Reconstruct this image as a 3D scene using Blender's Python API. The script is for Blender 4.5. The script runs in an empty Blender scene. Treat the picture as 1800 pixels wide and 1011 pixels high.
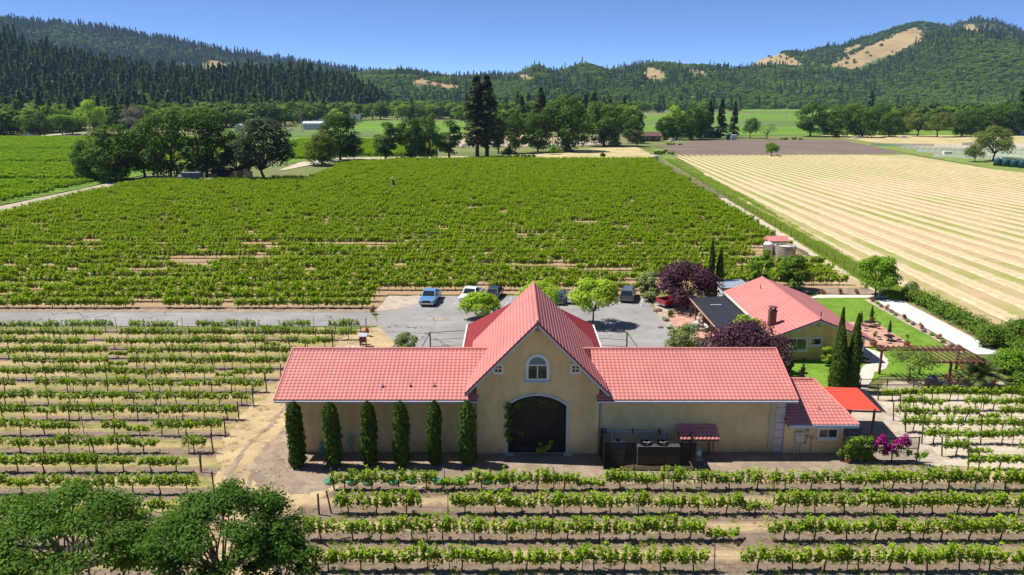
import bpy, math, random
import numpy as np
from mathutils import Vector, Matrix, noise
from mathutils.geometry import tessellate_polygon

# ---------------------------------------------------------------- camera, sky, sun, exposure
SC = bpy.context.scene
COL = SC.collection
H, F, HY, CX, CY = 26.0, 1340.0, 170.0, 900.0, 505.5      # photo is 1800 x 1011
PITCH = math.atan((CY - HY) / F)
cP, sP = math.cos(PITCH), math.sin(PITCH)

cam = bpy.data.cameras.new('camera')
cam.sensor_width = 36.0
cam.lens = F / 1800.0 * 36.0
cam.clip_start, cam.clip_end = 0.5, 20000.0
camo = bpy.data.objects.new('camera', cam)
COL.objects.link(camo)
camo.location = (0, 0, H)
camo.rotation_euler = (math.pi / 2 - PITCH, 0, 0)
SC.camera = camo

SUN_DIR = Vector((-0.56, 0.13, 1.0)).normalized()
SUN_EL = math.asin(SUN_DIR.z)
SUN_AZ = math.atan2(SUN_DIR.x, SUN_DIR.y)
world = bpy.data.worlds.new('World')
SC.world = world
world.use_nodes = True
wn = world.node_tree
wn.nodes.clear()
sky = wn.nodes.new('ShaderNodeTexSky')
sky.sky_type = 'NISHITA'
sky.sun_disc = False
sky.sun_elevation = SUN_EL
sky.sun_rotation = SUN_AZ
sky.altitude = 5000.0
sky.air_density = 0.5
sky.dust_density = 0.0
sky.ozone_density = 6.5
bg = wn.nodes.new('ShaderNodeBackground')
bg.inputs['Strength'].default_value = 0.15
wo = wn.nodes.new('ShaderNodeOutputWorld')
wn.links.new(sky.outputs[0], bg.inputs[0])
wn.links.new(bg.outputs[0], wo.inputs[0])

sl = bpy.data.lights.new('sun', 'SUN')
sl.energy = 5.0
sl.angle = math.radians(0.53)
sl.color = (1.0, 0.955, 0.88)
slo = bpy.data.objects.new('sun', sl)
COL.objects.link(slo)
slo.rotation_euler = SUN_DIR.to_track_quat('Z', 'Y').to_euler()
slo.location = (-60, 40, 120)

SC.view_settings.view_transform = 'Standard'
SC.view_settings.look = 'None'
SC.view_settings.exposure = 0.45
SC.view_settings.gamma = 1.0
SC.view_settings.use_curve_mapping = False
SC.render.engine = 'CYCLES'
SC.cycles.max_bounces = 6
SC.cycles.diffuse_bounces = 3
SC.cycles.glossy_bounces = 2
SC.cycles.transmission_bounces = 4
SC.cycles.transparent_max_bounces = 8
SC.cycles.volume_bounces = 0
SC.cycles.use_denoising = True

# ---------------------------------------------------------------- pixel -> place (photo pixels)
def ray(px, py):
    x = (px - CX) / F; v = -(py - CY) / F
    return (x, cP + v * sP, -sP + v * cP)
def G(px, py, z=0.0):
    d = ray(px, py); t = (z - H) / d[2]
    return (d[0] * t, d[1] * t)
def AY(px, py, Y):
    d = ray(px, py); t = Y / d[1]
    return (d[0] * t, H + d[2] * t)
def pix(x, y, z):
    zc = y * cP - (z - H) * sP; up = y * sP + (z - H) * cP
    return (CX + F * x / zc, CY - F * up / zc)
def pxm(Y, z=0.0):                     # photo pixels per metre at distance Y
    return F / (Y * cP - (z - H) * sP)

# ---------------------------------------------------------------- small helpers
def lin(h):
    h = h.lstrip('#'); o = []
    for i in (0, 2, 4):
        c = int(h[i:i + 2], 16) / 255
        o.append(c / 12.92 if c <= 0.04045 else ((c + 0.055) / 1.055) ** 2.4)
    return tuple(o)

def link(o, parent=None):
    COL.objects.link(o)
    if parent is not None:
        o.parent = parent
    return o

def tag(o, label=None, cat=None, group=None, kind=None):
    if label: o['label'] = label
    if cat: o['category'] = cat
    if group: o['group'] = group
    if kind: o['kind'] = kind
    return o

def thing(name, label, cat, loc=(0, 0, 0), rz=0.0, group=None):
    o = bpy.data.objects.new(name, None)
    o.empty_display_size = 0.3
    link(o)
    o.location = loc
    o.rotation_euler = (0, 0, rz)
    return tag(o, label, cat, group)

def mesh_np(name, chunks, mats, smooth=False):
    """chunks: list of (V (n,3), Faces (m,k) int, material index)"""
    me = bpy.data.meshes.new(name)
    V = np.concatenate([c[0] for c in chunks]).astype(np.float32)
    off = 0; idx = []; tot = []; mi = []
    for v, f, m in chunks:
        f = np.asarray(f, dtype=np.int32)
        idx.append((f + off).ravel())
        tot.append(np.full(len(f), f.shape[1], np.int32))
        mi.append(np.full(len(f), m, np.int32))
        off += len(v)
    idx = np.concatenate(idx); tot = np.concatenate(tot); mi = np.concatenate(mi)
    me.vertices.add(len(V)); me.vertices.foreach_set('co', V.ravel())
    me.loops.add(len(idx)); me.loops.foreach_set('vertex_index', idx)
    me.polygons.add(len(tot))
    me.polygons.foreach_set('loop_start', np.concatenate([[0], np.cumsum(tot)[:-1]]).astype(np.int32))
    me.polygons.foreach_set('material_index', mi)
    if smooth:
        me.polygons.foreach_set('use_smooth', np.ones(len(tot), dtype=bool))
    for m in mats: me.materials.append(m)
    me.update(calc_edges=True)
    me.validate()
    return me

class MB:
    """collects shapes (world or local coordinates) and links them as one mesh object"""
    def __init__(s, o=(0, 0, 0)):
        s.v = []; s.f = []; s.o = Vector(o)
    def add(s, vs, fs):
        n = len(s.v)
        s.v += [Vector(v) - s.o for v in vs]
        s.f += [tuple(i + n for i in f) for f in fs]
        return s
    def box(s, x0, x1, y0, y1, z0, z1):
        return s.add([(x0, y0, z0), (x1, y0, z0), (x1, y1, z0), (x0, y1, z0), (x0, y0, z1), (x1, y0, z1), (x1, y1, z1), (x0, y1, z1)],
                     [(0, 3, 2, 1), (4, 5, 6, 7), (0, 1, 5, 4), (1, 2, 6, 5), (2, 3, 7, 6), (3, 0, 4, 7)])
    def bbox(s, x0, x1, y0, y1, z0, z1, b):
        """box with chamfered vertical and top edges"""
        r = []
        for z, k in ((z0, 0), (z1 - b, 0), (z1, b)):
            a0, a1, c0, c1 = x0 + k, x1 - k, y0 + k, y1 - k
            r.append([(a0 + b, c0, z), (a1 - b, c0, z), (a1, c0 + b, z), (a1, c1 - b, z), (a1 - b, c1, z), (a0 + b, c1, z), (a0, c1 - b, z), (a0, c0 + b, z)])
        vs = r[0] + r[1] + r[2]; fs = [tuple(range(7, -1, -1)), tuple(range(16, 24))]
        for k in (0, 8):
            for i in range(8):
                j = (i + 1) % 8
                fs.append((k + i, k + j, k + 8 + j, k + 8 + i))
        return s.add(vs, fs)
    def quad(s, a, b, c, d):
        return s.add([a, b, c, d], [(0, 1, 2, 3)])
    def tube(s, p0, p1, r0, r1=None, n=7, cap=True):
        r1 = r0 if r1 is None else r1
        p0 = Vector(p0); p1 = Vector(p1); d = p1 - p0
        if d.length < 1e-6: return s
        d.normalize()
        a = d.orthogonal().normalized(); b = d.cross(a)
        vs = []
        for p, r in ((p0, r0), (p1, r1)):
            for i in range(n):
                t = 2 * math.pi * i / n
                vs.append(p + a * (math.cos(t) * r) + b * (math.sin(t) * r))
        fs = [(i, (i + 1) % n, n + (i + 1) % n, n + i) for i in range(n)]
        if cap: fs += [tuple(range(n - 1, -1, -1)), tuple(range(n, 2 * n))]
        return s.add(vs, fs)
    def path(s, pts, r, n=7):
        for a, b in zip(pts[:-1], pts[1:]): s.tube(a, b, r, r, n)
        return s
    def bar(s, p0, p1, w, h):
        """rectangular bar, width w sideways, height h"""
        p0 = Vector(p0); p1 = Vector(p1); d = (p1 - p0).normalized()
        side = d.cross(Vector((0, 0, 1)))
        side = Vector((1, 0, 0)) if side.length < 1e-4 else side.normalized()
        up = side.cross(d).normalized()
        vs = []
        for p in (p0, p1):
            for a, b in ((-1, -1), (1, -1), (1, 1), (-1, 1)):
                vs.append(p + side * (a * w / 2) + up * (b * h / 2))
        return s.add(vs, [(0, 1, 2, 3), (7, 6, 5, 4), (0, 4, 5, 1), (1, 5, 6, 2), (2, 6, 7, 3), (3, 7, 4, 0)])
    def lathe(s, c, prof, n=16, sx=1.0, sy=1.0):
        c = Vector(c); vs = []; fs = []
        for r, z in prof:
            for i in range(n):
                t = 2 * math.pi * i / n
                vs.append(c + Vector((math.cos(t) * r * sx, math.sin(t) * r * sy, z)))
        for k in range(len(prof) - 1):
            for i in range(n):
                j = (i + 1) % n
                fs.append((k * n + i, k * n + j, (k + 1) * n + j, (k + 1) * n + i))
        fs.append(tuple(range(n - 1, -1, -1)))
        m = (len(prof) - 1) * n
        fs.append(tuple(range(m, m + n)))
        return s.add(vs, fs)
    def prism(s, poly, fn0, fn1):
        """poly: 2-D outline; fn0 / fn1 map a 2-D point to the two end faces"""
        n = len(poly)
        tri = tessellate_polygon([[Vector((p[0], p[1], 0)) for p in poly]])
        vs = [fn0(p) for p in poly] + [fn1(p) for p in poly]
        fs = [tuple(t) for t in tri] + [tuple(i + n for i in reversed(t)) for t in tri]
        fs += [(i, (i + 1) % n, n + (i + 1) % n, n + i) for i in range(n)]
        return s.add(vs, fs)
    def build(s, name, mat, parent=None, smooth=False):
        me = bpy.data.meshes.new(name)
        me.from_pydata([tuple(v) for v in s.v], [], s.f)
        import bmesh
        bm = bmesh.new(); bm.from_mesh(me)
        bmesh.ops.recalc_face_normals(bm, faces=bm.faces)
        bm.to_mesh(me); bm.free()
        if smooth:
            for p in me.polygons: p.use_smooth = True
        me.materials.append(mat)
        me.update()
        return link(bpy.data.objects.new(name, me), parent)

def copy_obj(o, parent=None):
    c = o.copy(); COL.objects.link(c); c.parent = parent
    return c
def copy_tree(o, parent=None):
    kids = list(o.children)
    c = copy_obj(o, parent)
    for k in kids: copy_tree(k, c)
    return c

# ---------------------------------------------------------------- materials
def nt(name):
    m = bpy.data.materials.new(name); m.use_nodes = True
    t = m.node_tree; t.nodes.clear()
    out = t.nodes.new('ShaderNodeOutputMaterial')
    return m, t, out
def N(t, typ, **kw):
    n = t.nodes.new(typ)
    for k, v in kw.items(): setattr(n, k, v)
    return n
def setin(n, **kw):
    for k, v in kw.items(): n.inputs[k.replace('_', ' ')].default_value = v
    return n
def c4(c): return (c[0], c[1], c[2], 1.0)
def ramp(t, src, stops):
    r = N(t, 'ShaderNodeValToRGB'); e = r.color_ramp.elements
    while len(e) < len(stops): e.new(0.5)
    for i, (p, c) in enumerate(stops):
        e[i].position = p; e[i].color = c4(c)
    t.links.new(src, r.inputs[0])
    return r.outputs[0]
def mixc(t, fac, a, b, mode='MIX'):
    m = N(t, 'ShaderNodeMix', data_type='RGBA', blend_type=mode)
    for sock, val in ((m.inputs[0], fac), (m.inputs[6], a), (m.inputs[7], b)):
        if hasattr(val, 'is_output'): t.links.new(val, sock)
        elif isinstance(val, (int, float)): sock.default_value = val
        else: sock.default_value = c4(val)
    return m.outputs[2]
def math_(t, op, a, b=None, c=None):
    m = N(t, 'ShaderNodeMath', operation=op)
    for i, v in enumerate((a, b, c)):
        if v is None: continue
        if hasattr(v, 'is_output'): t.links.new(v, m.inputs[i])
        else: m.inputs[i].default_value = v
    return m.outputs[0]
def pos(t):
    return N(t, 'ShaderNodeNewGeometry').outputs['Position']
def objc(t):
    return N(t, 'ShaderNodeTexCoord').outputs['Object']
def xyz(t, v):
    s = N(t, 'ShaderNodeSeparateXYZ'); t.links.new(v, s.inputs[0]); return s.outputs
def nz(t, vec, scale, detail=4, rough=0.55, dist=0.0):
    n = N(t, 'ShaderNodeTexNoise'); setin(n, Scale=scale, Detail=detail, Roughness=rough, Distortion=dist)
    t.links.new(vec, n.inputs['Vector']); return n.outputs[0]
def scalev(t, vec, s):
    m = N(t, 'ShaderNodeMapping'); m.inputs['Scale'].default_value = s
    t.links.new(vec, m.inputs['Vector']); return m.outputs[0]
def finish(t, out, col, rough=0.9, bumpsrc=None, bump=0.3, bdist=0.05, spec=0.3, metal=0.0):
    p = N(t, 'ShaderNodeBsdfPrincipled')
    if hasattr(col, 'is_output'): t.links.new(col, p.inputs['Base Color'])
    else: p.inputs['Base Color'].default_value = c4(col)
    if hasattr(rough, 'is_output'): t.links.new(rough, p.inputs['Roughness'])
    else: p.inputs['Roughness'].default_value = rough
    p.inputs['Specular IOR Level'].default_value = spec
    p.inputs['Metallic'].default_value = metal
    if bumpsrc is not None:
        b = N(t, 'ShaderNodeBump'); setin(b, Strength=bump, Distance=bdist)
        t.links.new(bumpsrc, b.inputs['Height']); t.links.new(b.outputs[0], p.inputs['Normal'])
    t.links.new(p.outputs[0], out.inputs[0])
    return p
def mat(name, c1, c2=None, scale=2.0, rough=0.85, bump=0.0, spec=0.3, metal=0.0, world=False, fine=None, bdist=0.03):
    m, t, out = nt(name)
    c2 = c2 or tuple(x * 0.82 for x in c1)
    v = pos(t) if world else objc(t)
    n = nz(t, v, scale, 5, 0.6)
    col = ramp(t, n, [(0.32, c1), (0.7, c2)])
    if fine:
        n2 = nz(t, v, fine, 3, 0.7)
        col = mixc(t, 0.35, col, ramp(t, n2, [(0.35, (0.55, 0.55, 0.55)), (0.65, (1, 1, 1))]), 'MULTIPLY')
        finish(t, out, col, rough, n2, bump, bdist, spec, metal)
    else:
        finish(t, out, col, rough, n if bump else None, bump, bdist, spec, metal)
    return m
def leafmat(name, ca, cb, cc=None, transl=0.28, rough=0.7):
    """foliage: colour varies from clump to clump and plant to plant"""
    m, t, out = nt(name)
    g = N(t, 'ShaderNodeNewGeometry'); oi = N(t, 'ShaderNodeObjectInfo')
    isl = g.outputs['Random Per Island']
    n = nz(t, objc(t), 0.6, 3, 0.6)
    f = math_(t, 'ADD', math_(t, 'MULTIPLY', isl, 0.55), math_(t, 'MULTIPLY', n, 0.5))
    f = math_(t, 'ADD', f, math_(t, 'MULTIPLY', math_(t, 'SUBTRACT', oi.outputs['Random'], 0.5), 0.35))
    cc = cc or tuple(x * 1.25 for x in cb)
    col = ramp(t, f, [(0.12, ca), (0.55, cb), (0.92, cc)])
    p = N(t, 'ShaderNodeBsdfPrincipled'); p.inputs['Roughness'].default_value = rough
    p.inputs['Specular IOR Level'].default_value = 0.12
    t.links.new(col, p.inputs['Base Color'])
    tr = N(t, 'ShaderNodeBsdfTranslucent')
    t.links.new(mixc(t, 0.5, col, (cc[0] * 1.2, cc[1] * 1.25, cc[2] * 0.6)), tr.inputs[0])
    mx = N(t, 'ShaderNodeMixShader'); mx.inputs[0].default_value = transl
    t.links.new(p.outputs[0], mx.inputs[1]); t.links.new(tr.outputs[0], mx.inputs[2])
    t.links.new(mx.outputs[0], out.inputs[0])
    return m
def glassmat(name, c=(0.02, 0.03, 0.035), rough=0.06):
    m, t, out = nt(name)
    finish(t, out, c, rough, None, spec=0.8)
    return m
def carpaint(name, c):
    m, t, out = nt(name)
    p = finish(t, out, c, 0.35, None, spec=0.5)
    p.inputs['Coat Weight'].default_value = 0.6
    p.inputs['Coat Roughness'].default_value = 0.08
    return m

M = {}
M['vine'] = leafmat('vine_leaf', (0.14, 0.24, 0.010), (0.25, 0.39, 0.016), (0.37, 0.52, 0.03), 0.36)
M['vine_far'] = leafmat('vine_leaf_far', (0.18, 0.30, 0.008), (0.28, 0.43, 0.011), (0.39, 0.55, 0.02), 0.42)
M['oak'] = leafmat('oak_leaf', (0.050, 0.100, 0.014), (0.085, 0.155, 0.020), (0.14, 0.23, 0.035))
M['far_oak'] = leafmat('distant_oak_leaf', (0.065, 0.12, 0.018), (0.10, 0.17, 0.024), (0.15, 0.23, 0.038), 0.28)
M['far_bright'] = leafmat('distant_leaf', (0.11, 0.19, 0.012), (0.17, 0.27, 0.018), (0.23, 0.34, 0.03), 0.3)
M['far_conifer'] = leafmat('distant_conifer_leaf', (0.050, 0.088, 0.022), (0.082, 0.13, 0.03), (0.13, 0.18, 0.045), 0.22)
M['oak_near'] = leafmat('near_oak_leaf', (0.035, 0.085, 0.009), (0.068, 0.145, 0.014), (0.14, 0.25, 0.03), 0.3)
M['oak_grey'] = leafmat('oak_leaf_grey', (0.055, 0.085, 0.035), (0.085, 0.12, 0.05), (0.13, 0.17, 0.075))
M['oak_warm'] = leafmat('oak_leaf_warm', (0.065, 0.115, 0.012), (0.11, 0.17, 0.016), (0.17, 0.24, 0.03))
M['lime'] = leafmat('lime_leaf', (0.20, 0.33, 0.02), (0.32, 0.47, 0.035), (0.45, 0.60, 0.06), 0.35)
M['spring'] = leafmat('spring_leaf', (0.11, 0.21, 0.015), (0.19, 0.33, 0.025), (0.28, 0.43, 0.04), 0.3)
M['plum'] = leafmat('plum_leaf', (0.022, 0.008, 0.016), (0.055, 0.018, 0.035), (0.13, 0.06, 0.085), 0.15)
M['olive'] = leafmat('olive_leaf', (0.13, 0.18, 0.05), (0.21, 0.27, 0.085), (0.32, 0.38, 0.15), 0.25)
M['willow'] = leafmat('willow_leaf', (0.10, 0.15, 0.03), (0.15, 0.21, 0.045), (0.23, 0.30, 0.07), 0.3)
M['cypress'] = leafmat('cypress_leaf', (0.028, 0.062, 0.008), (0.060, 0.115, 0.014), (0.11, 0.17, 0.025), 0.15)
M['conifer'] = leafmat('conifer_leaf', (0.030, 0.058, 0.016), (0.055, 0.092, 0.024), (0.095, 0.14, 0.036), 0.15)
M['redwood'] = leafmat('redwood_leaf', (0.03, 0.055, 0.014), (0.055, 0.085, 0.02), (0.10, 0.13, 0.03), 0.12)
M['hedge'] = leafmat('hedge_leaf', (0.06, 0.12, 0.014), (0.11, 0.19, 0.02), (0.19, 0.29, 0.035), 0.25)
M['palm'] = leafmat('palm_leaf', (0.06, 0.10, 0.025), (0.11, 0.16, 0.04), (0.18, 0.24, 0.07), 0.2)
M['rose'] = leafmat('rose_bloom', (0.45, 0.02, 0.07), (0.6, 0.05, 0.12), (0.75, 0.2, 0.2), 0.3)
M['magenta'] = leafmat('bougainvillea_bloom', (0.32, 0.012, 0.17), (0.45, 0.025, 0.26), (0.58, 0.07, 0.38), 0.25)
M['whitebloom'] = leafmat('white_bloom', (0.6, 0.62, 0.5), (0.7, 0.7, 0.6), (0.8, 0.8, 0.75), 0.3)
M['lavender'] = leafmat('lavender_leaf', (0.16, 0.17, 0.13), (0.24, 0.24, 0.2), (0.33, 0.3, 0.32), 0.2)
M['grassblade'] = leafmat('grass_blade', (0.17, 0.28, 0.025), (0.29, 0.41, 0.045), (0.46, 0.52, 0.12), 0.35)
M['drygrass'] = leafmat('dry_grass_blade', (0.38, 0.28, 0.14), (0.52, 0.40, 0.21), (0.62, 0.50, 0.29), 0.2)
M['dead'] = leafmat('grey_twig', (0.15, 0.13, 0.10), (0.22, 0.19, 0.15), (0.3, 0.26, 0.2), 0.1)
M['bark'] = mat('bark', (0.10, 0.075, 0.05), (0.05, 0.038, 0.028), 6, 0.95, 0.6)
M['bark_grey'] = mat('bark_grey', (0.17, 0.145, 0.12), (0.08, 0.07, 0.06), 5, 0.95, 0.6)
M['vinewood'] = mat('vine_wood', (0.07, 0.05, 0.035), (0.035, 0.025, 0.02), 20, 0.95, 0.5)
M['post'] = mat('weathered_post', (0.13, 0.105, 0.08), (0.07, 0.055, 0.045), 9, 0.9, 0.3)
M['metalpost'] = mat('rusty_metal_post', (0.10, 0.06, 0.045), (0.05, 0.035, 0.03), 9, 0.7, 0.2)
M['wire'] = mat('wire', (0.2, 0.19, 0.18), None, 5, 0.5, metal=0.6)
M['white'] = mat('white_paint', (0.74, 0.74, 0.72), (0.66, 0.66, 0.64), 3, 0.6)
M['trim'] = mat('pale_blue_trim', (0.52, 0.57, 0.64), (0.44, 0.49, 0.56), 2, 0.6)
M['stone'] = mat('quoin_stone', (0.60, 0.57, 0.54), (0.48, 0.45, 0.43), 3, 0.85, 0.3)
M['glass'] = glassmat('window_glass')
M['glass_blue'] = glassmat('window_glass_sky', (0.10, 0.19, 0.22), 0.12)
M['dark'] = mat('dark_interior', (0.16, 0.125, 0.085), (0.085, 0.065, 0.048), 1.2, 0.9)
M['iron'] = mat('dark_iron', (0.026, 0.022, 0.020), (0.015, 0.012, 0.011), 8, 0.55, metal=0.3)
M['brownsteel'] = mat('brown_steel', (0.11, 0.06, 0.045), (0.06, 0.035, 0.028), 6, 0.6)
M['redwoodbeam'] = mat('red_brown_timber', (0.20, 0.085, 0.06), (0.11, 0.05, 0.038), 7, 0.8, 0.3)
M['galv'] = mat('galvanised', (0.48, 0.52, 0.57), (0.36, 0.40, 0.45), 4, 0.4, metal=0.4)
M['pvc'] = mat('white_pipe', (0.62, 0.66, 0.72), None, 3, 0.4)
M['grey'] = mat('grey_metal', (0.33, 0.33, 0.32), (0.24, 0.24, 0.24), 4, 0.6)
M['cream'] = mat('cream_enamel', (0.62, 0.58, 0.47), (0.48, 0.44, 0.36), 4, 0.5)
M['concrete'] = mat('pale_concrete', (0.60, 0.55, 0.47), (0.50, 0.46, 0.39), 1.2, 0.9, 0.1, world=True, fine=9)
M['lidgreen'] = mat('green_plastic', (0.05, 0.30, 0.16), (0.04, 0.22, 0.12), 5, 0.5)
M['tankgreen'] = mat('blue_green_plastic', (0.02, 0.085, 0.10), (0.015, 0.06, 0.075), 2, 0.45)
M['tyre'] = mat('tyre_rubber', (0.02, 0.02, 0.02), None, 8, 0.85)
M['rim'] = mat('wheel_rim', (0.45, 0.45, 0.46), None, 8, 0.3, metal=0.8)
M['headlight'] = mat('headlight_lens', (0.7, 0.7, 0.68), None, 8, 0.15, spec=0.7)
M['taillight'] = mat('tail_light_lens', (0.4, 0.01, 0.01), None, 8, 0.2, spec=0.6)
M['chrome'] = mat('chrome', (0.55, 0.56, 0.58), None, 8, 0.2, metal=0.9)
M['blackplastic'] = mat('black_plastic', (0.02, 0.02, 0.022), None, 8, 0.6)
M['terracotta'] = mat('terracotta', (0.42, 0.17, 0.085), (0.32, 0.12, 0.06), 5, 0.85)
M['canvas'] = mat('green_canvas', (0.035, 0.075, 0.025), (0.02, 0.05, 0.018), 6, 0.9)
M['brick'] = mat('chimney_brick', (0.20, 0.10, 0.075), (0.12, 0.07, 0.055), 8, 0.9, 0.3)
M['boulder'] = mat('boulder', (0.28, 0.19, 0.13), (0.18, 0.12, 0.09), 3, 0.95, 0.5)
M['white_rock'] = mat('white_rock', (0.62, 0.58, 0.50), (0.45, 0.41, 0.35), 4, 0.95, 0.5)
# ================================================================ THE SETTING: ground sheets
LAYER = [0]
def sheet(name, pts, mtl, jit=0.25, step=1.5, parent=None, z=None, seed=0, label=None):
    """a sheet over the outline pts; edges wander by jit; every sheet lies 4 mm above the one before"""
    if z is None:
        LAYER[0] += 1; z = 0.004 * LAYER[0]
    out = []
    n = len(pts)
    for i in range(n):
        a = Vector((pts[i][0], pts[i][1], 0)); b = Vector((pts[(i + 1) % n][0], pts[(i + 1) % n][1], 0))
        k = max(1, int((b - a).length / step)) if jit > 0 else 1
        k = min(k, 400)
        for j in range(k):
            p = a.lerp(b, j / k)
            if jit > 0:
                p += Vector((noise.noise((p.x * 0.7, p.y * 0.7, seed + 3.1)), noise.noise((p.x * 0.7, p.y * 0.7, seed + 9.7)), 0)) * jit * 1.6
                p += Vector((noise.noise((p.x * 2.7, p.y * 2.7, seed + 5.1)), noise.noise((p.x * 2.7, p.y * 2.7, seed + 1.7)), 0)) * jit * 0.9
            out.append(p)
    tri = tessellate_polygon([out])
    me = bpy.data.meshes.new(name)
    me.from_pydata([(p.x, p.y, z) for p in out], [], [tuple(t) if (out[t[1]] - out[t[0]]).cross(out[t[2]] - out[t[0]]).z > 0 else tuple(reversed(t)) for t in tri])
    me.materials.append(mtl); me.update()
    o = link(bpy.data.objects.new(name, me), parent)
    if parent is None: o['kind'] = 'structure'
    return o
def PX(*pts): return [G(*p) for p in pts]

def ground_mat():
    m, t, out = nt('valley_ground'); p = pos(t)
    a = nz(t, p, 0.012, 4, 0.6); b = nz(t, p, 0.25, 5, 0.65); f = nz(t, p, 6.0, 3, 0.7)
    col = mixc(t, ramp(t, a, [(0.4, (0, 0, 0)), (0.6, (1, 1, 1))]), (0.10, 0.15, 0.03), (0.24, 0.23, 0.09))
    col = mixc(t, ramp(t, b, [(0.42, (0, 0, 0)), (0.62, (0.8, 0.8, 0.8))]), col, (0.17, 0.20, 0.055))
    col = mixc(t, 0.4, col, ramp(t, f, [(0.3, (0.55, 0.55, 0.55)), (0.7, (1.1, 1.1, 1.1))]), 'MULTIPLY')
    finish(t, out, col, 0.95, f, 0.4, 0.05)
    return m
def rows_mat(name, y0, pitch, soil, soil2, straw, green, gmix=0.4, wid=0.75):
    """vineyard floor: tilled strip under each row, dry straw and weeds between"""
    m, t, out = nt(name); p = pos(t); s = xyz(t, p)
    wob = math_(t, 'MULTIPLY', math_(t, 'SUBTRACT', nz(t, scalev(t, p, (0.25, 1, 1)), 1.2, 4, 0.7), 0.5), 0.9)
    d = math_(t, 'MULTIPLY', math_(t, 'ABSOLUTE', math_(t, 'SUBTRACT', math_(t, 'FRACT', math_(t, 'ADD', math_(t, 'DIVIDE', math_(t, 'SUBTRACT', s[1], y0), pitch), 0.5)), 0.5)), pitch)
    d = math_(t, 'ADD', d, wob)
    mask = ramp(t, math_(t, 'DIVIDE', d, 2.0), [(wid / 2 * 0.7, (0, 0, 0)), (wid / 2 * 1.35, (1, 1, 1))])
    f = nz(t, p, 5.0, 4, 0.75)
    sc = ramp(t, nz(t, p, 1.7, 4, 0.7), [(0.35, soil), (0.65, soil2)])
    gr = ramp(t, nz(t, scalev(t, p, (0.12, 0.6, 1)), 1.0, 5, 0.65), [(0.62 - gmix * 0.4, (0, 0, 0)), (0.80 - gmix * 0.3, (1, 1, 1))])
    bt = mixc(t, gr, straw, green)
    col = mixc(t, mask, sc, bt)
    col = mixc(t, 0.55, col, ramp(t, f, [(0.3, (0.45, 0.45, 0.45)), (0.65, (1.12, 1.12, 1.12))]), 'MULTIPLY')
    finish(t, out, col, 0.95, f, 0.6, 0.06)
    return m
def patch_mat(name, a, b, s1, c=None, s2=1.0, fine=6.0, fstr=0.5, thr=(0.42, 0.6), bump=0.4, stretch=(1, 1, 1), rough=0.95):
    m, t, out = nt(name); p = pos(t); q = scalev(t, p, stretch)
    col = mixc(t, ramp(t, nz(t, q, s1, 5, 0.65), [(thr[0], (0, 0, 0)), (thr[1], (1, 1, 1))]), a, b)
    if c: col = mixc(t, ramp(t, nz(t, q, s2, 5, 0.7, 0.3), [(0.5, (0, 0, 0)), (0.66, (1, 1, 1))]), col, c)
    f = nz(t, p, fine, 4, 0.75)
    col = mixc(t, fstr, col, ramp(t, f, [(0.3, (0.5, 0.5, 0.5)), (0.66, (1.1, 1.1, 1.1))]), 'MULTIPLY')
    finish(t, out, col, rough, f, bump, 0.05)
    return m
def asphalt_mat():
    m, t, out = nt('old_asphalt'); p = pos(t)
    col = ramp(t, nz(t, p, 0.14, 5, 0.6), [(0.35, (0.26, 0.245, 0.235)), (0.65, (0.34, 0.325, 0.31))])
    col = mixc(t, ramp(t, nz(t, p, 0.55, 5, 0.7), [(0.5, (0, 0, 0)), (0.68, (0.7, 0.7, 0.7))]), col, (0.225, 0.215, 0.21))
    v = N(t, 'ShaderNodeTexVoronoi', feature='DISTANCE_TO_EDGE'); v.inputs['Scale'].default_value = 0.19
    w = N(t, 'ShaderNodeVectorMath', operation='ADD')
    nn = N(t, 'ShaderNodeTexNoise'); setin(nn, Scale=1.3, Detail=5.0)
    sc = N(t, 'ShaderNodeVectorMath', operation='SCALE'); sc.inputs['Scale'].default_value = 1.6
    t.links.new(p, nn.inputs['Vector']); t.links.new(nn.outputs['Color'], sc.inputs[0])
    t.links.new(p, w.inputs[0]); t.links.new(sc.outputs[0], w.inputs[1]); t.links.new(w.outputs[0], v.inputs['Vector'])
    crack = ramp(t, v.outputs['Distance'], [(0.004, (1, 1, 1)), (0.012, (0, 0, 0))])
    gate = ramp(t, nz(t, p, 0.12, 2), [(0.44, (0, 0, 0)), (0.56, (1, 1, 1))])
    col = mixc(t, math_(t, 'MULTIPLY', crack, gate), col, (0.04, 0.038, 0.036))
    f = nz(t, p, 14.0, 3, 0.8)
    col = mixc(t, 0.35, col, ramp(t, f, [(0.3, (0.6, 0.6, 0.6)), (0.7, (1.15, 1.15, 1.15))]), 'MULTIPLY')
    finish(t, out, col, 0.9, f, 0.15, 0.02)
    return m
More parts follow.
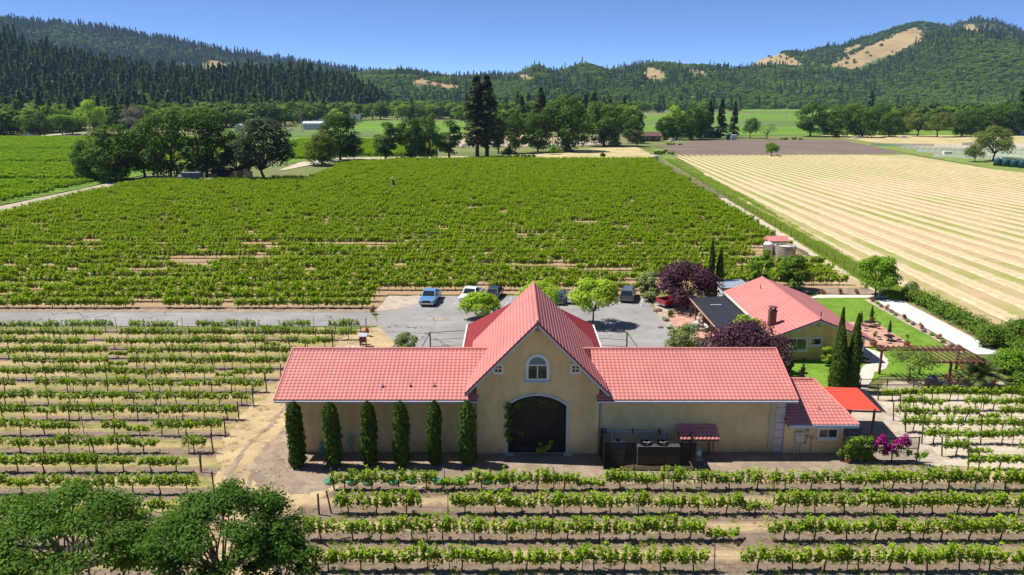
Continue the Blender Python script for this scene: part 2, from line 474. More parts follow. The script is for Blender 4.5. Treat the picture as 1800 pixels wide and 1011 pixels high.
def hay_mat():
    m, t, out = nt('mown_hay_stubble'); p = pos(t); s = xyz(t, p)
    u = math_(t, 'SUBTRACT', math_(t, 'SUBTRACT', s[0], 49.5), math_(t, 'MULTIPLY', math_(t, 'SUBTRACT', s[1], 88.0), 0.0604))
    ph = math_(t, 'MULTIPLY', u, math_(t, 'EXPONENT', math_(t, 'MULTIPLY', math_(t, 'SUBTRACT', s[1], 200.0), 0.0025)))
    wob = math_(t, 'MULTIPLY', math_(t, 'SUBTRACT', nz(t, p, 0.35, 4, 0.7), 0.5), 0.5)
    fr = math_(t, 'FRACT', math_(t, 'ADD', math_(t, 'DIVIDE', ph, 4.0), math_(t, 'MULTIPLY', wob, 0.45)))
    tri = math_(t, 'MULTIPLY', math_(t, 'ABSOLUTE', math_(t, 'SUBTRACT', fr, 0.5)), 2.0)      # 0 mid-swath .. 1 windrow
    far = N(t, 'ShaderNodeMapRange'); setin(far, From_Min=235.0, From_Max=290.0); t.links.new(s[1], far.inputs['Value'])
    patch = nz(t, scalev(t, p, (1.0, 0.30, 1)), 0.055, 4, 0.6)
    g = math_(t, 'ADD', patch, math_(t, 'MULTIPLY', far.outputs[0], 0.16))
    g = math_(t, 'ADD', g, math_(t, 'MULTIPLY', math_(t, 'SUBTRACT', nz(t, p, 0.5, 5, 0.7), 0.5), 0.35))
    stub = ramp(t, nz(t, scalev(t, p, (1, 0.3, 1)), 0.35, 5, 0.7), [(0.35, (0.54, 0.40, 0.23)), (0.65, (0.49, 0.34, 0.20))])
    mid = mixc(t, ramp(t, g, [(0.44, (0, 0, 0)), (0.58, (0.9, 0.9, 0.9))]), stub, (0.28, 0.31, 0.07))
    edge = math_(t, 'ADD', tri, math_(t, 'MULTIPLY', math_(t, 'SUBTRACT', nz(t, p, 1.1, 4, 0.7), 0.5), 0.9))
    col = mixc(t, ramp(t, edge, [(0.40, (0, 0, 0)), (0.62, (1, 1, 1))]), mid, (0.61, 0.48, 0.29))
    f = nz(t, p, 4.0, 4, 0.75)
    col = mixc(t, 0.4, col, ramp(t, f, [(0.3, (0.55, 0.55, 0.55)), (0.66, (1.1, 1.1, 1.1))]), 'MULTIPLY')
    finish(t, out, col, 0.95, f, 0.5, 0.06)
    return m

M['ground'] = ground_mat()
M['asphalt'] = asphalt_mat()
M['rows_low'] = rows_mat('vineyard_floor_front', 44.0, 3.05, (0.17, 0.125, 0.09), (0.27, 0.20, 0.145), (0.47, 0.35, 0.20), (0.36, 0.28, 0.15), 0.2, 1.0)
M['rows_left'] = rows_mat('vineyard_floor_side', 52.6, 3.05, (0.19, 0.14, 0.105), (0.29, 0.215, 0.16), (0.49, 0.36, 0.19), (0.25, 0.25, 0.065), 0.6, 0.75)
M['rows_right'] = rows_mat('vineyard_floor_garden', 58.4, 2.18, (0.40, 0.32, 0.24), (0.48, 0.39, 0.30), (0.58, 0.49, 0.38), (0.50, 0.41, 0.30), 0.3, 0.4)
M['rows_big'] = rows_mat('vineyard_floor_back', 102.0, 3.05, (0.20, 0.13, 0.085), (0.29, 0.19, 0.125), (0.42, 0.28, 0.16), (0.34, 0.26, 0.10), 0.3, 0.6)
M['straw'] = patch_mat('trodden_dry_grass', (0.54, 0.41, 0.22), (0.42, 0.31, 0.18), 0.35, (0.33, 0.25, 0.17), 0.45)
M['dirt'] = patch_mat('bare_dirt', (0.33, 0.25, 0.18), (0.25, 0.19, 0.14), 0.5, (0.40, 0.32, 0.23), 0.9)
M['dirt_dark'] = patch_mat('turned_soil', (0.20, 0.145, 0.105), (0.15, 0.105, 0.08), 0.6, (0.27, 0.20, 0.14), 0.3)
M['gravel'] = patch_mat('pale_gravel', (0.52, 0.43, 0.34), (0.44, 0.36, 0.28), 0.8, (0.36, 0.28, 0.21), 0.8, 9.0)
M['plough'] = patch_mat('ploughed_soil', (0.22, 0.155, 0.125), (0.16, 0.115, 0.095), 0.25, (0.30, 0.225, 0.18), 0.12, 2.0, 0.8, stretch=(0.15, 1.6, 1))
M['hay'] = hay_mat()
M['windrow'] = patch_mat('cut_hay', (0.66, 0.53, 0.33), (0.55, 0.42, 0.24), 1.1, None, 1, 5.0, 0.5, bump=0.8)
M['lawn'] = patch_mat('lawn_grass', (0.13, 0.25, 0.018), (0.19, 0.32, 0.03), 0.4, (0.10, 0.20, 0.015), 1.1, 7.0, 0.5)
M['weeds'] = patch_mat('rough_green_grass', (0.16, 0.25, 0.035), (0.30, 0.33, 0.09), 0.5, (0.12, 0.20, 0.025), 0.9, 5.0, 0.6)
M['vinefield'] = patch_mat('distant_vineyard', (0.13, 0.24, 0.02), (0.17, 0.29, 0.025), 0.02, (0.11, 0.20, 0.02), 0.05, 0.9, 0.45, stretch=(0.25, 1, 1))
M['vinefield2'] = patch_mat('distant_vineyard_dull', (0.13, 0.20, 0.045), (0.16, 0.23, 0.05), 0.02, (0.10, 0.15, 0.04), 0.05, 0.9, 0.4, stretch=(0.25, 1, 1))
M['dryfield'] = patch_mat('dry_pasture', (0.50, 0.40, 0.19), (0.58, 0.48, 0.26), 0.08, (0.33, 0.32, 0.11), 0.06, 2.5, 0.45)
M['bocce'] = patch_mat('crushed_shell', (0.70, 0.69, 0.67), (0.62, 0.61, 0.60), 0.6, None, 1, 10.0, 0.2)
M['path'] = patch_mat('pale_path', (0.66, 0.60, 0.52), (0.58, 0.52, 0.44), 0.5, None, 1, 8.0, 0.25)
M['sand'] = patch_mat('sandy_gravel', (0.58, 0.50, 0.38), (0.50, 0.42, 0.31), 0.7, None, 1, 8.0, 0.4)
M['paver'] = mat('clay_paver', (0.56, 0.31, 0.22), (0.46, 0.23, 0.16), 0.9, 0.9, 0.15, world=True, fine=6)
M['paver2'] = mat('clay_paver_pale', (0.62, 0.39, 0.29), (0.54, 0.30, 0.22), 0.7, 0.9, 0.15, world=True, fine=6)
M['paint_white'] = patch_mat('worn_white_marking', (0.62, 0.61, 0.58), (0.40, 0.39, 0.37), 1.2, None, 1, 10, 0.3)
M['paint_yellow'] = patch_mat('worn_yellow_marking', (0.55, 0.37, 0.12), (0.33, 0.27, 0.19), 1.4, None, 1, 10, 0.3)

gme = bpy.data.meshes.new('ground')
gme.from_pydata([(-4200, -500, 0), (4200, -500, 0), (4200, 4600, 0), (-4200, 4600, 0)], [], [(0, 1, 2, 3)])
gme.materials.append(M['ground'])
tag(link(bpy.data.objects.new('ground', gme)), kind='structure')

# --- near ground
sheet('dirt_yard', [(-40, -5), (60, -5), (60, 36), (40, 49.3), (34, 52), (33, 66), (24, 62), (24, 60), (-16, 76), (-29, 78), (-27.5, 50), (-25, 46), (-40, 30)], M['straw'], 0.5)
sheet('vineyard_floor_side', [(-80, 20), (-30, 20), (-17, 33), (-18.5, 45), (-20.5, 48.5), (-22.3, 53), (-22.8, 60), (-22.4, 66), (-20.5, 72), (-18.5, 79), (-15.0, 84.2), (-80, 84.2)], M['rows_left'], 0.6, 0.5)
sheet('vineyard_floor_front', [(-13.0, 26), (45, 26), (45, 45), (36, 48.4), (-11.5, 47.9), (-14.0, 45.0)], M['rows_low'], 0.4)
sheet('dirt_apron', [(-17.6, 47.6), (-14.5, 46.4), (-11.0, 47.9), (27, 48.7), (30.5, 49.7), (30.2, 54), (24, 58), (-16, 58), (-18.4, 55.5), (-18.7, 50.5)], M['dirt'], 0.55, 0.35)
for tr_x, tr_w in ((0.0, 0.35), (1.5, 0.35), (2.9, 0.25)):
    cl = [(-14.6, 43.2), (-17.4, 45.2), (-19.3, 48.5), (-19.8, 52.5), (-19.2, 57), (-18.9, 62), (-19.4, 68)]
    cl = [(x + tr_x * (0.45 if i < 2 else 1) - 0.6, y) for i, (x, y) in enumerate(cl)]
    sheet('wheel_track', [(x - tr_w / 2, y) for x, y in cl] + [(x + tr_w / 2, y + .2) for x, y in reversed(cl)], M['dirt'], 0.22, 0.4)
sheet('vineyard_floor_garden', [(30.3, 50.4), (60, 47.5), (60, 64.3), (31.8, 64.3), (30.8, 57)], M['rows_right'], 0.3)
sheet('gravel_yard', [(26.5, 51.6), (31.6, 50.6), (32.4, 56), (32.2, 64.2), (25.5, 66), (25.0, 56)], M['gravel'], 0.3)
# --- road and parking lot
lot = sheet('parking_lot', [(-15.6, 84.9), (-12.5, 78.6), (-13.5, 64), (19.2, 64), (19.0, 77.0), (17.9, 88), (18.0, 98.6), (-9, 99.0), (-16.4, 98.2), (-17.2, 93.0)], M['asphalt'], 0.12, 1.0)
sheet('road', [(-100, 85.2), (-15.4, 85.2), (-17.4, 91.0), (-100, 91.0)], M['asphalt'], 0.10, 2.0)
sheet('turnout_gravel', [(-17.4, 91.6), (-15.5, 91.8), (-11.8, 95.2), (-11.6, 99.2), (-16.6, 98.9), (-17.6, 95)], M['gravel'], 0.25, 0.8)
sheet('roadside_dirt', [(-100, 91.0), (-17.3, 91.0), (-17.0, 92.6), (-100, 92.6)], M['dirt'], 0.15, 2.0)
sheet('island_dirt', [(-17.5, 83.9), (-15.4, 84.6), (-12.6, 79.0), (-13.0, 75), (-19, 75), (-18.8, 80)], M['straw'], 0.2, 0.6)
for x0, y0, x1, y1, w in ((-7.6, 94.0, -6.7, 98.3, 0.12), (-0.9, 94.0, 0.0, 98.3, 0.12), (3.0, 94.0, 3.9, 98.3, 0.12), (8.6, 94.0, 9.4, 98.3, 0.12), (12.2, 94.0, 13.0, 98.3, 0.12), (16.4, 93.6, 17.4, 98.0, 0.12), (8.9, 77.7, 12.2, 75.6, 0.12), (-6.9, 79.9, -4.6, 78.7, 0.12)):
    d = Vector((x1 - x0, y1 - y0, 0)).normalized(); s = Vector((-d.y, d.x, 0)) * (w / 2)
    sheet('parking_line', [(x0 + s.x, y0 + s.y), (x0 - s.x, y0 - s.y), (x1 - s.x, y1 - s.y), (x1 + s.x, y1 + s.y)], M['paint_white'], 0, z=0.062)
def arrow(cx, cy, a, L=2.6):
    ca, sa = math.cos(a), math.sin(a)
    pts = [(-L / 2, -.09), (L * .12, -.09), (L * .12, -.36), (L / 2, 0), (L * .12, .36), (L * .12, .09), (-L / 2, .09)]
    sheet('painted_arrow', [(cx + x * ca - y * sa, cy + x * sa + y * ca) for x, y in pts], M['paint_yellow'], 0, z=0.062)
arrow(*G(662, 577), 0.35); arrow(*G(766, 563.5), 0.35)
a = G(632, 570); b = G(670, 570)
sheet('lane_line', [(a[0], a[1] - .06), (b[0], b[1] - .06), (b[0], b[1] + .06), (a[0], a[1] + .06)], M['paint_yellow'], 0, z=0.062)

# --- garden of the house
lawn = sheet('lawn', PX((1382, 652), (1400, 630), (1440, 600), (1440, 523), (1530, 523), (1560, 545), (1620, 580), (1672, 620), (1700, 652), (1640, 665), (1548, 662), (1520, 678), (1440, 685), (1392, 672)), M['lawn'], 0.1, 1.0)
sheet('sandy_terrace', [(33.4, 64.9), (46, 64.9), (46.5, 67.4), (36.0, 67.4), (34.5, 66.6)], M['sand'], 0.2)
sheet('garden_path', PX((1503, 612), (1520, 612), (1552, 622), (1562, 636), (1558, 648), (1537, 655), (1525, 685), (1432, 688), (1431, 683), (1500, 680), (1512, 650), (1528, 638)), M['path'], 0.08, 0.5)
sheet('path_along_vines', PX((1420, 525), (1440, 519), (1600, 520), (1600, 526), (1510, 524)), M['path'], 0.08, 0.8)
sheet('vine_lane', PX((1400, 515), (1400, 507), (1585, 507), (1585, 519), (1500, 519)), M['dirt'], 0.2, 0.8)
sheet('bocce_court', [(47.6, 97.0), (51.0, 97.0), (51.2, 75.0), (47.9, 75.0)], M['bocce'], 0.0)
sheet('flower_border', [(46.3, 97.0), (47.3, 97.0), (47.6, 71.5), (46.7, 71.5)], M['gravel'], 0.1, 0.8)
sheet('forecourt', [(18.2, 97), (24, 97), (26.2, 90), (26.2, 72), (20, 70), (18.0, 77), (17.9, 88)], M['gravel'], 0.3)

# --- fields
sheet('vineyard_floor_back', [(-120, 92.5), (-17.2, 92.5), (-16.8, 99.4), (19.0, 99.4), (20.0, 103.2), (48.6, 103.0), (49.6, 131), (54, 225), (58.8, 322), (-44, 322), (-66, 300), (-64, 244), (-112, 240), (-116.0, 226), (-116.4, 92.5)], M['rows_big'], 0.4, 3.0)
sheet('gravel_lane', [(-124.8, 130), (-116.6, 130), (-116.9, 238), (-124.8, 238)], M['gravel'], 0.3, 3.0)
sheet('turned_soil_margin', PX((1500, 506), (1560, 518), (1500, 482), (1412, 428), (1275, 345), (1165, 283), (1135, 283), (1215, 330), (1330, 398), (1420, 450)), M['dirt_dark'], 0.6, 2.0)
sheet('farm_track', PX((1545, 518), (1560, 518), (1478, 470), (1412, 431), (1275, 349), (1262, 349), (1390, 428), (1440, 458)), M['sand'], 0.4, 2.0)
sheet('dry_patch', PX((1370, 460), (1400, 447), (1450, 462), (1500, 490), (1530, 507), (1470, 507), (1440, 480)), M['straw'], 0.5, 1.5)
sheet('grass_verge', PX((1146, 262), (1165, 283), (1275, 346), (1412, 429), (1500, 483), (1560, 521), (1602, 521), (1530, 479), (1440, 426), (1300, 341), (1190, 281), (1168, 262)), M['weeds'], 0.5, 2.0)
hay = sheet('hay_field', PX((1188, 275.5), (1596, 272.5), (1700, 290), (1900, 325), (2100, 420), (2100, 640), (1900, 640), (1800, 618), (1600, 522), (1530, 480), (1440, 427), (1300, 342)), M['hay'], 0.3, 3.0)
sheet('ploughed_field', PX((1152, 257), (1240, 246.5), (1500, 246.5), (1588, 271), (1205, 274)), M['plough'], 0.8, 6.0)
sheet('grass_bank', PX((1190, 274.6), (1205, 273.6), (1588, 270.8), (1600, 272), (1596, 273)), M['weeds'], 0.5, 4.0)
sheet('dry_pasture', PX((900, 282), (1145, 282), (1150, 275), (1120, 258), (1000, 263), (900, 273)), M['dryfield'], 1.0, 5.0)
sheet('dry_pasture', PX((1480, 247), (1820, 252), (1860, 330), (1720, 292), (1600, 271)), M['weeds'], 1.0, 5.0)
sheet('dry_pasture', PX((1440, 238), (1820, 238), (1820, 262), (1620, 262), (1540, 251)), M['dryfield'], 1.0, 5.0)
sheet('distant_vineyard', PX((1105, 203), (1440, 198), (1820, 198), (1820, 238), (1440, 238), (1130, 240), (1105, 225)), M['vinefield'], 2.0, 12.0)
sheet('distant_vineyard', PX((1300, 188), (1460, 188), (1460, 197), (1300, 197)), M['vinefield'], 2.0, 12.0)
sheet('distant_vineyard', PX((1100, 213), (1400, 212), (1400, 222), (1100, 222)), M['vinefield2'], 2.0, 12.0)
sheet('distant_field', PX((1560, 180), (1645, 178), (1650, 187), (1550, 188)), M['vinefield2'], 2.0, 12.0)
sheet('distant_vineyard', PX((600, 213), (830, 214), (830, 236), (560, 236)), M['vinefield'], 2.0, 8.0)
sheet('distant_field', PX((400, 230), (660, 230), (660, 240), (390, 240)), M['vinefield2'], 1.5, 8.0)
sheet('gravel_drive', PX((780, 250), (1070, 246), (1080, 252), (1000, 258), (780, 258)), M['gravel'], 1.0, 6.0)
sheet('dry_pasture', PX((770, 238), (830, 236), (1060, 240), (1060, 246), (780, 250)), M['dryfield'], 1.0, 6.0)
sheet('distant_vineyard', PX((500, 241), (760, 241), (760, 275), (610, 275), (500, 288)), M['vinefield'], 1.0, 5.0)
sheet('farm_road', PX((500, 300), (540, 292), (610, 283), (850, 279), (850, 275), (600, 278), (530, 285), (490, 300)), M['sand'], 0.6, 5.0)
sheet('distant_track', PX((0, 246), (150, 238), (290, 233), (290, 231), (130, 234), (0, 241)), M['sand'], 0.8, 8.0)
sheet('distant_vineyard', [(-420, 170), (-125.5, 170), (-125.5, 232), (-128, 400), (-175, 500), (-420, 440)], M['vinefield'], 0.8, 8.0)

# windrows of cut hay: low ridges that follow the mower's curve
rngw = random.Random(5)
def hay_x(phi, y): return 49.5 + (y - 88.0) * 0.0604 + phi * math.exp(-0.0025 * (y - 200.0))
for k in range(1, 36):
    phi = 4.0 * k - 0.55
    vs = []; fs = []; n = 0
    y = 352.0
    while y > 70.0:
        x = hay_x(phi, y)
        px, py = pix(x, y, 0)
        inside = x < 187 + (330 - y) * 0.06 and px < 1880 and y > 74
        if inside and px > 1195 + (py - 276) * 1.42:
            sc = math.exp(-0.0025 * (y - 200.0))
            w = (0.62 + 0.22 * noise.noise((x * 0.4, y * 0.4, k))) * sc
            h = 0.16 + 0.09 * noise.noise((x * 0.9, y * 0.9, k + 50.0))
            x += 0.28 * noise.noise((k * 7.3, y * 0.25, 2.0))
            vs += [(x - w, y, 0.15), (x - w * 0.4, y, 0.15 + h), (x + w * 0.4, y, 0.15 + h * 0.9), (x + w, y, 0.15)]
            if n: fs += [(n * 4 - 4 + j, n * 4 - 3 + j, n * 4 + 1 + j, n * 4 + j) for j in range(3)]
            n += 1
        y -= 1.1 if y < 160 else 2.4
    if n < 3: continue
    me = bpy.data.meshes.new('windrow'); me.from_pydata(vs, [], fs); me.materials.append(M['windrow']); me.update()
    link(bpy.data.objects.new('windrow', me), hay)

# ================================================================ hills
def hill_mat(name, scrub, scrub2, tan, tan2):
    m, t, out = nt(name); p = pos(t)
    at = N(t, 'ShaderNodeAttribute'); at.attribute_name = 'dry'
    a = math_(t, 'ADD', at.outputs['Fac'], math_(t, 'MULTIPLY', math_(t, 'SUBTRACT', nz(t, p, 0.02, 5, 0.7), 0.5), 0.6))
    g = ramp(t, nz(t, p, 0.05, 5, 0.7), [(0.35, scrub), (0.65, scrub2)])
    d = ramp(t, nz(t, p, 0.012, 5, 0.65), [(0.35, tan), (0.65, tan2)])
    col = mixc(t, ramp(t, a, [(0.45, (0, 0, 0)), (0.6, (1, 1, 1))]), g, d)
    finish(t, out, col, 0.95, nz(t, p, 0.08, 4, 0.7), 0.6, 3.0)
    return m
M['hill'] = hill_mat('wooded_hill', (0.075, 0.115, 0.028), (0.10, 0.145, 0.035), (0.41, 0.29, 0.135), (0.29, 0.215, 0.095))
def inpoly(x, y, poly):
    r = False; j = len(poly) - 1
    for i in range(len(poly)):
        xi, yi = poly[i]; xj, yj = poly[j]
        if (yi > y) != (yj > y) and x < (xj - xi) * (y - yi) / (yj - yi) + xi: r = not r
        j = i
    return r
FOREST = {'conifer': [], 'oak': [], 'bright': []}
rf = random.Random(11)
def hill(prof, Yc, Wf, Wb, drop, patches, trees, n_trees, tscale, rough=1.0, nu=150, nv=26, open_frac=0.0, base_y=None):
    """a ridge whose crest, seen from the drone, follows prof (photo pixels); Yc its distance"""
    us = np.linspace(prof[0][0], prof[-1][0], nu)
    py = np.interp(us, [p[0] for p in prof], [p[1] for p in prof])
    yc = np.interp(us, [p[0] for p in Yc], [p[1] for p in Yc])
    crest = []
    for u, v, Y in zip(us, py, yc):
        x, z = AY(u, v, Y); crest.append((x, Y, max(z - drop, 2.0)))
    rows = nv + 8
    V = np.zeros((rows, nu, 3))
    sd = prof[0][0] * 0.013 + Yc[0][1] * 0.001
    for i, (x, Y, z) in enumerate(crest):
        for k in range(rows):
            if k <= nv:
                t = k / nv
                yy = Y - Wf * (1 - t)
                s = math.sin(t * math.pi / 2) ** 1.15
            else:
                t = (k - nv) / 8.0
                yy = Y + Wb * t
                s = 1 - t * t
            ns = noise.fractal((x * 0.0035 + sd, yy * 0.0035, sd), 1.0, 2.0, 4) * rough
            bump = ns * 0.32 * z * s * (1 - (k / nv) ** 3 if k <= nv else 0)
            V[k, i] = (x, yy, z * s + bump - (3.0 if k == 0 or k == rows - 1 else 0.0))
    idx = np.arange(rows * nu).reshape(rows, nu)
    Fq = np.stack([idx[:-1, :-1], idx[:-1, 1:], idx[1:, 1:], idx[1:, :-1]], -1).reshape(-1, 4)
    me = mesh_np('hill', [(V.reshape(-1, 3), Fq, 0)], [M['hill']], True)
    dry = np.zeros(rows * nu, np.float32)
    for j, (x, y, z) in enumerate(V.reshape(-1, 3)):
        q = pix(x, y, z)
        if any(inpoly(q[0], q[1], p) for p in patches): dry[j] = 1.0
    at = me.attributes.new('dry', 'FLOAT', 'POINT'); at.data.foreach_set('value', dry)
    tag(link(bpy.data.objects.new('hill', me)), kind='structure')
    # trees on the slope that faces the valley (a little over the crest too)
    cnt = 0; tries = 0
    while cnt < n_trees and tries < n_trees * 6:
        tries += 1
        fi = rf.random() * (nu - 1.001); fk = rf.random() * (nv + 1.5)
        i = int(fi); k = int(fk); a = fi - i; b = fk - k
        p = (V[k, i] * (1 - a) + V[k, i + 1] * a) * (1 - b) + (V[k + 1, i] * (1 - a) + V[k + 1, i + 1] * a) * b
        q = pix(p[0], p[1], p[2] + 4)
        if q[0] < -90 or q[0] > 1890: continue
        jx = q[0] + rf.uniform(-4, 4); jy = q[1] + rf.uniform(-1.5, 1.5)
        jz = pix(p[0], p[1], p[2] + 14 * tscale)[1]
        if any(inpoly(jx, jy, pl) or inpoly(jx, jz, pl) for pl in patches):
            if rf.random() > 0.03: continue
        nn = noise.noise((p[0] * 0.006, p[1] * 0.006, 7.7))
        if open_frac and nn > 0.55 - open_frac: continue
        kind = trees(nn, k / nv, q)
        s = tscale * rf.uniform(0.7, 1.25)
        k2 = 1.0 if kind == 'conifer' else 1.25
        sz = s / k2 * (rf.uniform(0.55, 1.15) if kind == 'conifer' else rf.uniform(0.85, 1.15))
        FOREST[kind].append((p[0], p[1], p[2] - 0.5, s * rf.uniform(0.85, 1.25) * k2, sz))
        cnt += 1

def mixk(pc, pb):
    def f(nn, t, q):
        r = rf.random() + nn * 0.6
        return 'conifer' if r < pc else ('bright' if r > 1 - pb else 'oak')
    return f
def basek(nn, t, q):
    r = rf.random()
    if t < 0.30 + 0.3 * nn: return 'conifer' if r < 0.25 else ('bright' if r > 0.68 else 'oak')
    return 'conifer' if r < 0.62 else ('oak' if r < 0.86 else 'bright')
def ridgek(nn, t, q):
    r = rf.random()
    pc = 0.02 + (0.45 * max(0, t - 0.5) if q[0] > 1480 else 0)
    return 'conifer' if r < pc else ('bright' if r + nn * 0.5 > 0.34 + 0.42 * t else 'oak')
TAN_A = [[(342, 118), (360, 108), (376, 104), (400, 111), (404, 119), (370, 121)], [(318, 103), (326, 106), (336, 119), (331, 119)]]
TAN_C = [[(722, 138), (750, 136), (772, 145), (800, 147), (810, 154), (786, 155), (760, 149), (730, 149)], [(1128, 125), (1150, 117), (1174, 131), (1160, 139), (1138, 138)],
         [(908, 131), (925, 129), (942, 135), (936, 138), (914, 137)], [(1205, 117), (1225, 123), (1257, 124), (1242, 131), (1214, 127)], [(860, 155), (872, 152), (880, 157), (866, 158)]]
TAN_D = [[(1406, 145), (1430, 140), (1455, 146), (1477, 152), (1470, 160), (1448, 160)], [(1716, 165), (1736, 163), (1734, 168), (1720, 169)]]
TAN_E = [[(1298, 124), (1342, 96), (1366, 89), (1398, 102), (1412, 116), (1402, 126), (1376, 133), (1340, 131)], [(1395, 130), (1425, 118), (1455, 120), (1470, 132), (1440, 142), (1410, 140)], [(1412, 128), (1470, 108), (1500, 92), (1545, 72), (1585, 55), (1606, 47), (1624, 52), (1620, 70), (1580, 92), (1545, 104), (1500, 121), (1450, 131)],
         [(1480, 86), (1515, 75), (1512, 82), (1486, 92)], [(1438, 136), (1460, 130), (1455, 137), (1442, 140)]]
TAN_F = [[(1692, 44), (1706, 41), (1726, 54), (1738, 62), (1718, 60), (1695, 51)], [(1756, 75), (1790, 71), (1830, 78), (1775, 82)]]
hill([(-220, 14), (-60, 22), (0, 30), (60, 40), (140, 46), (200, 54), (260, 66), (330, 77), (400, 92), (470, 101), (540, 111), (600, 122), (660, 130), (720, 134), (780, 150)],
     [(-220, 3300), (300, 3500), (780, 3600)], 950, 400, 14, TAN_A, mixk(0.40, 0.18), 12000, 1.25, 0.5)
hill([(-220, 45), (0, 62), (60, 80), (120, 100), (200, 112), (300, 129), (400, 137), (450, 128), (520, 131), (600, 139), (640, 152), (670, 172), (690, 182)],
     [(-220, 1220), (300, 1300), (690, 1360)], 400, 200, 22, [], basek, 6500, 1.2, 0.4, nu=110)
hill([(560, 140), (640, 130), (720, 126), (760, 130), (800, 134), (860, 132), (905, 134), (940, 119), (975, 131), (1020, 113), (1060, 125), (1100, 119), (1125, 114), (1150, 111), (1175, 118), (1200, 117), (1240, 124), (1290, 122), (1340, 118), (1420, 120)],
     [(560, 2700), (900, 2800), (1420, 2800)], 1150, 500, 7, TAN_C, mixk(0.10, 0.42), 17000, 0.8, 0.9, nu=210)
hill([(1230, 150), (1290, 130), (1310, 121), (1345, 99), (1372, 92), (1395, 100), (1420, 90), (1440, 84), (1470, 82), (1500, 72), (1530, 62), (1560, 52), (1600, 40), (1622, 45), (1650, 58), (1700, 80), (1760, 90)],
     [(1230, 2900), (1760, 3200)], 900, 400, 6, TAN_E, mixk(0.06, 0.14), 8000, 0.72, 0.5, nu=150, nv=34)
hill([(1560, 80), (1620, 60), (1660, 50), (1690, 38), (1706, 36), (1730, 47), (1760, 62), (1775, 68), (1800, 64), (1840, 70), (1980, 60), (2060, 62)],
     [(1560, 3700), (2060, 3700)], 900, 400, 10, TAN_F, mixk(0.45, 0.08), 3800, 0.9, 0.4, nu=110)
hill([(1180, 176), (1230, 158), (1270, 146), (1310, 137), (1350, 140), (1400, 150), (1440, 158), (1480, 152), (1520, 133), (1560, 112), (1600, 88), (1640, 68), (1680, 58), (1720, 58), (1760, 66), (1800, 74), (1860, 84), (1960, 90), (2060, 92)],
     [(1180, 2400), (1450, 2300), (2060, 2250)], 620, 400, 9, TAN_D, ridgek, 14500, 0.95, 0.7, nu=170)
# ================================================================ vegetation builders
def rdirs(rng, n):
    v = rng.normal(size=(n, 3)); return v / np.linalg.norm(v, axis=1, keepdims=True)
def unit(v): return v / np.maximum(np.linalg.norm(v, axis=1, keepdims=True), 1e-9)
def leaves(rng, P, Nn, L, W, m=0):
    """leaf-sized diamonds at P, facing Nn; L, W half length and half width (arrays or numbers)"""
    n = len(P)
    Nn = unit(Nn); r = rdirs(rng, n)
    T = unit(np.cross(Nn, r)); B = np.cross(Nn, T)
    L = np.broadcast_to(L, n)[:, None]; W = np.broadcast_to(W, n)[:, None]
    bend = Nn * L * 0.25
    V = np.stack([P + T * L - bend, P + B * W, P - T * L - bend, P - B * W], 1).reshape(-1, 3)
    Fq = np.arange(n * 4).reshape(n, 4)
    return (V, Fq, m)
def tubes(segs, n=6, m=0):
    """segs: (p0, p1, r0, r1)"""
    Vs = []; Fs = []; off = 0
    for p0, p1, r0, r1 in segs:
        p0 = np.array(p0, float); p1 = np.array(p1, float); d = p1 - p0; ln = np.linalg.norm(d)
        if ln < 1e-6: continue
        d /= ln
        a = np.cross(d, [0.3, 0.9, 0.2] if abs(d[2]) > 0.5 else [0, 0, 1]); a /= np.linalg.norm(a); b = np.cross(d, a)
        t = np.arange(n) * 2 * math.pi / n
        ring = np.cos(t)[:, None] * a + np.sin(t)[:, None] * b
        Vs.append(np.concatenate([p0 + ring * r0, p1 + ring * r1]))
        i = np.arange(n); j = (i + 1) % n
        Fs.append(np.stack([i, j, n + j, n + i], 1) + off); off += 2 * n
    return (np.concatenate(Vs), np.concatenate(Fs), m)
def limb(rng, a, b, r0, r1, k=4, wob=0.12):
    a = np.array(a, float); b = np.array(b, float); L = np.linalg.norm(b - a)
    pts = [a + (b - a) * (i / k) + (rng.normal(size=3) * wob * L / k if 0 < i < k else 0) for i in range(k + 1)]
    return [(pts[i], pts[i + 1], r0 + (r1 - r0) * i / k, r0 + (r1 - r0) * (i + 1) / k) for i in range(k)]
def lobes_of(rng, W, D, z0, z1, n, r, top=1.0, low=0.5, flat=0.72):
    """centres of foliage clumps through an uneven ellipsoid W x D x (z0..z1)"""
    out = []; cz = (z0 + z1) / 2; hz = (z1 - z0) / 2
    while len(out) < n:
        dz = rng.uniform(-low, 1.0) if low < 0.75 else rng.uniform(-1.0, 1.0); a = rng.uniform(0, 2 * math.pi)
        rad = math.sqrt(max(0.0, 1 - abs(dz) ** (2.0 if dz > 0 else 4.5)))
        q = rng.uniform(0.45, 1.0) ** 0.5 * rng.uniform(0.86, 1.06)
        c = np.array([math.cos(a) * rad * W / 2 * q, math.sin(a) * rad * D / 2 * q, cz + dz * hz * (0.7 + 0.3 * q)])
        rr = r * rng.uniform(0.65, 1.25)
        out.append((c, np.array([rr, rr, rr * flat])))
    return out
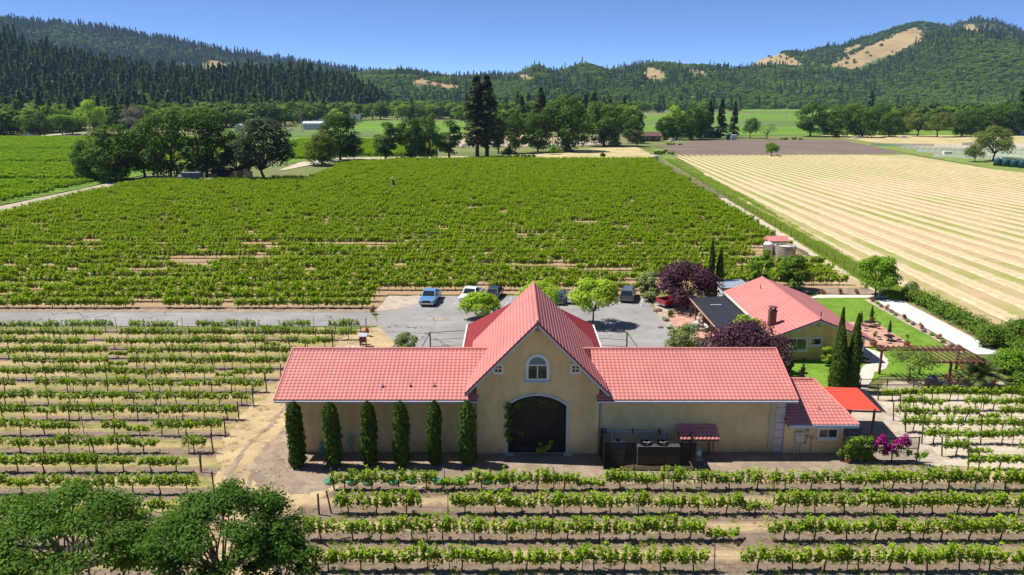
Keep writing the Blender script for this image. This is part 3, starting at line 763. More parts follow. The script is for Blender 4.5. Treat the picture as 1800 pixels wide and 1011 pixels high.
def crown_chunk(rng, lobes, n, L, W, up=0.5, shell=0.35, m=0, spread=1.0, loose=0.07):
    """leaves through clumps: each clump is a loose shell with holes, so sky shows between them"""
    w = np.array([l[1][0] ** 2 for l in lobes]); w /= w.sum()
    pick = rng.choice(len(lobes), n, p=w)
    C = np.array([l[0] for l in lobes])[pick]; R = np.array([l[1] for l in lobes])[pick]
    d = rdirs(rng, n); d[:, 2] = np.abs(d[:, 2]) * np.where(rng.random(n) < 0.72, 1, -1)
    q = 1 - shell * rng.random(n) ** 1.4 + rng.normal(size=n) * loose
    P = C + d * R * (q * spread)[:, None]
    Nn = d + rdirs(rng, n) * 0.55 + np.array([0, 0, up])
    s = rng.uniform(0.6, 1.3, n)
    return leaves(rng, P, Nn, L * s, W * s, m)
def tree_parts(seed, h, w, clear, nl, lobe_r, nleaf, L, leaf, bark, tr=0.03, d=None, top=1.0, low=0.45, up=0.5, fork=0.5, W=None, loose=0.07, shell=0.35, flat=0.72):
    """(trunk mesh, crown mesh) for a broadleaf tree: height h, width w, clear trunk height"""
    rng = np.random.default_rng(seed); d = d or w
    lo = lobes_of(rng, w - lobe_r * 1.6, d - lobe_r * 1.6, clear + lobe_r * 0.35, h - lobe_r * 0.65, nl, lobe_r, top, low, flat)
    fz = clear + (h - clear) * 0.12 if fork else clear
    base = np.array([0, 0, -0.1]); ft = np.array([rng.normal() * w * 0.02, rng.normal() * w * 0.02, fz])
    r0 = h * tr
    segs = limb(rng, base, ft, r0, r0 * 0.72, 4, 0.08)
    segs[0] = (segs[0][0], segs[0][1], r0 * 1.35, segs[0][3])
    for c, r in sorted(lo, key=lambda l: -l[1][0])[:max(8, nl // 2)]:
        mid = ft + (c - ft) * 0.5 + np.array([0, 0, 0.06 * h]) * rng.uniform(-0.5, 1)
        segs += limb(rng, ft, mid, r0 * 0.40, r0 * 0.24, 2, 0.2) + limb(rng, mid, c, r0 * 0.24, r0 * 0.06, 2, 0.2)
    tm = mesh_np('trunk', [tubes(segs, 6)], [M[bark]], True)
    cm = mesh_np('crown', [crown_chunk(rng, lo, nleaf, L, W or L * 0.62, up, shell, loose=loose)], [M[leaf]])
    return tm, cm
def conifer_parts(seed, h, w, clear, nbr, nleaf, L, leaf, bark='bark', tr=0.016, power=0.75, droop=0.18, ragged=0.25):
    rng = np.random.default_rng(seed)
    segs = limb(rng, (0, 0, -0.1), (0, 0, h * 0.97), h * tr, h * tr * 0.12, 6, 0.01)
    P = []; Nn = []; per = max(3, nleaf // nbr)
    for i in range(nbr):
        f = (i + rng.random()) / nbr
        z = clear + (h - clear) * (1 - (1 - f) ** 1.25)
        rr = (w / 2) * max(0.05, (1 - (z - clear) / (h - clear))) ** power * rng.uniform(1 - ragged, 1 + ragged * 0.6)
        if f < 0.15: rr *= 0.65 + f * 2.3
        a = rng.uniform(0, 2 * math.pi); dx = np.array([math.cos(a), math.sin(a), 0])
        tip = np.array([0, 0, z]) + dx * rr + np.array([0, 0, -droop * rr])
        if i % 3 == 0: segs.append((np.array([0, 0, z]), tip, h * tr * 0.16, h * tr * 0.04))
        t = rng.uniform(0.12, 1.0, per) ** 0.7
        sd = np.array([-dx[1], dx[0], 0])
        p = np.array([0, 0, z]) + dx * (rr * t)[:, None] + np.array([0, 0, -droop * rr]) * (t ** 2)[:, None]
        p = p + sd * (rng.normal(size=per) * rr * 0.20 * (1.1 - t * 0.6))[:, None] + np.array([0, 0, 1]) * (rng.normal(size=per) * L * 0.6)[:, None]
        P.append(p); Nn.append(dx * 0.7 + np.array([0, 0, 0.8]) + rdirs(rng, per) * 0.6)
    P = np.concatenate(P); Nn = np.concatenate(Nn); s = rng.uniform(0.6, 1.3, len(P))
    tm = mesh_np('trunk', [tubes(segs, 6)], [M[bark]], True)
    cm = mesh_np('crown', [leaves(rng, P, Nn, L * s, L * 0.5 * s)], [M[leaf]])
    return tm, cm
def column_parts(seed, h, w, nleaf, L, leaf='cypress', taper=0.5, z0=0.12, lean=0.0):
    """columnar cypress: a dense spindle of upright sprays"""
    rng = np.random.default_rng(seed)
    EX = 9.0 if taper < 0.2 else 2.6 - taper
    u = rng.random(nleaf); z = z0 + (h - z0) * u
    prof = np.minimum(1, (u / 0.10 + 0.45)) * np.power(np.clip(1 - np.power(u, EX), 0.0, 1), 0.5 + taper * 0.4)
    a = rng.uniform(0, 2 * math.pi, nleaf)
    lump = 1 + 0.07 * rng.normal(size=nleaf) + 0.17 * np.sin(a * 3 + z * 3.1 + seed) * np.sin(z * 4.7 + a * 2) + 0.10 * np.sin(z * 11 + a * 5)
    r = w / 2 * prof * lump * (1 - 0.30 * rng.random(nleaf) ** 2) + 0.02
    P = np.stack([np.cos(a) * r + lean * u * h, np.sin(a) * r, z], 1)
    Nn = np.stack([np.cos(a), np.sin(a), np.full(nleaf, 0.25)], 1) + rdirs(rng, nleaf) * 0.7
    s = rng.uniform(0.6, 1.35, nleaf)
    # sprays point upward
    Nn = unit(Nn); up = np.array([0, 0, 1.0]) + rdirs(rng, nleaf) * 0.45
    T = unit(up - Nn * (up * Nn).sum(1, keepdims=True)); B = np.cross(Nn, T)
    Ls = (L * s)[:, None]
    V = np.stack([P + T * Ls * 1.3, P + B * Ls * 0.45, P - T * Ls, P - B * Ls * 0.45], 1).reshape(-1, 3)
    core = []
    nz_, na = 14, 10
    for i in range(nz_ + 1):
        uu = i / nz_; pr = min(1, uu / 0.10 + 0.45) * max(0, 1 - uu ** EX) ** (0.5 + taper * 0.4)
        for j in range(na):
            t = 2 * math.pi * j / na
            core.append((math.cos(t) * w / 2 * pr * 0.72 + lean * uu * h, math.sin(t) * w / 2 * pr * 0.72, z0 + (h - z0) * uu * 0.97))
    idx = np.arange((nz_ + 1) * na).reshape(nz_ + 1, na)
    Fc = np.stack([idx[:-1], np.roll(idx[:-1], -1, 1), np.roll(idx[1:], -1, 1), idx[1:]], -1).reshape(-1, 4)
    tm = mesh_np('trunk', [tubes([((0, 0, -0.05), (0, 0, h * 0.4), w * 0.09, w * 0.05)], 7)], [M['bark']], True)
    cm = mesh_np('crown', [(V, np.arange(nleaf * 4).reshape(-1, 4), 0), (np.array(core), Fc, 0)], [M[leaf]])
    return tm, cm
def bush_mesh(seed, w, d, h, n, L, leaf, bloom=None, nb=0, bl=0.06, lob=10, up=0.6, shell=0.5):
    rng = np.random.default_rng(seed)
    lo = []
    for i in range(lob):
        a = rng.uniform(0, 2 * math.pi); q = rng.random() ** 0.5
        r = min(w, d, h * 1.4) * rng.uniform(0.20, 0.32)
        x = math.cos(a) * q * max(0.02, w / 2 - r); y = math.sin(a) * q * max(0.02, d / 2 - r)
        z = max(r * 0.6, (h - r * 0.9) * (1 - 0.5 * q * q) * rng.uniform(0.55, 1.0))
        lo.append((np.array([x, y, z]), np.array([r, r, r * 0.9])))
    ch = [crown_chunk(rng, lo, n, L, L * 0.55, up, shell, 0)]
    mats = [M[leaf]]
    if nb:
        ch.append(crown_chunk(rng, lo, nb, bl, bl * 0.9, 1.0, 0.1, 1, 1.06)); mats.append(M[bloom])
    return ch, mats
def place_tree(name, label, cat, meshes, loc, sc=(1, 1, 1), rz=0.0, group=None, names=('trunk', 'crown')):
    t = thing(name, label, cat, loc, rz, group)
    t.scale = sc
    for nm, me in zip(names, meshes): link(bpy.data.objects.new(nm, me), t)
    return t
def bush(name, label, cat, loc, mesh, rz=0.0, group=None):
    """one-mesh plant"""
    o = bpy.data.objects.new(name, mesh); link(o); o.location = loc; o.rotation_euler = (0, 0, rz)
    return tag(o, label, cat, group)

# ---------------------------------------------------------------- scattering for what nobody could count
def scatter(name, pts, meshes, label, cat, parent=None):
    """pts: rows (x, y, z, rot, sx, sz, variant). One object; geometry nodes put a plant on every point"""
    A = np.array(pts, float)
    me = bpy.data.meshes.new(name); me.vertices.add(len(A)); me.vertices.foreach_set('co', A[:, :3].astype(np.float32).ravel())
    def attr(nm, ty, arr, key='value'):
        a = me.attributes.new(nm, ty, 'POINT'); a.data.foreach_set(key, arr)
    attr('rot', 'FLOAT_VECTOR', np.stack([np.zeros(len(A)), np.zeros(len(A)), A[:, 3]], 1).astype(np.float32).ravel(), 'vector')
    attr('scl', 'FLOAT_VECTOR', np.stack([A[:, 4], A[:, 4], A[:, 5]], 1).astype(np.float32).ravel(), 'vector')
    attr('idx', 'INT', A[:, 6].astype(np.int32))
    ng = bpy.data.node_groups.new(name + '_nodes', 'GeometryNodeTree')
    ng.interface.new_socket('Geometry', in_out='INPUT', socket_type='NodeSocketGeometry')
    ng.interface.new_socket('Geometry', in_out='OUTPUT', socket_type='NodeSocketGeometry')
    gi = ng.nodes.new('NodeGroupInput'); go = ng.nodes.new('NodeGroupOutput')
    join = ng.nodes.new('GeometryNodeJoinGeometry')
    for m in reversed(meshes):
        src = bpy.data.objects.new(name + '_source', m)
        oi = ng.nodes.new('GeometryNodeObjectInfo'); oi.inputs['Object'].default_value = src
        g2 = ng.nodes.new('GeometryNodeGeometryToInstance')
        ng.links.new(oi.outputs['Geometry'], g2.inputs[0]); ng.links.new(g2.outputs[0], join.inputs[0])
    ip = ng.nodes.new('GeometryNodeInstanceOnPoints')
    ip.inputs['Pick Instance'].default_value = True
    def na(nm, ty):
        n = ng.nodes.new('GeometryNodeInputNamedAttribute'); n.data_type = ty; n.inputs['Name'].default_value = nm
        return n.outputs['Attribute']
    ng.links.new(gi.outputs[0], ip.inputs['Points']); ng.links.new(join.outputs[0], ip.inputs['Instance'])
    ng.links.new(na('idx', 'INT'), ip.inputs['Instance Index'])
    e2r = ng.nodes.new('FunctionNodeEulerToRotation')
    ng.links.new(na('rot', 'FLOAT_VECTOR'), e2r.inputs[0]); ng.links.new(e2r.outputs[0], ip.inputs['Rotation'])
    ng.links.new(na('scl', 'FLOAT_VECTOR'), ip.inputs['Scale'])
    ng.links.new(ip.outputs[0], go.inputs[0])
    o = bpy.data.objects.new(name, me); link(o, parent)
    md = o.modifiers.new('plants', 'NODES'); md.node_group = ng
    tag(o, label, cat, kind='stuff')
    return o

# ---------------------------------------------------------------- forest on the hills and along the valley
def far_tree(seed, kind):
    rng = np.random.default_rng(seed)
    if kind == 'conifer':
        tm, cm = conifer_parts(seed, 26, 11.5, 1.0, 60, 460, 1.2, 'far_conifer', power=0.62, ragged=0.5)
    else:
        tm, cm = tree_parts(seed, 15, 15, 0.8, 20, 3.0, 420, 1.0, 'far_oak' if kind == 'oak' else 'far_bright', 'bark', low=0.6)
    me = bpy.data.meshes.new('far_tree')
    ch = []; mats = []
    for i, m in enumerate((tm, cm)):
        v = np.zeros(len(m.vertices) * 3, np.float32); m.vertices.foreach_get('co', v)
        f = np.zeros(len(m.loops), np.int32); m.loops.foreach_get('vertex_index', f)
        ch.append((v.reshape(-1, 3), f.reshape(-1, 4), i)); mats.append(m.materials[0])
    return mesh_np('far_tree', ch, mats)
FT = {k: [far_tree(100 + i + 10 * j, k) for i in range(4)] for j, k in enumerate(('conifer', 'oak', 'bright'))}
# valley woods behind the fields (base positions inside these pixel outlines)
WOODS = [([(-60, 198), (-60, 241), (60, 238), (130, 232), (290, 229), (400, 222), (640, 207), (700, 207), (700, 186), (500, 188), (200, 190)], 950, (0.16, 0.26)),
         ([(700, 186), (700, 209), (830, 209), (830, 232), (1110, 236), (1110, 188)], 720, (0.08, 0.25)),
         ([(380, 206), (640, 201), (830, 204), (830, 211), (660, 212), (600, 214), (560, 216), (480, 224), (380, 226)], 230, (0.05, 0.3)),
         ([(1110, 187), (1300, 187), (1300, 196), (1110, 199)], 220, (0.1, 0.15)),
         ([(1290, 184), (1900, 176), (1900, 189), (1560, 190), (1290, 189)], 360, (0.05, 0.15)),
         ([(1460, 212), (1900, 206), (1900, 236), (1700, 232), (1480, 226)], 230, (0.04, 0.15))]
for poly, n, (pc, pb) in WOODS:
    xs = [p[0] for p in poly]; ys = [p[1] for p in poly]; c = 0
    while c < n:
        q = (rf.uniform(min(xs), max(xs)), rf.uniform(min(ys), max(ys)))
        if not inpoly(q[0], q[1], poly): continue
        x, y = G(*q); r = rf.random()
        k = 'conifer' if r < pc else ('bright' if r > 1 - pb else 'oak')
        s = rf.uniform(0.85, 1.5)
        FOREST[k].append((x, y, -0.2, s * rf.uniform(0.9, 1.25), s * (0.8 if k == 'conifer' else 1.0)))
        c += 1
LAB = {'conifer': ('conifer_wood', 'dark green conifers covering the valley hillsides', 'forest'),
       'oak': ('oak_wood', 'rounded dark oaks covering the hills and the valley edge', 'forest'),
       'bright': ('leafy_wood', 'fresh mid green broadleaf trees among the hillside oaks', 'forest')}
for k, L in FOREST.items():
    pts = [(x, y, z, rf.uniform(0, 6.28), sx, sz, rf.randrange(4)) for x, y, z, sx, sz in L]
    scatter(LAB[k][0], pts, FT[k], LAB[k][1], LAB[k][2])

# ================================================================ grapevines
def vine_meshes(seed, nsh, nlf, L, zlo, ztop, spread, half=0.93, leaf='vine', lean=0.1):
    rng = np.random.default_rng(seed)
    b = rng.normal(size=2) * 0.04
    segs = limb(rng, (b[0], b[1], -0.03), (0, 0, 0.84), 0.05, 0.035, 3, 0.06)
    for s in (-1, 1):
        segs += limb(rng, (0, 0, 0.82), (s * half * 0.95, rng.normal() * 0.03, 0.88), 0.032, 0.016, 3, 0.05)
    P = []; Nn = []
    dens = rng.uniform(0.55, 1.25, 12)
    for i in range(nsh):
        x = rng.uniform(-half, half)
        if rng.random() > dens[int((x + half) / (2 * half) * 11.99)]: continue
        hgt = (ztop - 0.85) * rng.uniform(0.45, 1.1)
        dx, dy = rng.normal() * lean * 1.3, rng.normal() * spread
        t = rng.uniform(-0.25, 1.0, nlf)
        z = 0.86 + t * hgt; z = np.where(t < 0, 0.86 + t * (0.86 - zlo) * 3, z)
        r = rdirs(rng, nlf) * (0.05 + 0.07 * rng.random(nlf))[:, None] * (L / 0.085)
        p = np.stack([x + dx * t, dy * np.abs(t), z], 1) + r
        P.append(p); Nn.append(r * 6 + rdirs(rng, nlf) * 0.5 + np.array([0, 0, 0.5]))
    P = np.concatenate(P); Nn = np.concatenate(Nn); s = rng.uniform(0.6, 1.3, len(P))
    return tubes(segs, 5), leaves(rng, P, Nn, L * s, L * 0.8 * s)
NV = 9
VT = []; VF = []
for i in range(NV):
    a, b = vine_meshes(500 + i, 40, 15, 0.092, 0.52, 1.72, 0.20)
    VT.append(mesh_np('trunk', [a], [M['vinewood']], True)); VF.append(mesh_np('foliage', [b], [M['vine']]))
VF2 = []
for i in range(NV):
    a, b = vine_meshes(540 + i, 36, 13, 0.088, 0.64, 1.50, 0.16)
    VF2.append(mesh_np('foliage', [b], [M['vine']]))
VFAR = []
for i in range(7):
    a, b = vine_meshes(600 + i, 46, 13, 0.115, 0.5, 1.85, 0.21, 1.05, lean=0.10)
    VFAR.append(mesh_np('far_vine', [a, (b[0], b[1], 1)], [M['vinewood'], M['vine_far']]))
VNEAR = [mesh_np('row_vine', [vine_meshes(540 + i, 36, 13, 0.088, 0.64, 1.50, 0.16)[0], vine_meshes(540 + i, 36, 13, 0.088, 0.64, 1.50, 0.16)[1][:2] + (1,)], [M['vinewood'], M['vine']]) for i in range(5)]

rv = random.Random(21)
ORD = ['first', 'second', 'third', 'fourth', 'fifth', 'sixth', 'seventh', 'eighth', 'ninth', 'tenth', 'eleventh', 'twelfth', 'thirteenth', 'fourteenth', 'fifteenth', 'sixteenth', 'seventeenth']
OFF = []        # just outside the frame
VINES = []      # (y, x, z scale, label, group)
ROWS = []       # (y, x0, x1, label for the trellis)
def vine_row(y, x0, x1, label, group, zs=1.0, gap=0.06, pitch=1.87):
    x = x0 + rv.uniform(0.6, 1.2)
    while x < x1 - 0.3:
        q = pix(x, y, 1.0)
        r = rv.random()
        if r > gap and q[0] > -200:
            (VINES if -40 < q[0] < 1840 and q[1] < 1050 else OFF).append((y + rv.uniform(-.05, .05), x + rv.uniform(-.08, .08), zs * rv.uniform(0.88, 1.12) * (0.55 if r < gap * 2 else 1.0), label, group))
        x += pitch
    ROWS.append((y, x0, x1, label, pitch))
low_rows = ((47.05, -12.1, 44), (44.0, -11.6, 44), (40.95, -12.6, 44), (37.9, -11.0, 44))
for i, (y, a, b) in enumerate(low_rows):
    vine_row(y, a, b, 'grapevine in the %s vine row out from the winery\'s gated front wall' % ORD[i], 'vines of the %s row in front of the winery' % ORD[i], 0.9, 0.03)
ends = [-16.6, -16.6, -19.0, -21.0, -21.5, -21.8, -22.2, -22.4, -22.6, -22.6, -22.4, -22.1, -20.0, -19.4, -18.6, -18.0]
for i in range(16):
    y = 83.1 - 3.05 * i
    vine_row(y, -62, ends[i], 'grapevine in the %s row from the paved road, in the straw-floored block' % ORD[i], 'vines of the %s row from the road' % ORD[i], 0.95, 0.05)
rr = [62.8, 60.6, 58.4, 56.2, 54.1, 52.0, 50.0]
rx = [32.3, 33.2, 31.5, 31.4, 31.6, 32.0, 32.8]
for i, (y, x) in enumerate(zip(rr, rx)):
    vine_row(y, x, 60, 'grapevine in the %s row from the brown mesh garden fence, on pale gravel' % ORD[i], 'vines of the %s row from the garden fence' % ORD[i], 0.9, 0.05, 1.75)
VINES.sort(key=lambda v: v[0])
REST = []
for k, (y, x, zs, lab, grp) in enumerate(VINES):
    if k < 300:
        t = thing('grapevine', lab, 'vine', (x, y, 0), rv.choice((0, math.pi)) + rv.uniform(-.06, .06), grp)
        t.scale = (rv.uniform(0.92, 1.08), rv.uniform(0.95, 1.25), zs)
        i = rv.randrange(NV)
        link(bpy.data.objects.new('trunk', VT[i]), t); link(bpy.data.objects.new('foliage', VF[i] if 'front' in grp else VF2[i]), t)
    else:
        REST.append((x, y, 0, rv.choice((0, math.pi)), 1.0, zs, rv.randrange(5)))
for y in (34.85, 31.8, 28.75):
    for x in np.arange(-9.0, 44, 1.87): OFF.append((y, x, 0.9, '', ''))
REST += [(x, y, 0, rv.choice((0, math.pi)), 1.0, zs, rv.randrange(5)) for y, x, zs, _, _ in OFF]
if REST: scatter('grapevine_rows', REST, VNEAR, 'remaining grapevines in the rows of the straw-floored and garden blocks', 'vineyard')

# posts and wires of the near rows
post_me = MB().tube((0, 0, -0.1), (0, 0, 1.0), 1.0, 1.0, 7).build('end_post', M['post']).data
bpy.data.objects.remove(bpy.data.objects['end_post'])
for y, x0, x1, lab, pitch in ROWS:
    x0 = max(x0, (-CX - 40) / F * (y * cP + H * sP)); x1 = min(x1, (CX + 260) / F * (y * cP + H * sP))
    if x1 - x0 < 3: continue
    t = thing('vine_trellis', 'post and wire trellis of the ' + lab.replace('grapevine in the ', '').replace(', in the straw-floored block', '').replace('brown mesh garden fence, on pale gravel', 'garden fence').replace("winery's gated front wall", "winery").replace(' row ', ' vine row ' if 'vine row' not in lab else ' row ', 1), 'trellis', (x0, y, 0))
    left_end = y > 36 and lab.find('road') < 0
    xs = np.arange(x0 + (0 if left_end else 1.0), x1, pitch * 4)
    xs = list(xs) + [x1 - 0.05]
    for i, x in enumerate(xs):
        p = link(bpy.data.objects.new('end_post' if i in (0, len(xs) - 1) else 'line_post', post_me), t)
        big = i in (0, len(xs) - 1)
        p.location = (x - x0, 0, 0); p.scale = (0.055, 0.055, 1.62) if big else (0.028, 0.028, 1.7)
        p.rotation_euler = (0, rv.uniform(-.05, .05) - (0.10 if i == 0 and big else 0), 0)
    w = MB(t.location)
    for z in (0.42, 0.92, 1.35):
        w.tube((x0, y, z), (x1, y, z), 0.006, 0.006, 4, False)
    w.build('wire', M['wire'], t)

# big block behind the lot and the blocks beyond the lane: uncountable
def big_rows():
    pts = []
    poly = [(-115.5, 92.9), (-17.6, 92.9), (-17.4, 100.1), (19.6, 100.1), (20.6, 103.6), (48.0, 103.6), (49.2, 131), (53.6, 225), (58.4, 321), (-45, 321), (-66, 300), (-64, 243.5), (-111.5, 239), (-115.2, 226)]
    y = 92.9
    while y < 321:
        x = -118.0
        while x < 59:
            if inpoly(x, y, poly):
                q = pix(x, y, 0.8)
                if -70 < q[0] < 1870 and not (39.5 < x < 48.5 and 119.5 < y < 129.5) and not (y < 106 and 19 < x < 27):
                    g = noise.noise((x * 0.03, y * 0.11, 4.0)) + 0.7 * noise.noise((x * 0.10, math.floor(y / 3.05) * 3.7, 1.0)) + (0.13 if 118 < y < 135 and x < 10 else 0) - (y - 130) * 0.004
                    if g < 0.56 and rv.random() > 0.05:
                        pts.append((x + rv.uniform(-.15, .15), y + rv.uniform(-.05, .05), 0, rv.choice((0, math.pi)) + rv.uniform(-.04, .04), rv.uniform(0.98, 1.12), rv.uniform(0.86, 1.02) * (0.82 if g > 0.3 else 1.0) * (0.96 + min(0.14, (y - 93) * 0.001)), rv.randrange(7)))
            x += 1.87
        y += 3.05
    return pts
scatter('vineyard_rows', big_rows(), VFAR, 'broad block of green vine rows stretching behind the parking lot', 'vineyard')
pts = []
for y in np.arange(176, 500, 3.6):
    xe = -127.5 if y < 240 else -129 - (y - 240) * 0.09
    x = max(-345.0, (-CX - 30) / F * (y * cP + H * sP))
    while x < xe:
        if not (236 < y < 243 or 300 < y < 306 or 374 < y < 382) and rv.random() > 0.03:
            pts.append((x + rv.uniform(-.3, .3), y, 0, rv.choice((0, math.pi)), 1.35, rv.uniform(0.85, 1.2), rv.randrange(7)))
        x += 2.3
scatter('vineyard_rows', pts, VFAR, 'vine blocks beyond the pale lane beside the oak grove', 'vineyard')
pts = []
for y in np.arange(325, 470, 4.5):
    x = -125.0
    while x < -30:
        q = pix(x, y, 0)
        if 505 < q[0] < 765 and 242 < q[1] < (276 if q[0] > 610 else 276 + (610 - q[0]) * 0.1):
            pts.append((x, y, 0, rv.choice((0, math.pi)), 1.5, rv.uniform(0.9, 1.2), rv.randrange(7)))
        x += 2.4
scatter('vineyard_rows', pts, VFAR, 'small vine block behind the middle row of oaks', 'vineyard')
# ================================================================ buildings
def roof_mat(name, c1, c2, c3):
    m, t, out = nt(name); p = pos(t)
    n = nz(t, p, 0.5, 4, 0.6); f = nz(t, p, 7.0, 4, 0.7)
    col = ramp(t, n, [(0.35, c1), (0.65, c2)])
    col = mixc(t, ramp(t, nz(t, scalev(t, p, (1.6, 0.35, 0.6)), 1.2, 5, 0.7), [(0.55, (0, 0, 0)), (0.75, (0.6, 0.6, 0.6))]), col, c3)
    col = mixc(t, 0.25, col, ramp(t, f, [(0.3, (0.6, 0.6, 0.6)), (0.7, (1.1, 1.1, 1.1))]), 'MULTIPLY')
    finish(t, out, col, 0.55, f, 0.1, 0.01, spec=0.35)
    return m
def stucco_mat(name, c1, c2, stain):
    m, t, out = nt(name); p = pos(t)
    n = nz(t, p, 0.45, 5, 0.6)
    col = ramp(t, n, [(0.3, c1), (0.7, c2)])
    st = nz(t, scalev(t, p, (0.8, 0.8, 0.35)), 1.1, 6, 0.7)
    col = mixc(t, ramp(t, st, [(0.42, (0, 0, 0)), (0.68, (0.85, 0.85, 0.85))]), col, stain)
    f = nz(t, p, 9.0, 4, 0.7)
    col = mixc(t, 0.22, col, ramp(t, f, [(0.3, (0.65, 0.65, 0.65)), (0.7, (1.1, 1.1, 1.1))]), 'MULTIPLY')
    finish(t, out, col, 0.92, f, 0.25, 0.01)
    return m
M['rooftile'] = roof_mat('pink_metal_tile', (0.63, 0.235, 0.205), (0.565, 0.20, 0.175), (0.47, 0.205, 0.175))
M['roofred'] = roof_mat('red_metal_sheet', (0.36, 0.05, 0.05), (0.32, 0.042, 0.045), (0.28, 0.055, 0.05))
M['stucco'] = stucco_mat('ochre_stucco', (0.80, 0.61, 0.33), (0.74, 0.55, 0.285), (0.58, 0.42, 0.19))
M['stucco_y'] = stucco_mat('yellow_stucco', (0.72, 0.55, 0.22), (0.66, 0.49, 0.18), (0.46, 0.29, 0.10))
M['awning_red'] = mat('red_awning_cloth', (0.62, 0.075, 0.04), (0.55, 0.06, 0.035), 1.5, 0.8)
M['panel_black'] = mat('black_panel', (0.022, 0.024, 0.03), (0.03, 0.032, 0.038), 1.5, 0.55, spec=0.4)

def tile_roof(name, o, p0, U, V, W, L, parent, keep=None, tile=0.31, course=0.335, amp=0.028, step=0.018, mtl='rooftile', nu=6):
    """pressed-tile roof slope as real relief: rounded tiles in stepped courses"""
    p0 = np.array(p0, float); U = np.array(U, float); V = np.array(V, float); U /= np.linalg.norm(U); V /= np.linalg.norm(V)
    Nn = np.cross(U, V)
    if Nn[2] < 0: Nn = -Nn
    ncol = int(round(W / tile)); tile = W / ncol; ncr = int(round(L / course)); course = L / ncr
    us = np.linspace(0, W, ncol * nu + 1)
    ph = (us / tile) % 1.0
    hu = amp * np.where(ph < 0.68, np.sin(np.pi * ph / 0.68) ** 0.8, -0.35 * np.sin(np.pi * (ph - 0.68) / 0.32))
    vs = []; hv = []; 
    for k in range(ncr):
        vs += [k * course, k * course + 0.002, (k + 1) * course - 0.002]; hv += [0.0 if k == 0 else 0.0, step, 0.004]
    vs = np.array(vs); hv = np.array(hv)
    UU, VV = np.meshgrid(us, vs)
    # courses scallop a little at each tile's lower edge
    HH = hu[None, :] + hv[:, None]
    Pt = p0 + UU[..., None] * U + VV[..., None] * V + HH[..., None] * Nn
    idx = np.arange(UU.size).reshape(UU.shape)
    Fq = np.stack([idx[:-1, :-1], idx[:-1, 1:], idx[1:, 1:], idx[1:, :-1]], -1)
    if keep is not None:
        cu = (UU[:-1, :-1] + UU[1:, 1:]) / 2; cv = (VV[:-1, :-1] + VV[1:, 1:]) / 2
        Fq = Fq[keep(cu, cv)]
    me = mesh_np(name, [(Pt.reshape(-1, 3) - np.array(o), Fq.reshape(-1, 4), 0)], [M[mtl]], False)
    ob = link(bpy.data.objects.new(name, me), parent)
    tag(ob, kind='stuff')
    return ob
def wall_holes(name, o, outline, holes, Y, depth, mtl, parent):
    """front wall in the plane y = Y with openings; reveals run back by depth"""
    mb = MB(o)
    loops = [[Vector((p[0], p[1], 0)) for p in outline]] + [[Vector((p[0], p[1], 0)) for p in h] for h in holes]
    flat = [p for l in loops for p in l]
    tri = tessellate_polygon(loops)
    mb.add([(p.x, Y, p.y) for p in flat], [tuple(t) for t in tri])
    for h in [outline] + holes:
        n = len(h)
        mb.add([(p[0], Y, p[1]) for p in h] + [(p[0], Y + depth, p[1]) for p in h], [(i, (i + 1) % n, n + (i + 1) % n, n + i) for i in range(n)])
    return mb.build(name, mtl, parent)
def arch(x0, x1, zs, zc, n=16):
    """outline points of a segmental arch from right spring to left spring"""
    w = (x1 - x0) / 2; cx = (x0 + x1) / 2; r = zc - zs
    R = (w * w + r * r) / (2 * r); a = math.asin(min(1, w / R)) if r <= w else math.pi - math.asin(w / R)
    return [(cx + R * math.sin(a - 2 * a * i / n), zc - R + R * math.cos(a - 2 * a * i / n)) for i in range(n + 1)]
def frame_ring(mb, outer, inner, y0, y1):
    n = len(outer)
    vs = [(p[0], y0, p[1]) for p in outer] + [(p[0], y0, p[1]) for p in inner] + [(p[0], y1, p[1]) for p in outer] + [(p[0], y1, p[1]) for p in inner]
    fs = []
    for i in range(n):
        j = (i + 1) % n
        fs += [(i, j, n + j, n + i), (2 * n + i, 3 * n + i, 3 * n + j, 2 * n + j), (i, 2 * n + i, 2 * n + j, j), (n + i, n + j, 3 * n + j, 3 * n + i)]
    mb.add(vs, fs)
def window(parent, o, x0, x1, z0, z1, Y, split=True, cross=False, fr=0.10, trim='trim', sill=True, name='window'):
    """rectangular window on a wall facing -y: frame proud of the wall, panes set back"""
    f = MB(o)
    frame_ring(f, [(x0, z0), (x1, z0), (x1, z1), (x0, z1)], [(x0 + fr, z0 + fr), (x1 - fr, z0 + fr), (x1 - fr, z1 - fr), (x0 + fr, z1 - fr)], Y - 0.05, Y + 0.03)
    xm = (x0 + x1) / 2; zm = (z0 + z1) / 2
    if split: f.box(xm - 0.03, xm + 0.03, Y - 0.035, Y + 0.02, z0 + fr - .005, z1 - fr + .005)
    w = f.build(name, M[trim], parent)
    if cross: MB(o).box(x0 + fr - .005, x1 - fr + .005, Y - 0.028, Y + 0.012, zm - 0.03, zm + 0.03).build('glazing_bar', M[trim], w)
    xs = [(x0 + fr, xm - 0.03), (xm + 0.03, x1 - fr)] if split else [(x0 + fr, x1 - fr)]
    for a, b in xs:
        MB(o).box(a, b, Y - 0.012, Y + 0.004, z0 + fr, z1 - fr).build('pane', M['glass'], w)
    if sill: MB(o).box(x0 - 0.06, x1 + 0.06, Y - 0.12, Y - 0.003, z0 - 0.10, z0 - 0.003).build('sill', M[trim], w)
    return w

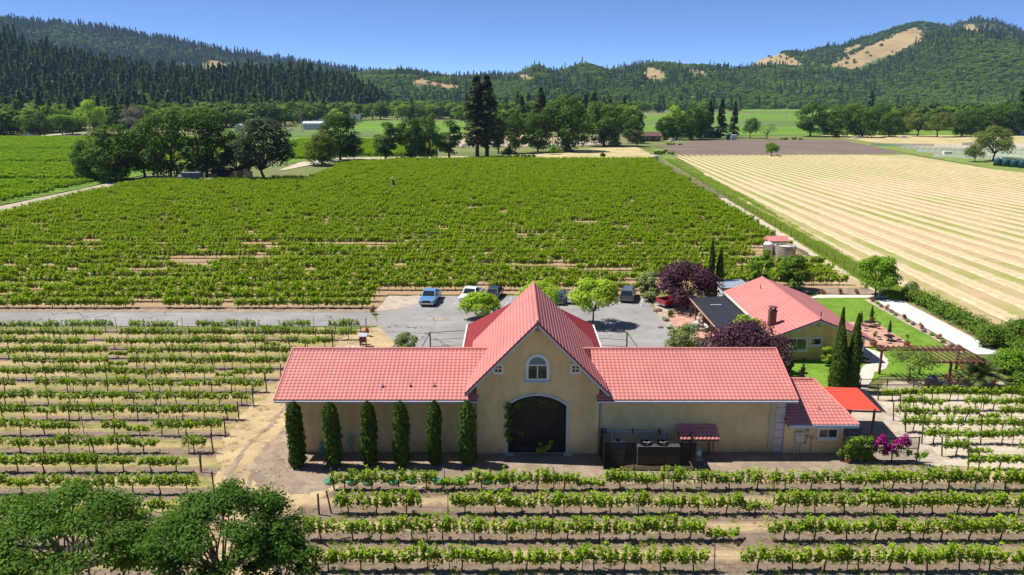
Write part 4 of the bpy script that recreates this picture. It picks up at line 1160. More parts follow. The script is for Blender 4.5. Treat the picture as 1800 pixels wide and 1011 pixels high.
# ---------------------------------------------------------------- winery
WO = (1.8, 57.0, 0.0)
win = thing('winery', 'long ochre stucco winery with pink tiled wings and a tall central gable', 'building', WO)
YB, YW, YR = 52.45, 52.72, 61.9                 # bay front, wing front, rear wall
XL, XR, BL, BR = -16.7, 20.2, -2.6, 6.42
GX, GH, GZ, GE = 1.82, 5.22, 10.55, 5.20        # gable centre, half span, apex, eave
gate_o = [(-0.30, 0.02), (4.02, 0.02)] + [(p[0], p[1]) for p in arch(-0.30, 4.02, 3.88, 4.68)][0:]
awin = [(1.18, 5.98), (2.54, 5.98)] + arch(1.18, 2.54, 7.08, 7.70)
sl_ = (GZ - GE) / GH
def gz(x): return GZ - 0.16 - sl_ * abs(x - GX)
wall_holes('bay_wall', WO, [(BL, -0.05), (BR, -0.05), (BR, gz(BR)), (GX, gz(GX)), (BL, gz(BL))], [gate_o, awin], YB, 0.32, M['stucco'], win)
mb = MB(WO)                                     # sides of the bay above and below the wing roofs
for x in (BL, BR):
    mb.add([(x, YB + .005, -0.05), (x, 63.4, -0.05), (x, 63.4, gz(x)), (x, YB + .005, gz(x))], [(0, 1, 2, 3)])
mb.build('bay_side_wall', M['stucco'], win)
for a, b in ((XL, BL), (BR, XR)):
    m1 = MB(WO)
    end = XL if a == XL else XR
    m1.add([(a, YW, -0.05), (b, YW, -0.05), (b, YW, 4.55), (a, YW, 4.55), (a, YR, -0.05), (b, YR, -0.05), (b, YR, 4.55), (a, YR, 4.55)], [(0, 1, 2, 3), (4, 7, 6, 5)])
    m1.add([(end, YW, -0.05), (end, YR, -0.05), (end, YR, 4.55), (end, 57.3, 6.45), (end, YW, 4.55)], [(0, 1, 2, 3, 4)])
    m1.build('wing_wall', M['stucco'], win)
# roofs
EY, EZ, RY, RZ = 51.9, 4.55, 57.3, 6.66
sv = (0, RY - EY, RZ - EZ); sL = math.hypot(RY - EY, RZ - EZ)
def lk(u, v): return u < (14.85 + 0.62 * v / sL)
tile_roof('wing_roof', WO, (-17.35, EY, EZ), (1, 0, 0), sv, 15.6, sL, win, lk)
WR = 20.85 - 6.2
tile_roof('wing_roof', WO, (6.2, EY, EZ), (1, 0, 0), sv, WR, sL, win, lambda u, v: u > 0.0 + 0.25 * (1 - v / sL) - 0.25)
tile_roof('rear_wing_roof', WO, (-17.35, 2 * RY - EY, EZ), (1, 0, 0), (0, -(RY - EY), RZ - EZ), 15.6, sL, win, None, nu=3)
tile_roof('rear_wing_roof', WO, (6.2, 2 * RY - EY, EZ), (1, 0, 0), (0, -(RY - EY), RZ - EZ), WR, sL, win, None, nu=3)
gl = math.hypot(GH, GZ - GE)
tile_roof('gable_roof', WO, (GX - GH, 63.6, GE), (0, -1, 0), (GH, 0, GZ - GE), 63.6 - 51.72, gl, win, None, 0.34, 0.36, 0.022, 0.018)
tile_roof('gable_roof', WO, (GX + GH, 51.72, GE), (0, 1, 0), (-GH, 0, GZ - GE), 63.6 - 51.72, gl, win, None, 0.34, 0.36, 0.022, 0.018)
# ridge caps, rakes, fascias and gutters
MB(WO).tube((GX, 51.7, GZ + .02), (GX, 63.62, GZ + .02), 0.11, 0.11, 8).build('ridge_cap', M['rooftile'], win)
MB(WO).tube((-17.38, RY, RZ + .02), (-1.2, RY, RZ + .02), 0.12, 0.12, 8).build('ridge_cap', M['rooftile'], win)
MB(WO).tube((4.9, RY, RZ + .02), (20.88, RY, RZ + .02), 0.12, 0.12, 8).build('ridge_cap', M['rooftile'], win)
for s in (-1, 1):
    p0 = Vector((GX + s * (GH + .02), 51.74, GE - .10)); p1 = Vector((GX, 51.74, GZ - .10))
    MB(WO).bar(p0, p1, 0.05, 0.10).build('rake_tile', M['roofred'], win)
    MB(WO).bar(p0 + Vector((0, .035, -.16)), p1 + Vector((0, .035, -.16)), 0.05, 0.20).build('rake_board', M['trim'], win)
    q = MB(WO)                                  # soffit under the gable overhang
    q.add([(GX, 51.80, GZ - .24), (GX + s * GH, 51.80, GE - .24), (GX + s * GH, 63.5, GE - .24), (GX, 63.5, GZ - .24)], [(0, 1, 2, 3)])
    q.build('soffit', M['stucco'], win)
for a, b in ((-17.35, BL + .1), (BR - .2, 20.85)):
    MB(WO).box(a, b, EY - .02, EY + .02, EZ - .20, EZ - .02).build('fascia', M['roofred'], win)
    MB(WO).box(a, b, EY - .13, EY - .022, EZ - .19, EZ - .06).build('gutter', M['trim'], win)
    MB(WO).add([(a, EY + .03, EZ - .18), (b, EY + .03, EZ - .18), (b, YW + .02, EZ - .06), (a, YW + .02, EZ - .06)], [(0, 1, 2, 3)]).build('soffit', M['stucco'], win)
for x, s in ((-17.36, -1), (20.86, 1)):
    for y2 in (EY, 2 * RY - EY):
        MB(WO).bar((x, y2, EZ + .02), (x, RY, RZ + .02), 0.10, 0.14).build('rake_tile', M['rooftile'], win)
        MB(WO).bar((x - s * .02, y2, EZ - .12), (x - s * .02, RY, RZ - .12), 0.05, 0.16).build('rake_board', M['trim'], win)
for x in (6.62, 19.25):
    MB(WO).path([(x, EY + .1, EZ - .2), (x, YW - .09, 4.05), (x, YW - .09, 0.05)], 0.05, 8).build('downspout', M['trim'], win)
for z in range(7):
    MB(WO).bbox(19.62 - (z % 2) * .0, 20.30, YW - .07, YW + .45, 0.03 + z * .61, 0.60 + z * .61, 0.02).build('quoin', M['stone'], win)
    MB(WO).bbox(XL - .08, XL + .42, YW - .07, YW + .62, 0.03 + z * .61, 0.60 + z * .61, 0.02).build('quoin', M['stone'], win)
for x, y in ((-9.6, 53.2), (-7.55, 53.25), (-5.75, 53.25)):
    zz = EZ + (y - EY) / (RY - EY) * (RZ - EZ)
    v = MB(WO).tube((x, y, zz - .05), (x, y, zz + .32), 0.05, 0.05, 8).build('vent_pipe', M['galv'], win)
    MB(WO).lathe((x, y, zz + .02), [(0.14, -.06), (0.10, .05), (0.055, .08)], 10).build('flashing', M['blackplastic'], v)
# gate: trim, two leaves of vertical bars with diagonal braces, dark cellar behind
o_ = [(-0.47, 0.0), (4.19, 0.0)] + arch(-0.47, 4.19, 3.95, 4.84)
i_ = [(-0.30, 0.0), (4.02, 0.0)] + arch(-0.30, 4.02, 3.88, 4.68)
tr_ = MB(WO); frame_ring(tr_, o_, i_, YB - .06, YB - .004); tr_.build('gate_surround', M['trim'], win)
MB(WO).add([(-0.3, YB + 1.5, 0), (4.02, YB + 1.5, 0), (4.02, YB + 1.5, 4.8), (-0.3, YB + 1.5, 4.8)], [(0, 1, 2, 3)]).build('cellar_back_wall', M['dark'], win)
sd = MB(WO)
sd.add([(-0.3, YB + .33, 0), (-0.3, YB + 1.5, 0), (-0.3, YB + 1.5, 4.8), (-0.3, YB + .33, 4.8), (4.02, YB + .33, 0), (4.02, YB + 1.5, 0), (4.02, YB + 1.5, 4.8), (4.02, YB + .33, 4.8)], [(0, 1, 2, 3), (4, 5, 6, 7), (2, 3, 7, 6), (0, 1, 5, 4)])
sd.build('cellar_lining', M['dark'], win)
gt = MB(WO); frame_ring(gt, [(-0.26, 0.10), (3.98, 0.10)] + arch(-0.26, 3.98, 3.85, 4.64), [(-0.18, 0.18), (3.90, 0.18)] + arch(-0.18, 3.90, 3.81, 4.56), YB + .10, YB + .15)
gt = gt.build('gate', M['iron'], win)
R_ = arch(-0.18, 3.90, 3.81, 4.56, 40)
def archz(x): return float(np.interp(x, [p[0] for p in R_][::-1], [p[1] for p in R_][::-1]))
bar_me = MB().box(-.018, .018, -.012, .012, 0, 1).build('bar', M['iron']); bm_ = bar_me.data; bpy.data.objects.remove(bar_me)
for i in range(27):
    x = -0.18 + 4.08 * (i + 0.5) / 27
    b = link(bpy.data.objects.new('bar', bm_), gt); b.location = (x - WO[0], YB + .125 - WO[1], 0.18); b.scale = (1, 1, archz(x) - 0.17)
MB(WO).box(1.80, 1.92, YB + .09, YB + .16, 0.19, archz(1.86) - .01).build('gate_stile', M['iron'], gt)
for p0, p1 in (((-.18, .2), (1.8, 3.6)), ((3.9, 3.7), (1.92, .5)), ((-.1, 1.7), (1.7, .25)), ((3.9, .2), (2.6, 2.4))):
    MB(WO).bar((p0[0], YB + .155, p0[1]), (p1[0], YB + .155, p1[1]), 0.03, 0.045).build('brace', M['iron'], gt)
for a, b in ((-.2, 1.8), (1.92, 3.92)):
    MB(WO).box(a, b, YB + .14, YB + .17, 1.42, 1.47).build('gate_rail', M['iron'], gt)
for x in (-0.55, 3.85):
    MB(WO).bbox(x, x + .65, YB - .35, YB + .15, -.02, 0.10, .02).build('gate_footing', M['concrete'], win)
# arched window
fw = MB(WO); frame_ring(fw, [(0.99, 5.86), (2.73, 5.86)] + arch(0.99, 2.73, 7.10, 7.90), [(1.20, 6.02), (2.52, 6.02)] + arch(1.20, 2.52, 7.06, 7.68), YB - .07, YB + .06)
fw = fw.build('arched_window', M['white'], win)
MB(WO).box(1.21, 2.51, YB - .04, YB + .05, 7.0, 7.10).build('transom', M['white'], fw)
MB(WO).box(1.82, 1.90, YB - .035, YB + .045, 6.02, 7.0).build('mullion', M['white'], fw)
for a, b in ((1.21, 1.82), (1.90, 2.51)):
    MB(WO).box(a, b, YB + .0, YB + .02, 6.02, 7.0).build('pane', M['glass'], fw)
pp = MB(WO); ar = [(2.5, 7.1)] + arch(1.22, 2.50, 7.10, 7.66)[1:-1] + [(1.22, 7.1)]
pp.prism(ar, lambda p: (p[0], YB + .0, p[1]), lambda p: (p[0], YB + .02, p[1])); pp.build('fan_light', M['glass_blue'], fw)
MB(WO).bbox(0.90, 2.82, YB - .18, YB - .005, 5.76, 5.855, .02).build('sill', M['trim'], fw)
window(win, WO, -1.42, -0.60, 6.36, 7.16, YB, True, True, 0.17, 'white', False)
window(win, WO, 4.22, 5.04, 6.36, 7.16, YB, True, True, 0.17, 'white', False)
vt = MB(WO); frame_ring(vt, [(1.66, 9.62), (1.98, 9.62), (1.98, 10.12), (1.66, 10.12)], [(1.69, 9.65), (1.95, 9.65), (1.95, 10.09), (1.69, 10.09)], YB - .03, YB - .004)
vt = vt.build('gable_vent', M['grey'], win)
for k in range(6): MB(WO).box(1.69, 1.95, YB - .02, YB - .002, 9.66 + k * .072, 9.71 + k * .072).build('louvre', M['grey'], vt)
# rear porch roof with its posts
PG, PE, PA = 1.8, 4.15, 7.3
for s in (-1, 1):
    pl = math.hypot(6.15, PA - PE)
    p = MB(WO); n = 26
    for k in range(n):
        y0 = 62.2 + 9.9 * k / n; y1 = 62.2 + 9.9 * (k + 1) / n
        e0 = Vector((PG + s * 6.15, y0, PE)); e1 = Vector((PG + s * 6.15, y1 - .03, PE)); r0 = Vector((PG, y0, PA)); r1 = Vector((PG, y1 - .03, PA))
        up = Vector((s * .45, 0, .9)) * .03
        p.add([e0, e1, r1, r0, e1 + up, r1 + up, e1 + Vector((0, .03, 0)), r1 + Vector((0, .03, 0))], [(0, 1, 2, 3), (1, 4, 5, 2), (4, 6, 7, 5)])
    p.build('porch_roof', M['roofred'], win)
    MB(WO).box(min(PG + s * 6.15, PG + s * 6.28), max(PG + s * 6.15, PG + s * 6.28), 62.2, 72.12, PE - .22, PE + .03).build('porch_fascia', M['white'], win)
    MB(WO).bar((PG + s * 6.1, 72.1, PE - .1), (PG, 72.1, PA - .1), .05, .22).build('porch_fascia', M['trim'], win)
    for y in (66.0, 71.2): MB(WO).tube((PG + s * 5.6, y, -.05), (PG + s * 5.6, y, PE), .16, .14, 10).build('porch_post', M['stone'], win)
# arbour frames either side of the porch
for s, x0, x1, lab in ((-1, -7.9, -4.35, 'brown steel rail arbour between the yellow lot arrows and the red porch roof'), (1, 11.1, 7.95, 'brown steel rail arbour beside the tree-shaded side of the red porch roof')):
    a = thing('rail_arbour', lab, 'arbour', (x0, 70.2, 0))
    for (px_, py_) in ((x0, 70.2), (x0 - s * -.3, 65.2)): MB((x0, 70.2, 0)).box(px_ - .06, px_ + .06, py_ - .06, py_ + .06, -.05, 4.0).build('post', M['brownsteel'], a)
    for z in (3.95, 3.2, 2.5, 1.8): MB((x0, 70.2, 0)).tube((x0, 70.2, z), (x1, 70.9, z), .035 if z > 3.9 else .022, None, 6).build('rail', M['brownsteel'], a)
    MB((x0, 70.2, 0)).tube((x0, 70.2, 3.97), (x0 - s * -.3, 65.2, 3.97), .04, None, 6).build('rail', M['brownsteel'], a)

# ---------------------------------------------------------------- annex with hipped roof
AO = (22.5, 55, 0)
ann = thing('annex', 'small ochre annex with hipped pink tile roof joined to the winery wing', 'building', AO)
AX0, AX1, AYF, AYR = 20.32, 24.72, 52.55, 60.6
wall_holes('front_wall', AO, [(AX0, -.05), (AX1, -.05), (AX1, 2.62), (AX0, 2.62)], [[(22.95, 1.32), (24.22, 1.32), (24.22, 1.95), (22.95, 1.95)]], AYF, 0.2, M['stucco'], ann)
MB(AO).add([(AX1, AYF + .002, -.05), (AX1, AYR, -.05), (AX1, AYR, 2.62), (AX1, AYF + .002, 2.62)], [(0, 1, 2, 3)]).build('side_wall', M['stucco'], ann)
window(ann, AO, 22.80, 24.36, 1.20, 2.08, AYF, True, False, 0.13, 'white', True)
ez, rz_, ey, ry = 2.66, 4.35, 51.75, 56.6
aL = math.hypot(ry - ey, rz_ - ez)
tile_roof('front_roof', AO, (20.25, ey, ez), (1, 0, 0), (0, ry - ey, rz_ - ez), 5.2, aL, ann, lambda u, v: u < 5.2 - 1.65 * v / aL)
hx = 25.45; hL = math.hypot(1.65, rz_ - ez)
tile_roof('hip_roof', AO, (hx, ey, ez), (0, 1, 0), (-1.65, 0, rz_ - ez), 2 * (ry - ey), hL, ann, lambda u, v: (u > (ry - ey) * v / hL) & (u < 2 * (ry - ey) - (ry - ey) * v / hL))
tile_roof('rear_roof', AO, (20.25, 2 * ry - ey, ez), (1, 0, 0), (0, -(ry - ey), rz_ - ez), 5.2, aL, ann, lambda u, v: u < 5.2 - 1.65 * v / aL, nu=3)
MB(AO).tube((20.3, ry, rz_ + .03), (23.8, ry, rz_ + .03), .11, None, 8).build('ridge_cap', M['rooftile'], ann)
MB(AO).tube((hx, ey, ez + .03), (23.8, ry, rz_ + .05), .09, None, 8).build('hip_cap', M['rooftile'], ann)
MB(AO).box(20.32, hx + .02, ey - .06, ey + .0, ez - .24, ez - .01).build('fascia', M['trim'], ann)
MB(AO).box(hx + .0, hx + .06, ey + .02, 2 * ry - ey, ez - .24, ez - .01).build('fascia', M['trim'], ann)
MB(AO).add([(20.3, ey + .02, ez - .2), (hx, ey + .02, ez - .2), (hx, AYR, ez - .2), (20.3, AYR, ez - .2)], [(0, 1, 2, 3)]).build('soffit', M['stucco'], ann)
MB(AO).tube((23.0, 53.3, 3.2), (23.0, 53.3, 3.55), .05, None, 8).build('vent_pipe', M['galv'], ann)
# meter cabinet on the annex wall
mc = thing('meter_cabinet', 'cream electricity cabinet with conduits on the annex wall', 'electrical box', (21.4, AYF, 0))
MO = mc.location
MB(MO).bbox(21.12, 21.72, AYF - .26, AYF - .01, 1.05, 1.80, .02).build('cabinet', M['cream'], mc)
MB(MO).lathe((21.42, AYF - .26, 1.6), [(.10, -.02), (.10, .02)], 10).build('meter', M['grey'], mc)
for x in (21.18, 21.42, 21.66): MB(MO).tube((x, AYF - .12, 0), (x, AYF - .12, 1.06), .045, None, 8).build('conduit', M['pvc'], mc)
for x, z, w in ((21.95, 1.3, .13), (22.3, 1.2, .13), (21.9, 1.75, .15)): MB(MO).bbox(x, x + w * 1.4, AYF - .15, AYF - .01, z, z + w * 1.6, .01).build('junction_box', M['grey'], mc)
MB(MO).path([(21.7, AYF - .05, 1.1), (21.95, AYF - .05, .8), (22.05, AYF - .05, 1.25)], .018, 5).build('cable', M['blackplastic'], mc)
MB(MO).tube((22.37, AYF - .06, 0), (22.37, AYF - .06, 1.2), .03, None, 6).build('conduit', M['grey'], mc)

# ---------------------------------------------------------------- fences of steel mesh
def mesh_fence(name, label, pts, h, pitch, mesh=0.085, wire=0.009, mtl='brownsteel', post=0.075, z0=0.06, mid=True, cat='fence'):
    O = (pts[0][0], pts[0][1], 0)
    t = thing(name, label, cat, O)
    for (xa, ya), (xb, yb) in zip(pts[:-1], pts[1:]):
        L = math.hypot(xb - xa, yb - ya); n = max(1, round(L / pitch)); d = Vector((xb - xa, yb - ya, 0)) / L
        for i in range(n + 1):
            if i == 0 and (xa, ya) != tuple(pts[0]): continue
            p = Vector((xa, ya, 0)) + d * (L * i / n)
            MB(O).box(p.x - post / 2, p.x + post / 2, p.y - post / 2, p.y + post / 2, -.05, h + .04).build('post', M[mtl], t)
        for z in [z0 + .03, h - .03] + ([h * .55] if mid else []):
            MB(O).bar((xa, ya, z), (xb, yb, z), .045, .055).build('rail', M[mtl], t)
        for i in range(n):
            w = MB(O); p0 = Vector((xa, ya, 0)) + d * (L * i / n + post / 2); p1 = Vector((xa, ya, 0)) + d * (L * (i + 1) / n - post / 2)
            LL = (p1 - p0).length; k = int(LL / mesh)
            for j in range(1, k):
                q = p0 + d * (LL * j / k)
                w.tube((q.x, q.y, z0 + .05), (q.x, q.y, h - .05), wire, None, 3, False)
            for j in range(1, int((h - z0) / mesh)):
                z = z0 + j * mesh
                w.tube((p0.x, p0.y, z), (p1.x, p1.y, z), wire, None, 3, False)
            tag(w.build('wire_panel', M[mtl], t), kind='stuff')
    return t
mesh_fence('equipment_fence', 'dark steel mesh enclosure around the chiller by the winery wall', [(6.6, 52.3), (6.6, 50.0), (13.1, 50.0), (13.1, 51.6)], 2.1, 2.17, 0.065, 0.019, 'iron')
mesh_fence('garden_fence', 'long brown mesh fence between the terrace and the gravel vineyard', [(31.5, 64.72), (46.0, 64.72), (52, 64.72)], 1.3, 2.4, 0.10, 0.008)
mesh_fence('patio_fence', 'brown mesh screen fence with magenta bougainvillea growing on it', [(24.15, 51.2), (29.7, 51.2)], 1.95, 1.85, 0.085, 0.009)

# ---------------------------------------------------------------- plant room equipment
t = thing('pressure_tank', 'pale upright cylinder tank inside the mesh enclosure', 'tank', (7.75, 51.3, 0))
MB((7.75, 51.3, 0)).lathe((7.75, 51.3, 0), [(.46, 0), (.5, .08), (.5, 1.35), (.42, 1.55), (.22, 1.66)], 18).build('tank_body', M['cream'], t, True)
MB((7.75, 51.3, 0)).lathe((7.75, 51.3, 1.6), [(.2, 0), (.2, .09), (.12, .12)], 12).build('lid', M['iron'], t)
t = thing('chiller_unit', 'low grey chiller with two top fans inside the mesh enclosure', 'chiller', (10.5, 51.2, 0))
o = t.location
MB(o).bbox(9.1, 12.2, 50.65, 51.75, .1, 1.45, .03).build('cabinet', M['grey'], t)
for x in (9.75, 10.95):
    f = MB(o).lathe((x, 51.2, 1.452), [(.46, 0), (.46, .10), (.40, .10), (.40, .02)], 20).build('fan_ring', M['blackplastic'], t)
    for k in range(4): MB(o).bar((x, 51.2, 1.50), (x + .38 * math.cos(k * 1.57 + .4), 51.2 + .38 * math.sin(k * 1.57 + .4), 1.51), .12, .015).build('fan_blade', M['grey'], f)
for x in (9.3, 12.0): MB(o).box(x - .1, x + .1, 50.7, 51.7, 0, .1).build('foot', M['iron'], t)
t = thing('wall_pipework', 'pale blue pipes run along the winery wall above the chiller', 'pipe', (8.8, YW, 0))
o = t.location
MB(o).path([(6.7, YW - .2, 1.85), (7.35, YW - .2, 1.85), (7.45, YW - .35, 1.7), (7.45, YW - .45, .4)], .055, 8).build('pipe', M['pvc'], t, True)
MB(o).path([(6.9, YW - .12, 1.72), (11.1, YW - .12, 1.72), (11.35, YW - .2, 1.5), (11.4, YW - .3, .9)], .055, 8).build('pipe', M['pvc'], t, True)
for x in (6.75, 6.95, 9.0, 11.0): MB(o).box(x - .025, x + .025, YW - .28, YW - .004, 1.60, 1.95).build('bracket', M['iron'], t)
t = thing('pump_shelter', 'small lean-to roof of dark pink tiles over a pump by the winery wall', 'shelter', (13.7, 52.0, 0))
o = tuple(t.location)
tile_roof('roof', o, (12.3, 51.25, 1.72), (1, 0, 0), (0, 1.4, .62), 2.9, 1.5, t, None, .30, .375, .045)
MB(o).box(12.35, 15.1, 51.27, 52.65, 1.60, 1.68).build('deck', M['redwoodbeam'], t)
for x, y in ((12.5, 51.4), (14.75, 51.4), (14.75, 52.5)): MB(o).box(x - .05, x + .05, y - .05, y + .05, 0, 1.62).build('post', M['redwoodbeam'], t)
t = thing('pump_tank', 'round grey green pump tank on a slab under the small tiled shelter', 'pump', (13.6, 51.6, 0))
o = t.location
MB(o).bbox(13.25, 14.0, 51.25, 51.95, 0, .18, .03).build('slab', M['concrete'], t)
MB(o).lathe((13.62, 51.6, .18), [(.2, 0), (.34, .12), (.38, .35), (.34, .58), (.2, .72), (.1, .76), (.1, .95)], 14).build('body', M['galv'], t, True)
t = thing('meter_post', 'grey utility box on a post against the winery wing wall', 'utility box', (-12.0, 52.2, 0))
MB(t.location).tube((-12.0, 52.25, 0), (-12.0, 52.25, 1.0), .05, None, 8).build('conduit', M['grey'], t)
MB(t.location).tube((-11.85, 52.25, 0), (-11.85, 52.25, 1.0), .03, None, 8).build('conduit', M['grey'], t)
MB(t.location).bbox(-12.2, -11.75, 52.12, 52.4, .95, 1.42, .02).build('box', M['grey'], t)
t = thing('valve_box', 'small blue cabinet behind the cypress by the winery wall', 'utility box', (-14.0, 52.35, 0))
MB(t.location).bbox(-14.35, -13.65, 52.1, 52.6, 0, .85, .03).build('cabinet', mat('blue_cabinet', (.10, .22, .30), None, 4, .6), t)
MB(t.location).bbox(-14.38, -13.62, 52.07, 52.63, .85, .93, .02).build('lid', M['grey'], t)

# ---------------------------------------------------------------- red awning beside the annex
AW = (26.7, 56.5, 0)
aw = thing('awning_shelter', 'flat bright red awning roof on brown posts beside the annex', 'awning', AW)
MB(AW).add([(25.0, 58.7, 2.92), (28.35, 58.7, 2.82), (28.3, 54.5, 2.62), (25.2, 54.5, 2.72)], [(0, 1, 2, 3)]).build('canopy', M['awning_red'], aw)
MB(AW).add([(28.36, 58.75, 2.80), (29.1, 58.6, 2.62), (28.8, 54.35, 2.42), (28.31, 54.45, 2.60)], [(0, 1, 2, 3)]).build('shade_flap', M['blackplastic'], aw)
MB(AW).bar((25.1, 54.48, 2.62), (28.4, 54.48, 2.52), .06, .14).build('beam', M['brownsteel'], aw)
MB(AW).bar((25.0, 58.7, 2.82), (28.4, 58.7, 2.72), .06, .14).build('beam', M['brownsteel'], aw)
for x, y in ((27.9, 54.6), (27.9, 58.5), (25.4, 58.5)): MB(AW).box(x - .07, x + .07, y - .07, y + .07, 0, 2.7).build('post', M['brownsteel'], aw)
t = thing('picnic_table', 'grey blue picnic table in the shade under the red awning', 'table', (26.6, 55.6, 0))
def picnic(t, mtl, o, rz=0):
    for k in range(4): MB().box(-.9, .9, -.36 + k * .185, -.20 + k * .185, .70, .74).build('board', M[mtl], t)
    for s in (-1, 1):
        MB().box(-.9, .9, s * .75 - .13, s * .75 + .13, .42, .46).build('bench', M[mtl], t)
        for x in (-.65, .65): MB().bar((x, s * .62, 0), (x, s * .25, .70), .05, .07).build('leg', M[mtl], t)
    for x in (-.65, .65): MB().box(x - .03, x + .03, -.82, .82, .34, .41).build('brace', M[mtl], t)
M['bluewood'] = mat('grey_blue_wood', (.16, .24, .27), None, 5, .8)
picnic(t, 'bluewood', None)
t = thing('banner', 'pale blue banner hung under the red awning against the annex', 'banner', (26.3, 57.2, 0))
MB(t.location).box(25.2, 27.4, 57.18, 57.22, 1.35, 2.45).build('cloth', mat('pale_blue_cloth', (.46, .52, .62), (.62, .52, .56), 1.4, .8), t)
for x in (25.22, 27.38): MB(t.location).tube((x, 57.26, 0), (x, 57.26, 2.7), .03, None, 6).build('pole', M['brownsteel'], t)

# ---------------------------------------------------------------- ranch house
HO = (31.0, 82, 0)
ho = thing('ranch_house', 'low yellow stucco house with broad pink roof and brick chimney', 'house', HO)
HX0, HX1, HY0, HY1 = 26.85, 35.6, 73.3, 90.6
LE, RE, RX = (26.05, 2.72), (36.25, 2.38), (30.65, 4.55)
def hz(x): return (LE[1] + (x - LE[0]) / (RX[0] - LE[0]) * (RX[1] - LE[1]) if x < RX[0] else RX[1] + (x - RX[0]) / (RE[0] - RX[0]) * (RE[1] - RX[1])) - .14
wall_holes('front_wall', HO, [(HX0, -.05), (HX1, -.05), (HX1, hz(HX1)), (RX[0], hz(RX[0])), (HX0, hz(HX0))], [], HY0, .2, M['stucco_y'], ho)
for x in (HX0, HX1):
    MB(HO).add([(x, HY0 + .002, -.05), (x, HY1, -.05), (x, HY1, hz(x)), (x, HY0 + .002, hz(x))], [(0, 1, 2, 3)]).build('side_wall', M['stucco_y'], ho)
MB(HO).add([(HX0, HY1, -.05), (HX1, HY1, -.05), (HX1, HY1, hz(HX1)), (RX[0], HY1, hz(RX[0])), (HX0, HY1, hz(HX0))], [(0, 1, 2, 3, 4)]).build('rear_wall', M['stucco_y'], ho)
HY2, HY3 = 72.65, 91.1
tile_roof('roof_slope', HO, (LE[0], HY3, LE[1]), (0, -1, 0), (RX[0] - LE[0], 0, RX[1] - LE[1]), HY3 - HY2, math.hypot(RX[0] - LE[0], RX[1] - LE[1]), ho, None, .36, .40, .018, .018, nu=4)
tile_roof('roof_slope', HO, (RE[0], HY2, RE[1]), (0, 1, 0), (RX[0] - RE[0], 0, RX[1] - RE[1]), HY3 - HY2, math.hypot(RX[0] - RE[0], RX[1] - RE[1]), ho, None, .36, .40, .018, .018, nu=4)
MB(HO).tube((RX[0], HY2, RX[1] + .03), (RX[0], HY3, RX[1] + .03), .10, None, 8).build('ridge_cap', M['rooftile'], ho)
for E in (LE, RE):
    MB(HO).bar((E[0], HY2 + .02, E[1] - .08), (RX[0], HY2 + .02, RX[1] - .08), .06, .10).build('rake_tile', M['roofred'], ho)
    MB(HO).bar((E[0], HY2 + .05, E[1] - .21), (RX[0], HY2 + .05, RX[1] - .21), .05, .16).build('rake_board', M['trim'], ho)
    MB(HO).add([(E[0], HY2 + .1, E[1] - .2), (RX[0], HY2 + .1, RX[1] - .2), (RX[0], HY3, RX[1] - .2), (E[0], HY3, E[1] - .2)], [(0, 1, 2, 3)]).build('soffit', M['white'], ho)
MB(HO).box(LE[0] - .16, LE[0] - .01, HY2 + .1, HY3, LE[1] - .12, LE[1] + .05).build('gutter', M['white'], ho)
window(ho, HO, 27.62, 29.82, 1.08, 2.42, HY0, True, False, .12, 'white', True)
window(ho, HO, 30.02, 31.28, 1.62, 2.46, HY0, False, False, .12, 'white', True)
window(ho, HO, 34.15, 35.55, 1.15, 2.15, HY0, True, False, .10, 'white', True)
MB(HO).box(29.4, 29.9, HY0 - .02, HY0 - .003, .12, .22).build('crawl_vent', M['iron'], ho)
MB(HO).box(30.6, 30.95, HY0 - .03, HY0 - .003, 3.55, 3.95).build('gable_vent', M['grey'], ho)
ch = MB(HO).bbox(26.55, 27.25, 75.4, 76.0, 2.3, 4.55, .02).build('chimney', M['brick'], ho)
MB(HO).bbox(26.48, 27.32, 75.33, 76.07, 4.55, 4.66, .02).build('crown', M['brick'], ch)
for x in (26.62, 27.1): MB(HO).box(x, x + .1, 75.5, 75.9, 4.66, 4.95).build('cap_pier', M['brick'], ch)
MB(HO).bbox(26.52, 27.28, 75.37, 76.03, 4.95, 5.05, .02).build('cap', M['brick'], ch)
for x, y, h in ((31.55, 74.8, .55), (29.3, 87.2, .5)): MB(HO).tube((x, y, hz(x)), (x, y, hz(x) + .14 + h), .05, None, 8).build('vent_pipe', M['brownsteel'], ho)
# solar pergola on the house's west side
so = thing('patio_cover', 'black panelled patio cover on red brown posts beside the ranch house', 'patio cover', (23.5, 82, 0))
SO = so.location
x0, x1, y0, y1, zl, zr = 21.5, 25.55, 75.2, 89.0, 2.40, 2.62
for i in range(3):
    for j in range(8):
        a0 = x0 + (x1 - x0) * i / 3 + .012; a1 = x0 + (x1 - x0) * (i + 1) / 3 - .012; b0 = y0 + (y1 - y0) * j / 8 + .012; b1 = y0 + (y1 - y0) * (j + 1) / 8 - .012
        za = zl + (zr - zl) * (a0 - x0) / (x1 - x0); zb = zl + (zr - zl) * (a1 - x0) / (x1 - x0)
        p = MB(SO); p.add([(a0, b0, za), (a1, b0, zb), (a1, b1, zb), (a0, b1, za), (a0, b0, za + .04), (a1, b0, zb + .04), (a1, b1, zb + .04), (a0, b1, za + .04)], [(0, 3, 2, 1), (4, 5, 6, 7), (0, 1, 5, 4), (1, 2, 6, 5), (2, 3, 7, 6), (3, 0, 4, 7)])
        p.build('panel', M['panel_black'], so)
MB(SO).add([(x0, y0, zl - .02), (x1, y0, zr - .02), (x1, y1, zr - .02), (x0, y1, zl - .02)], [(0, 1, 2, 3)]).build('frame', M['grey'], so)
MB(SO).box(x0 - .06, x0 - .005, y0 - .02, y1 + .02, zl - .14, zl + .03).build('edge_beam', M['paver2'], so)
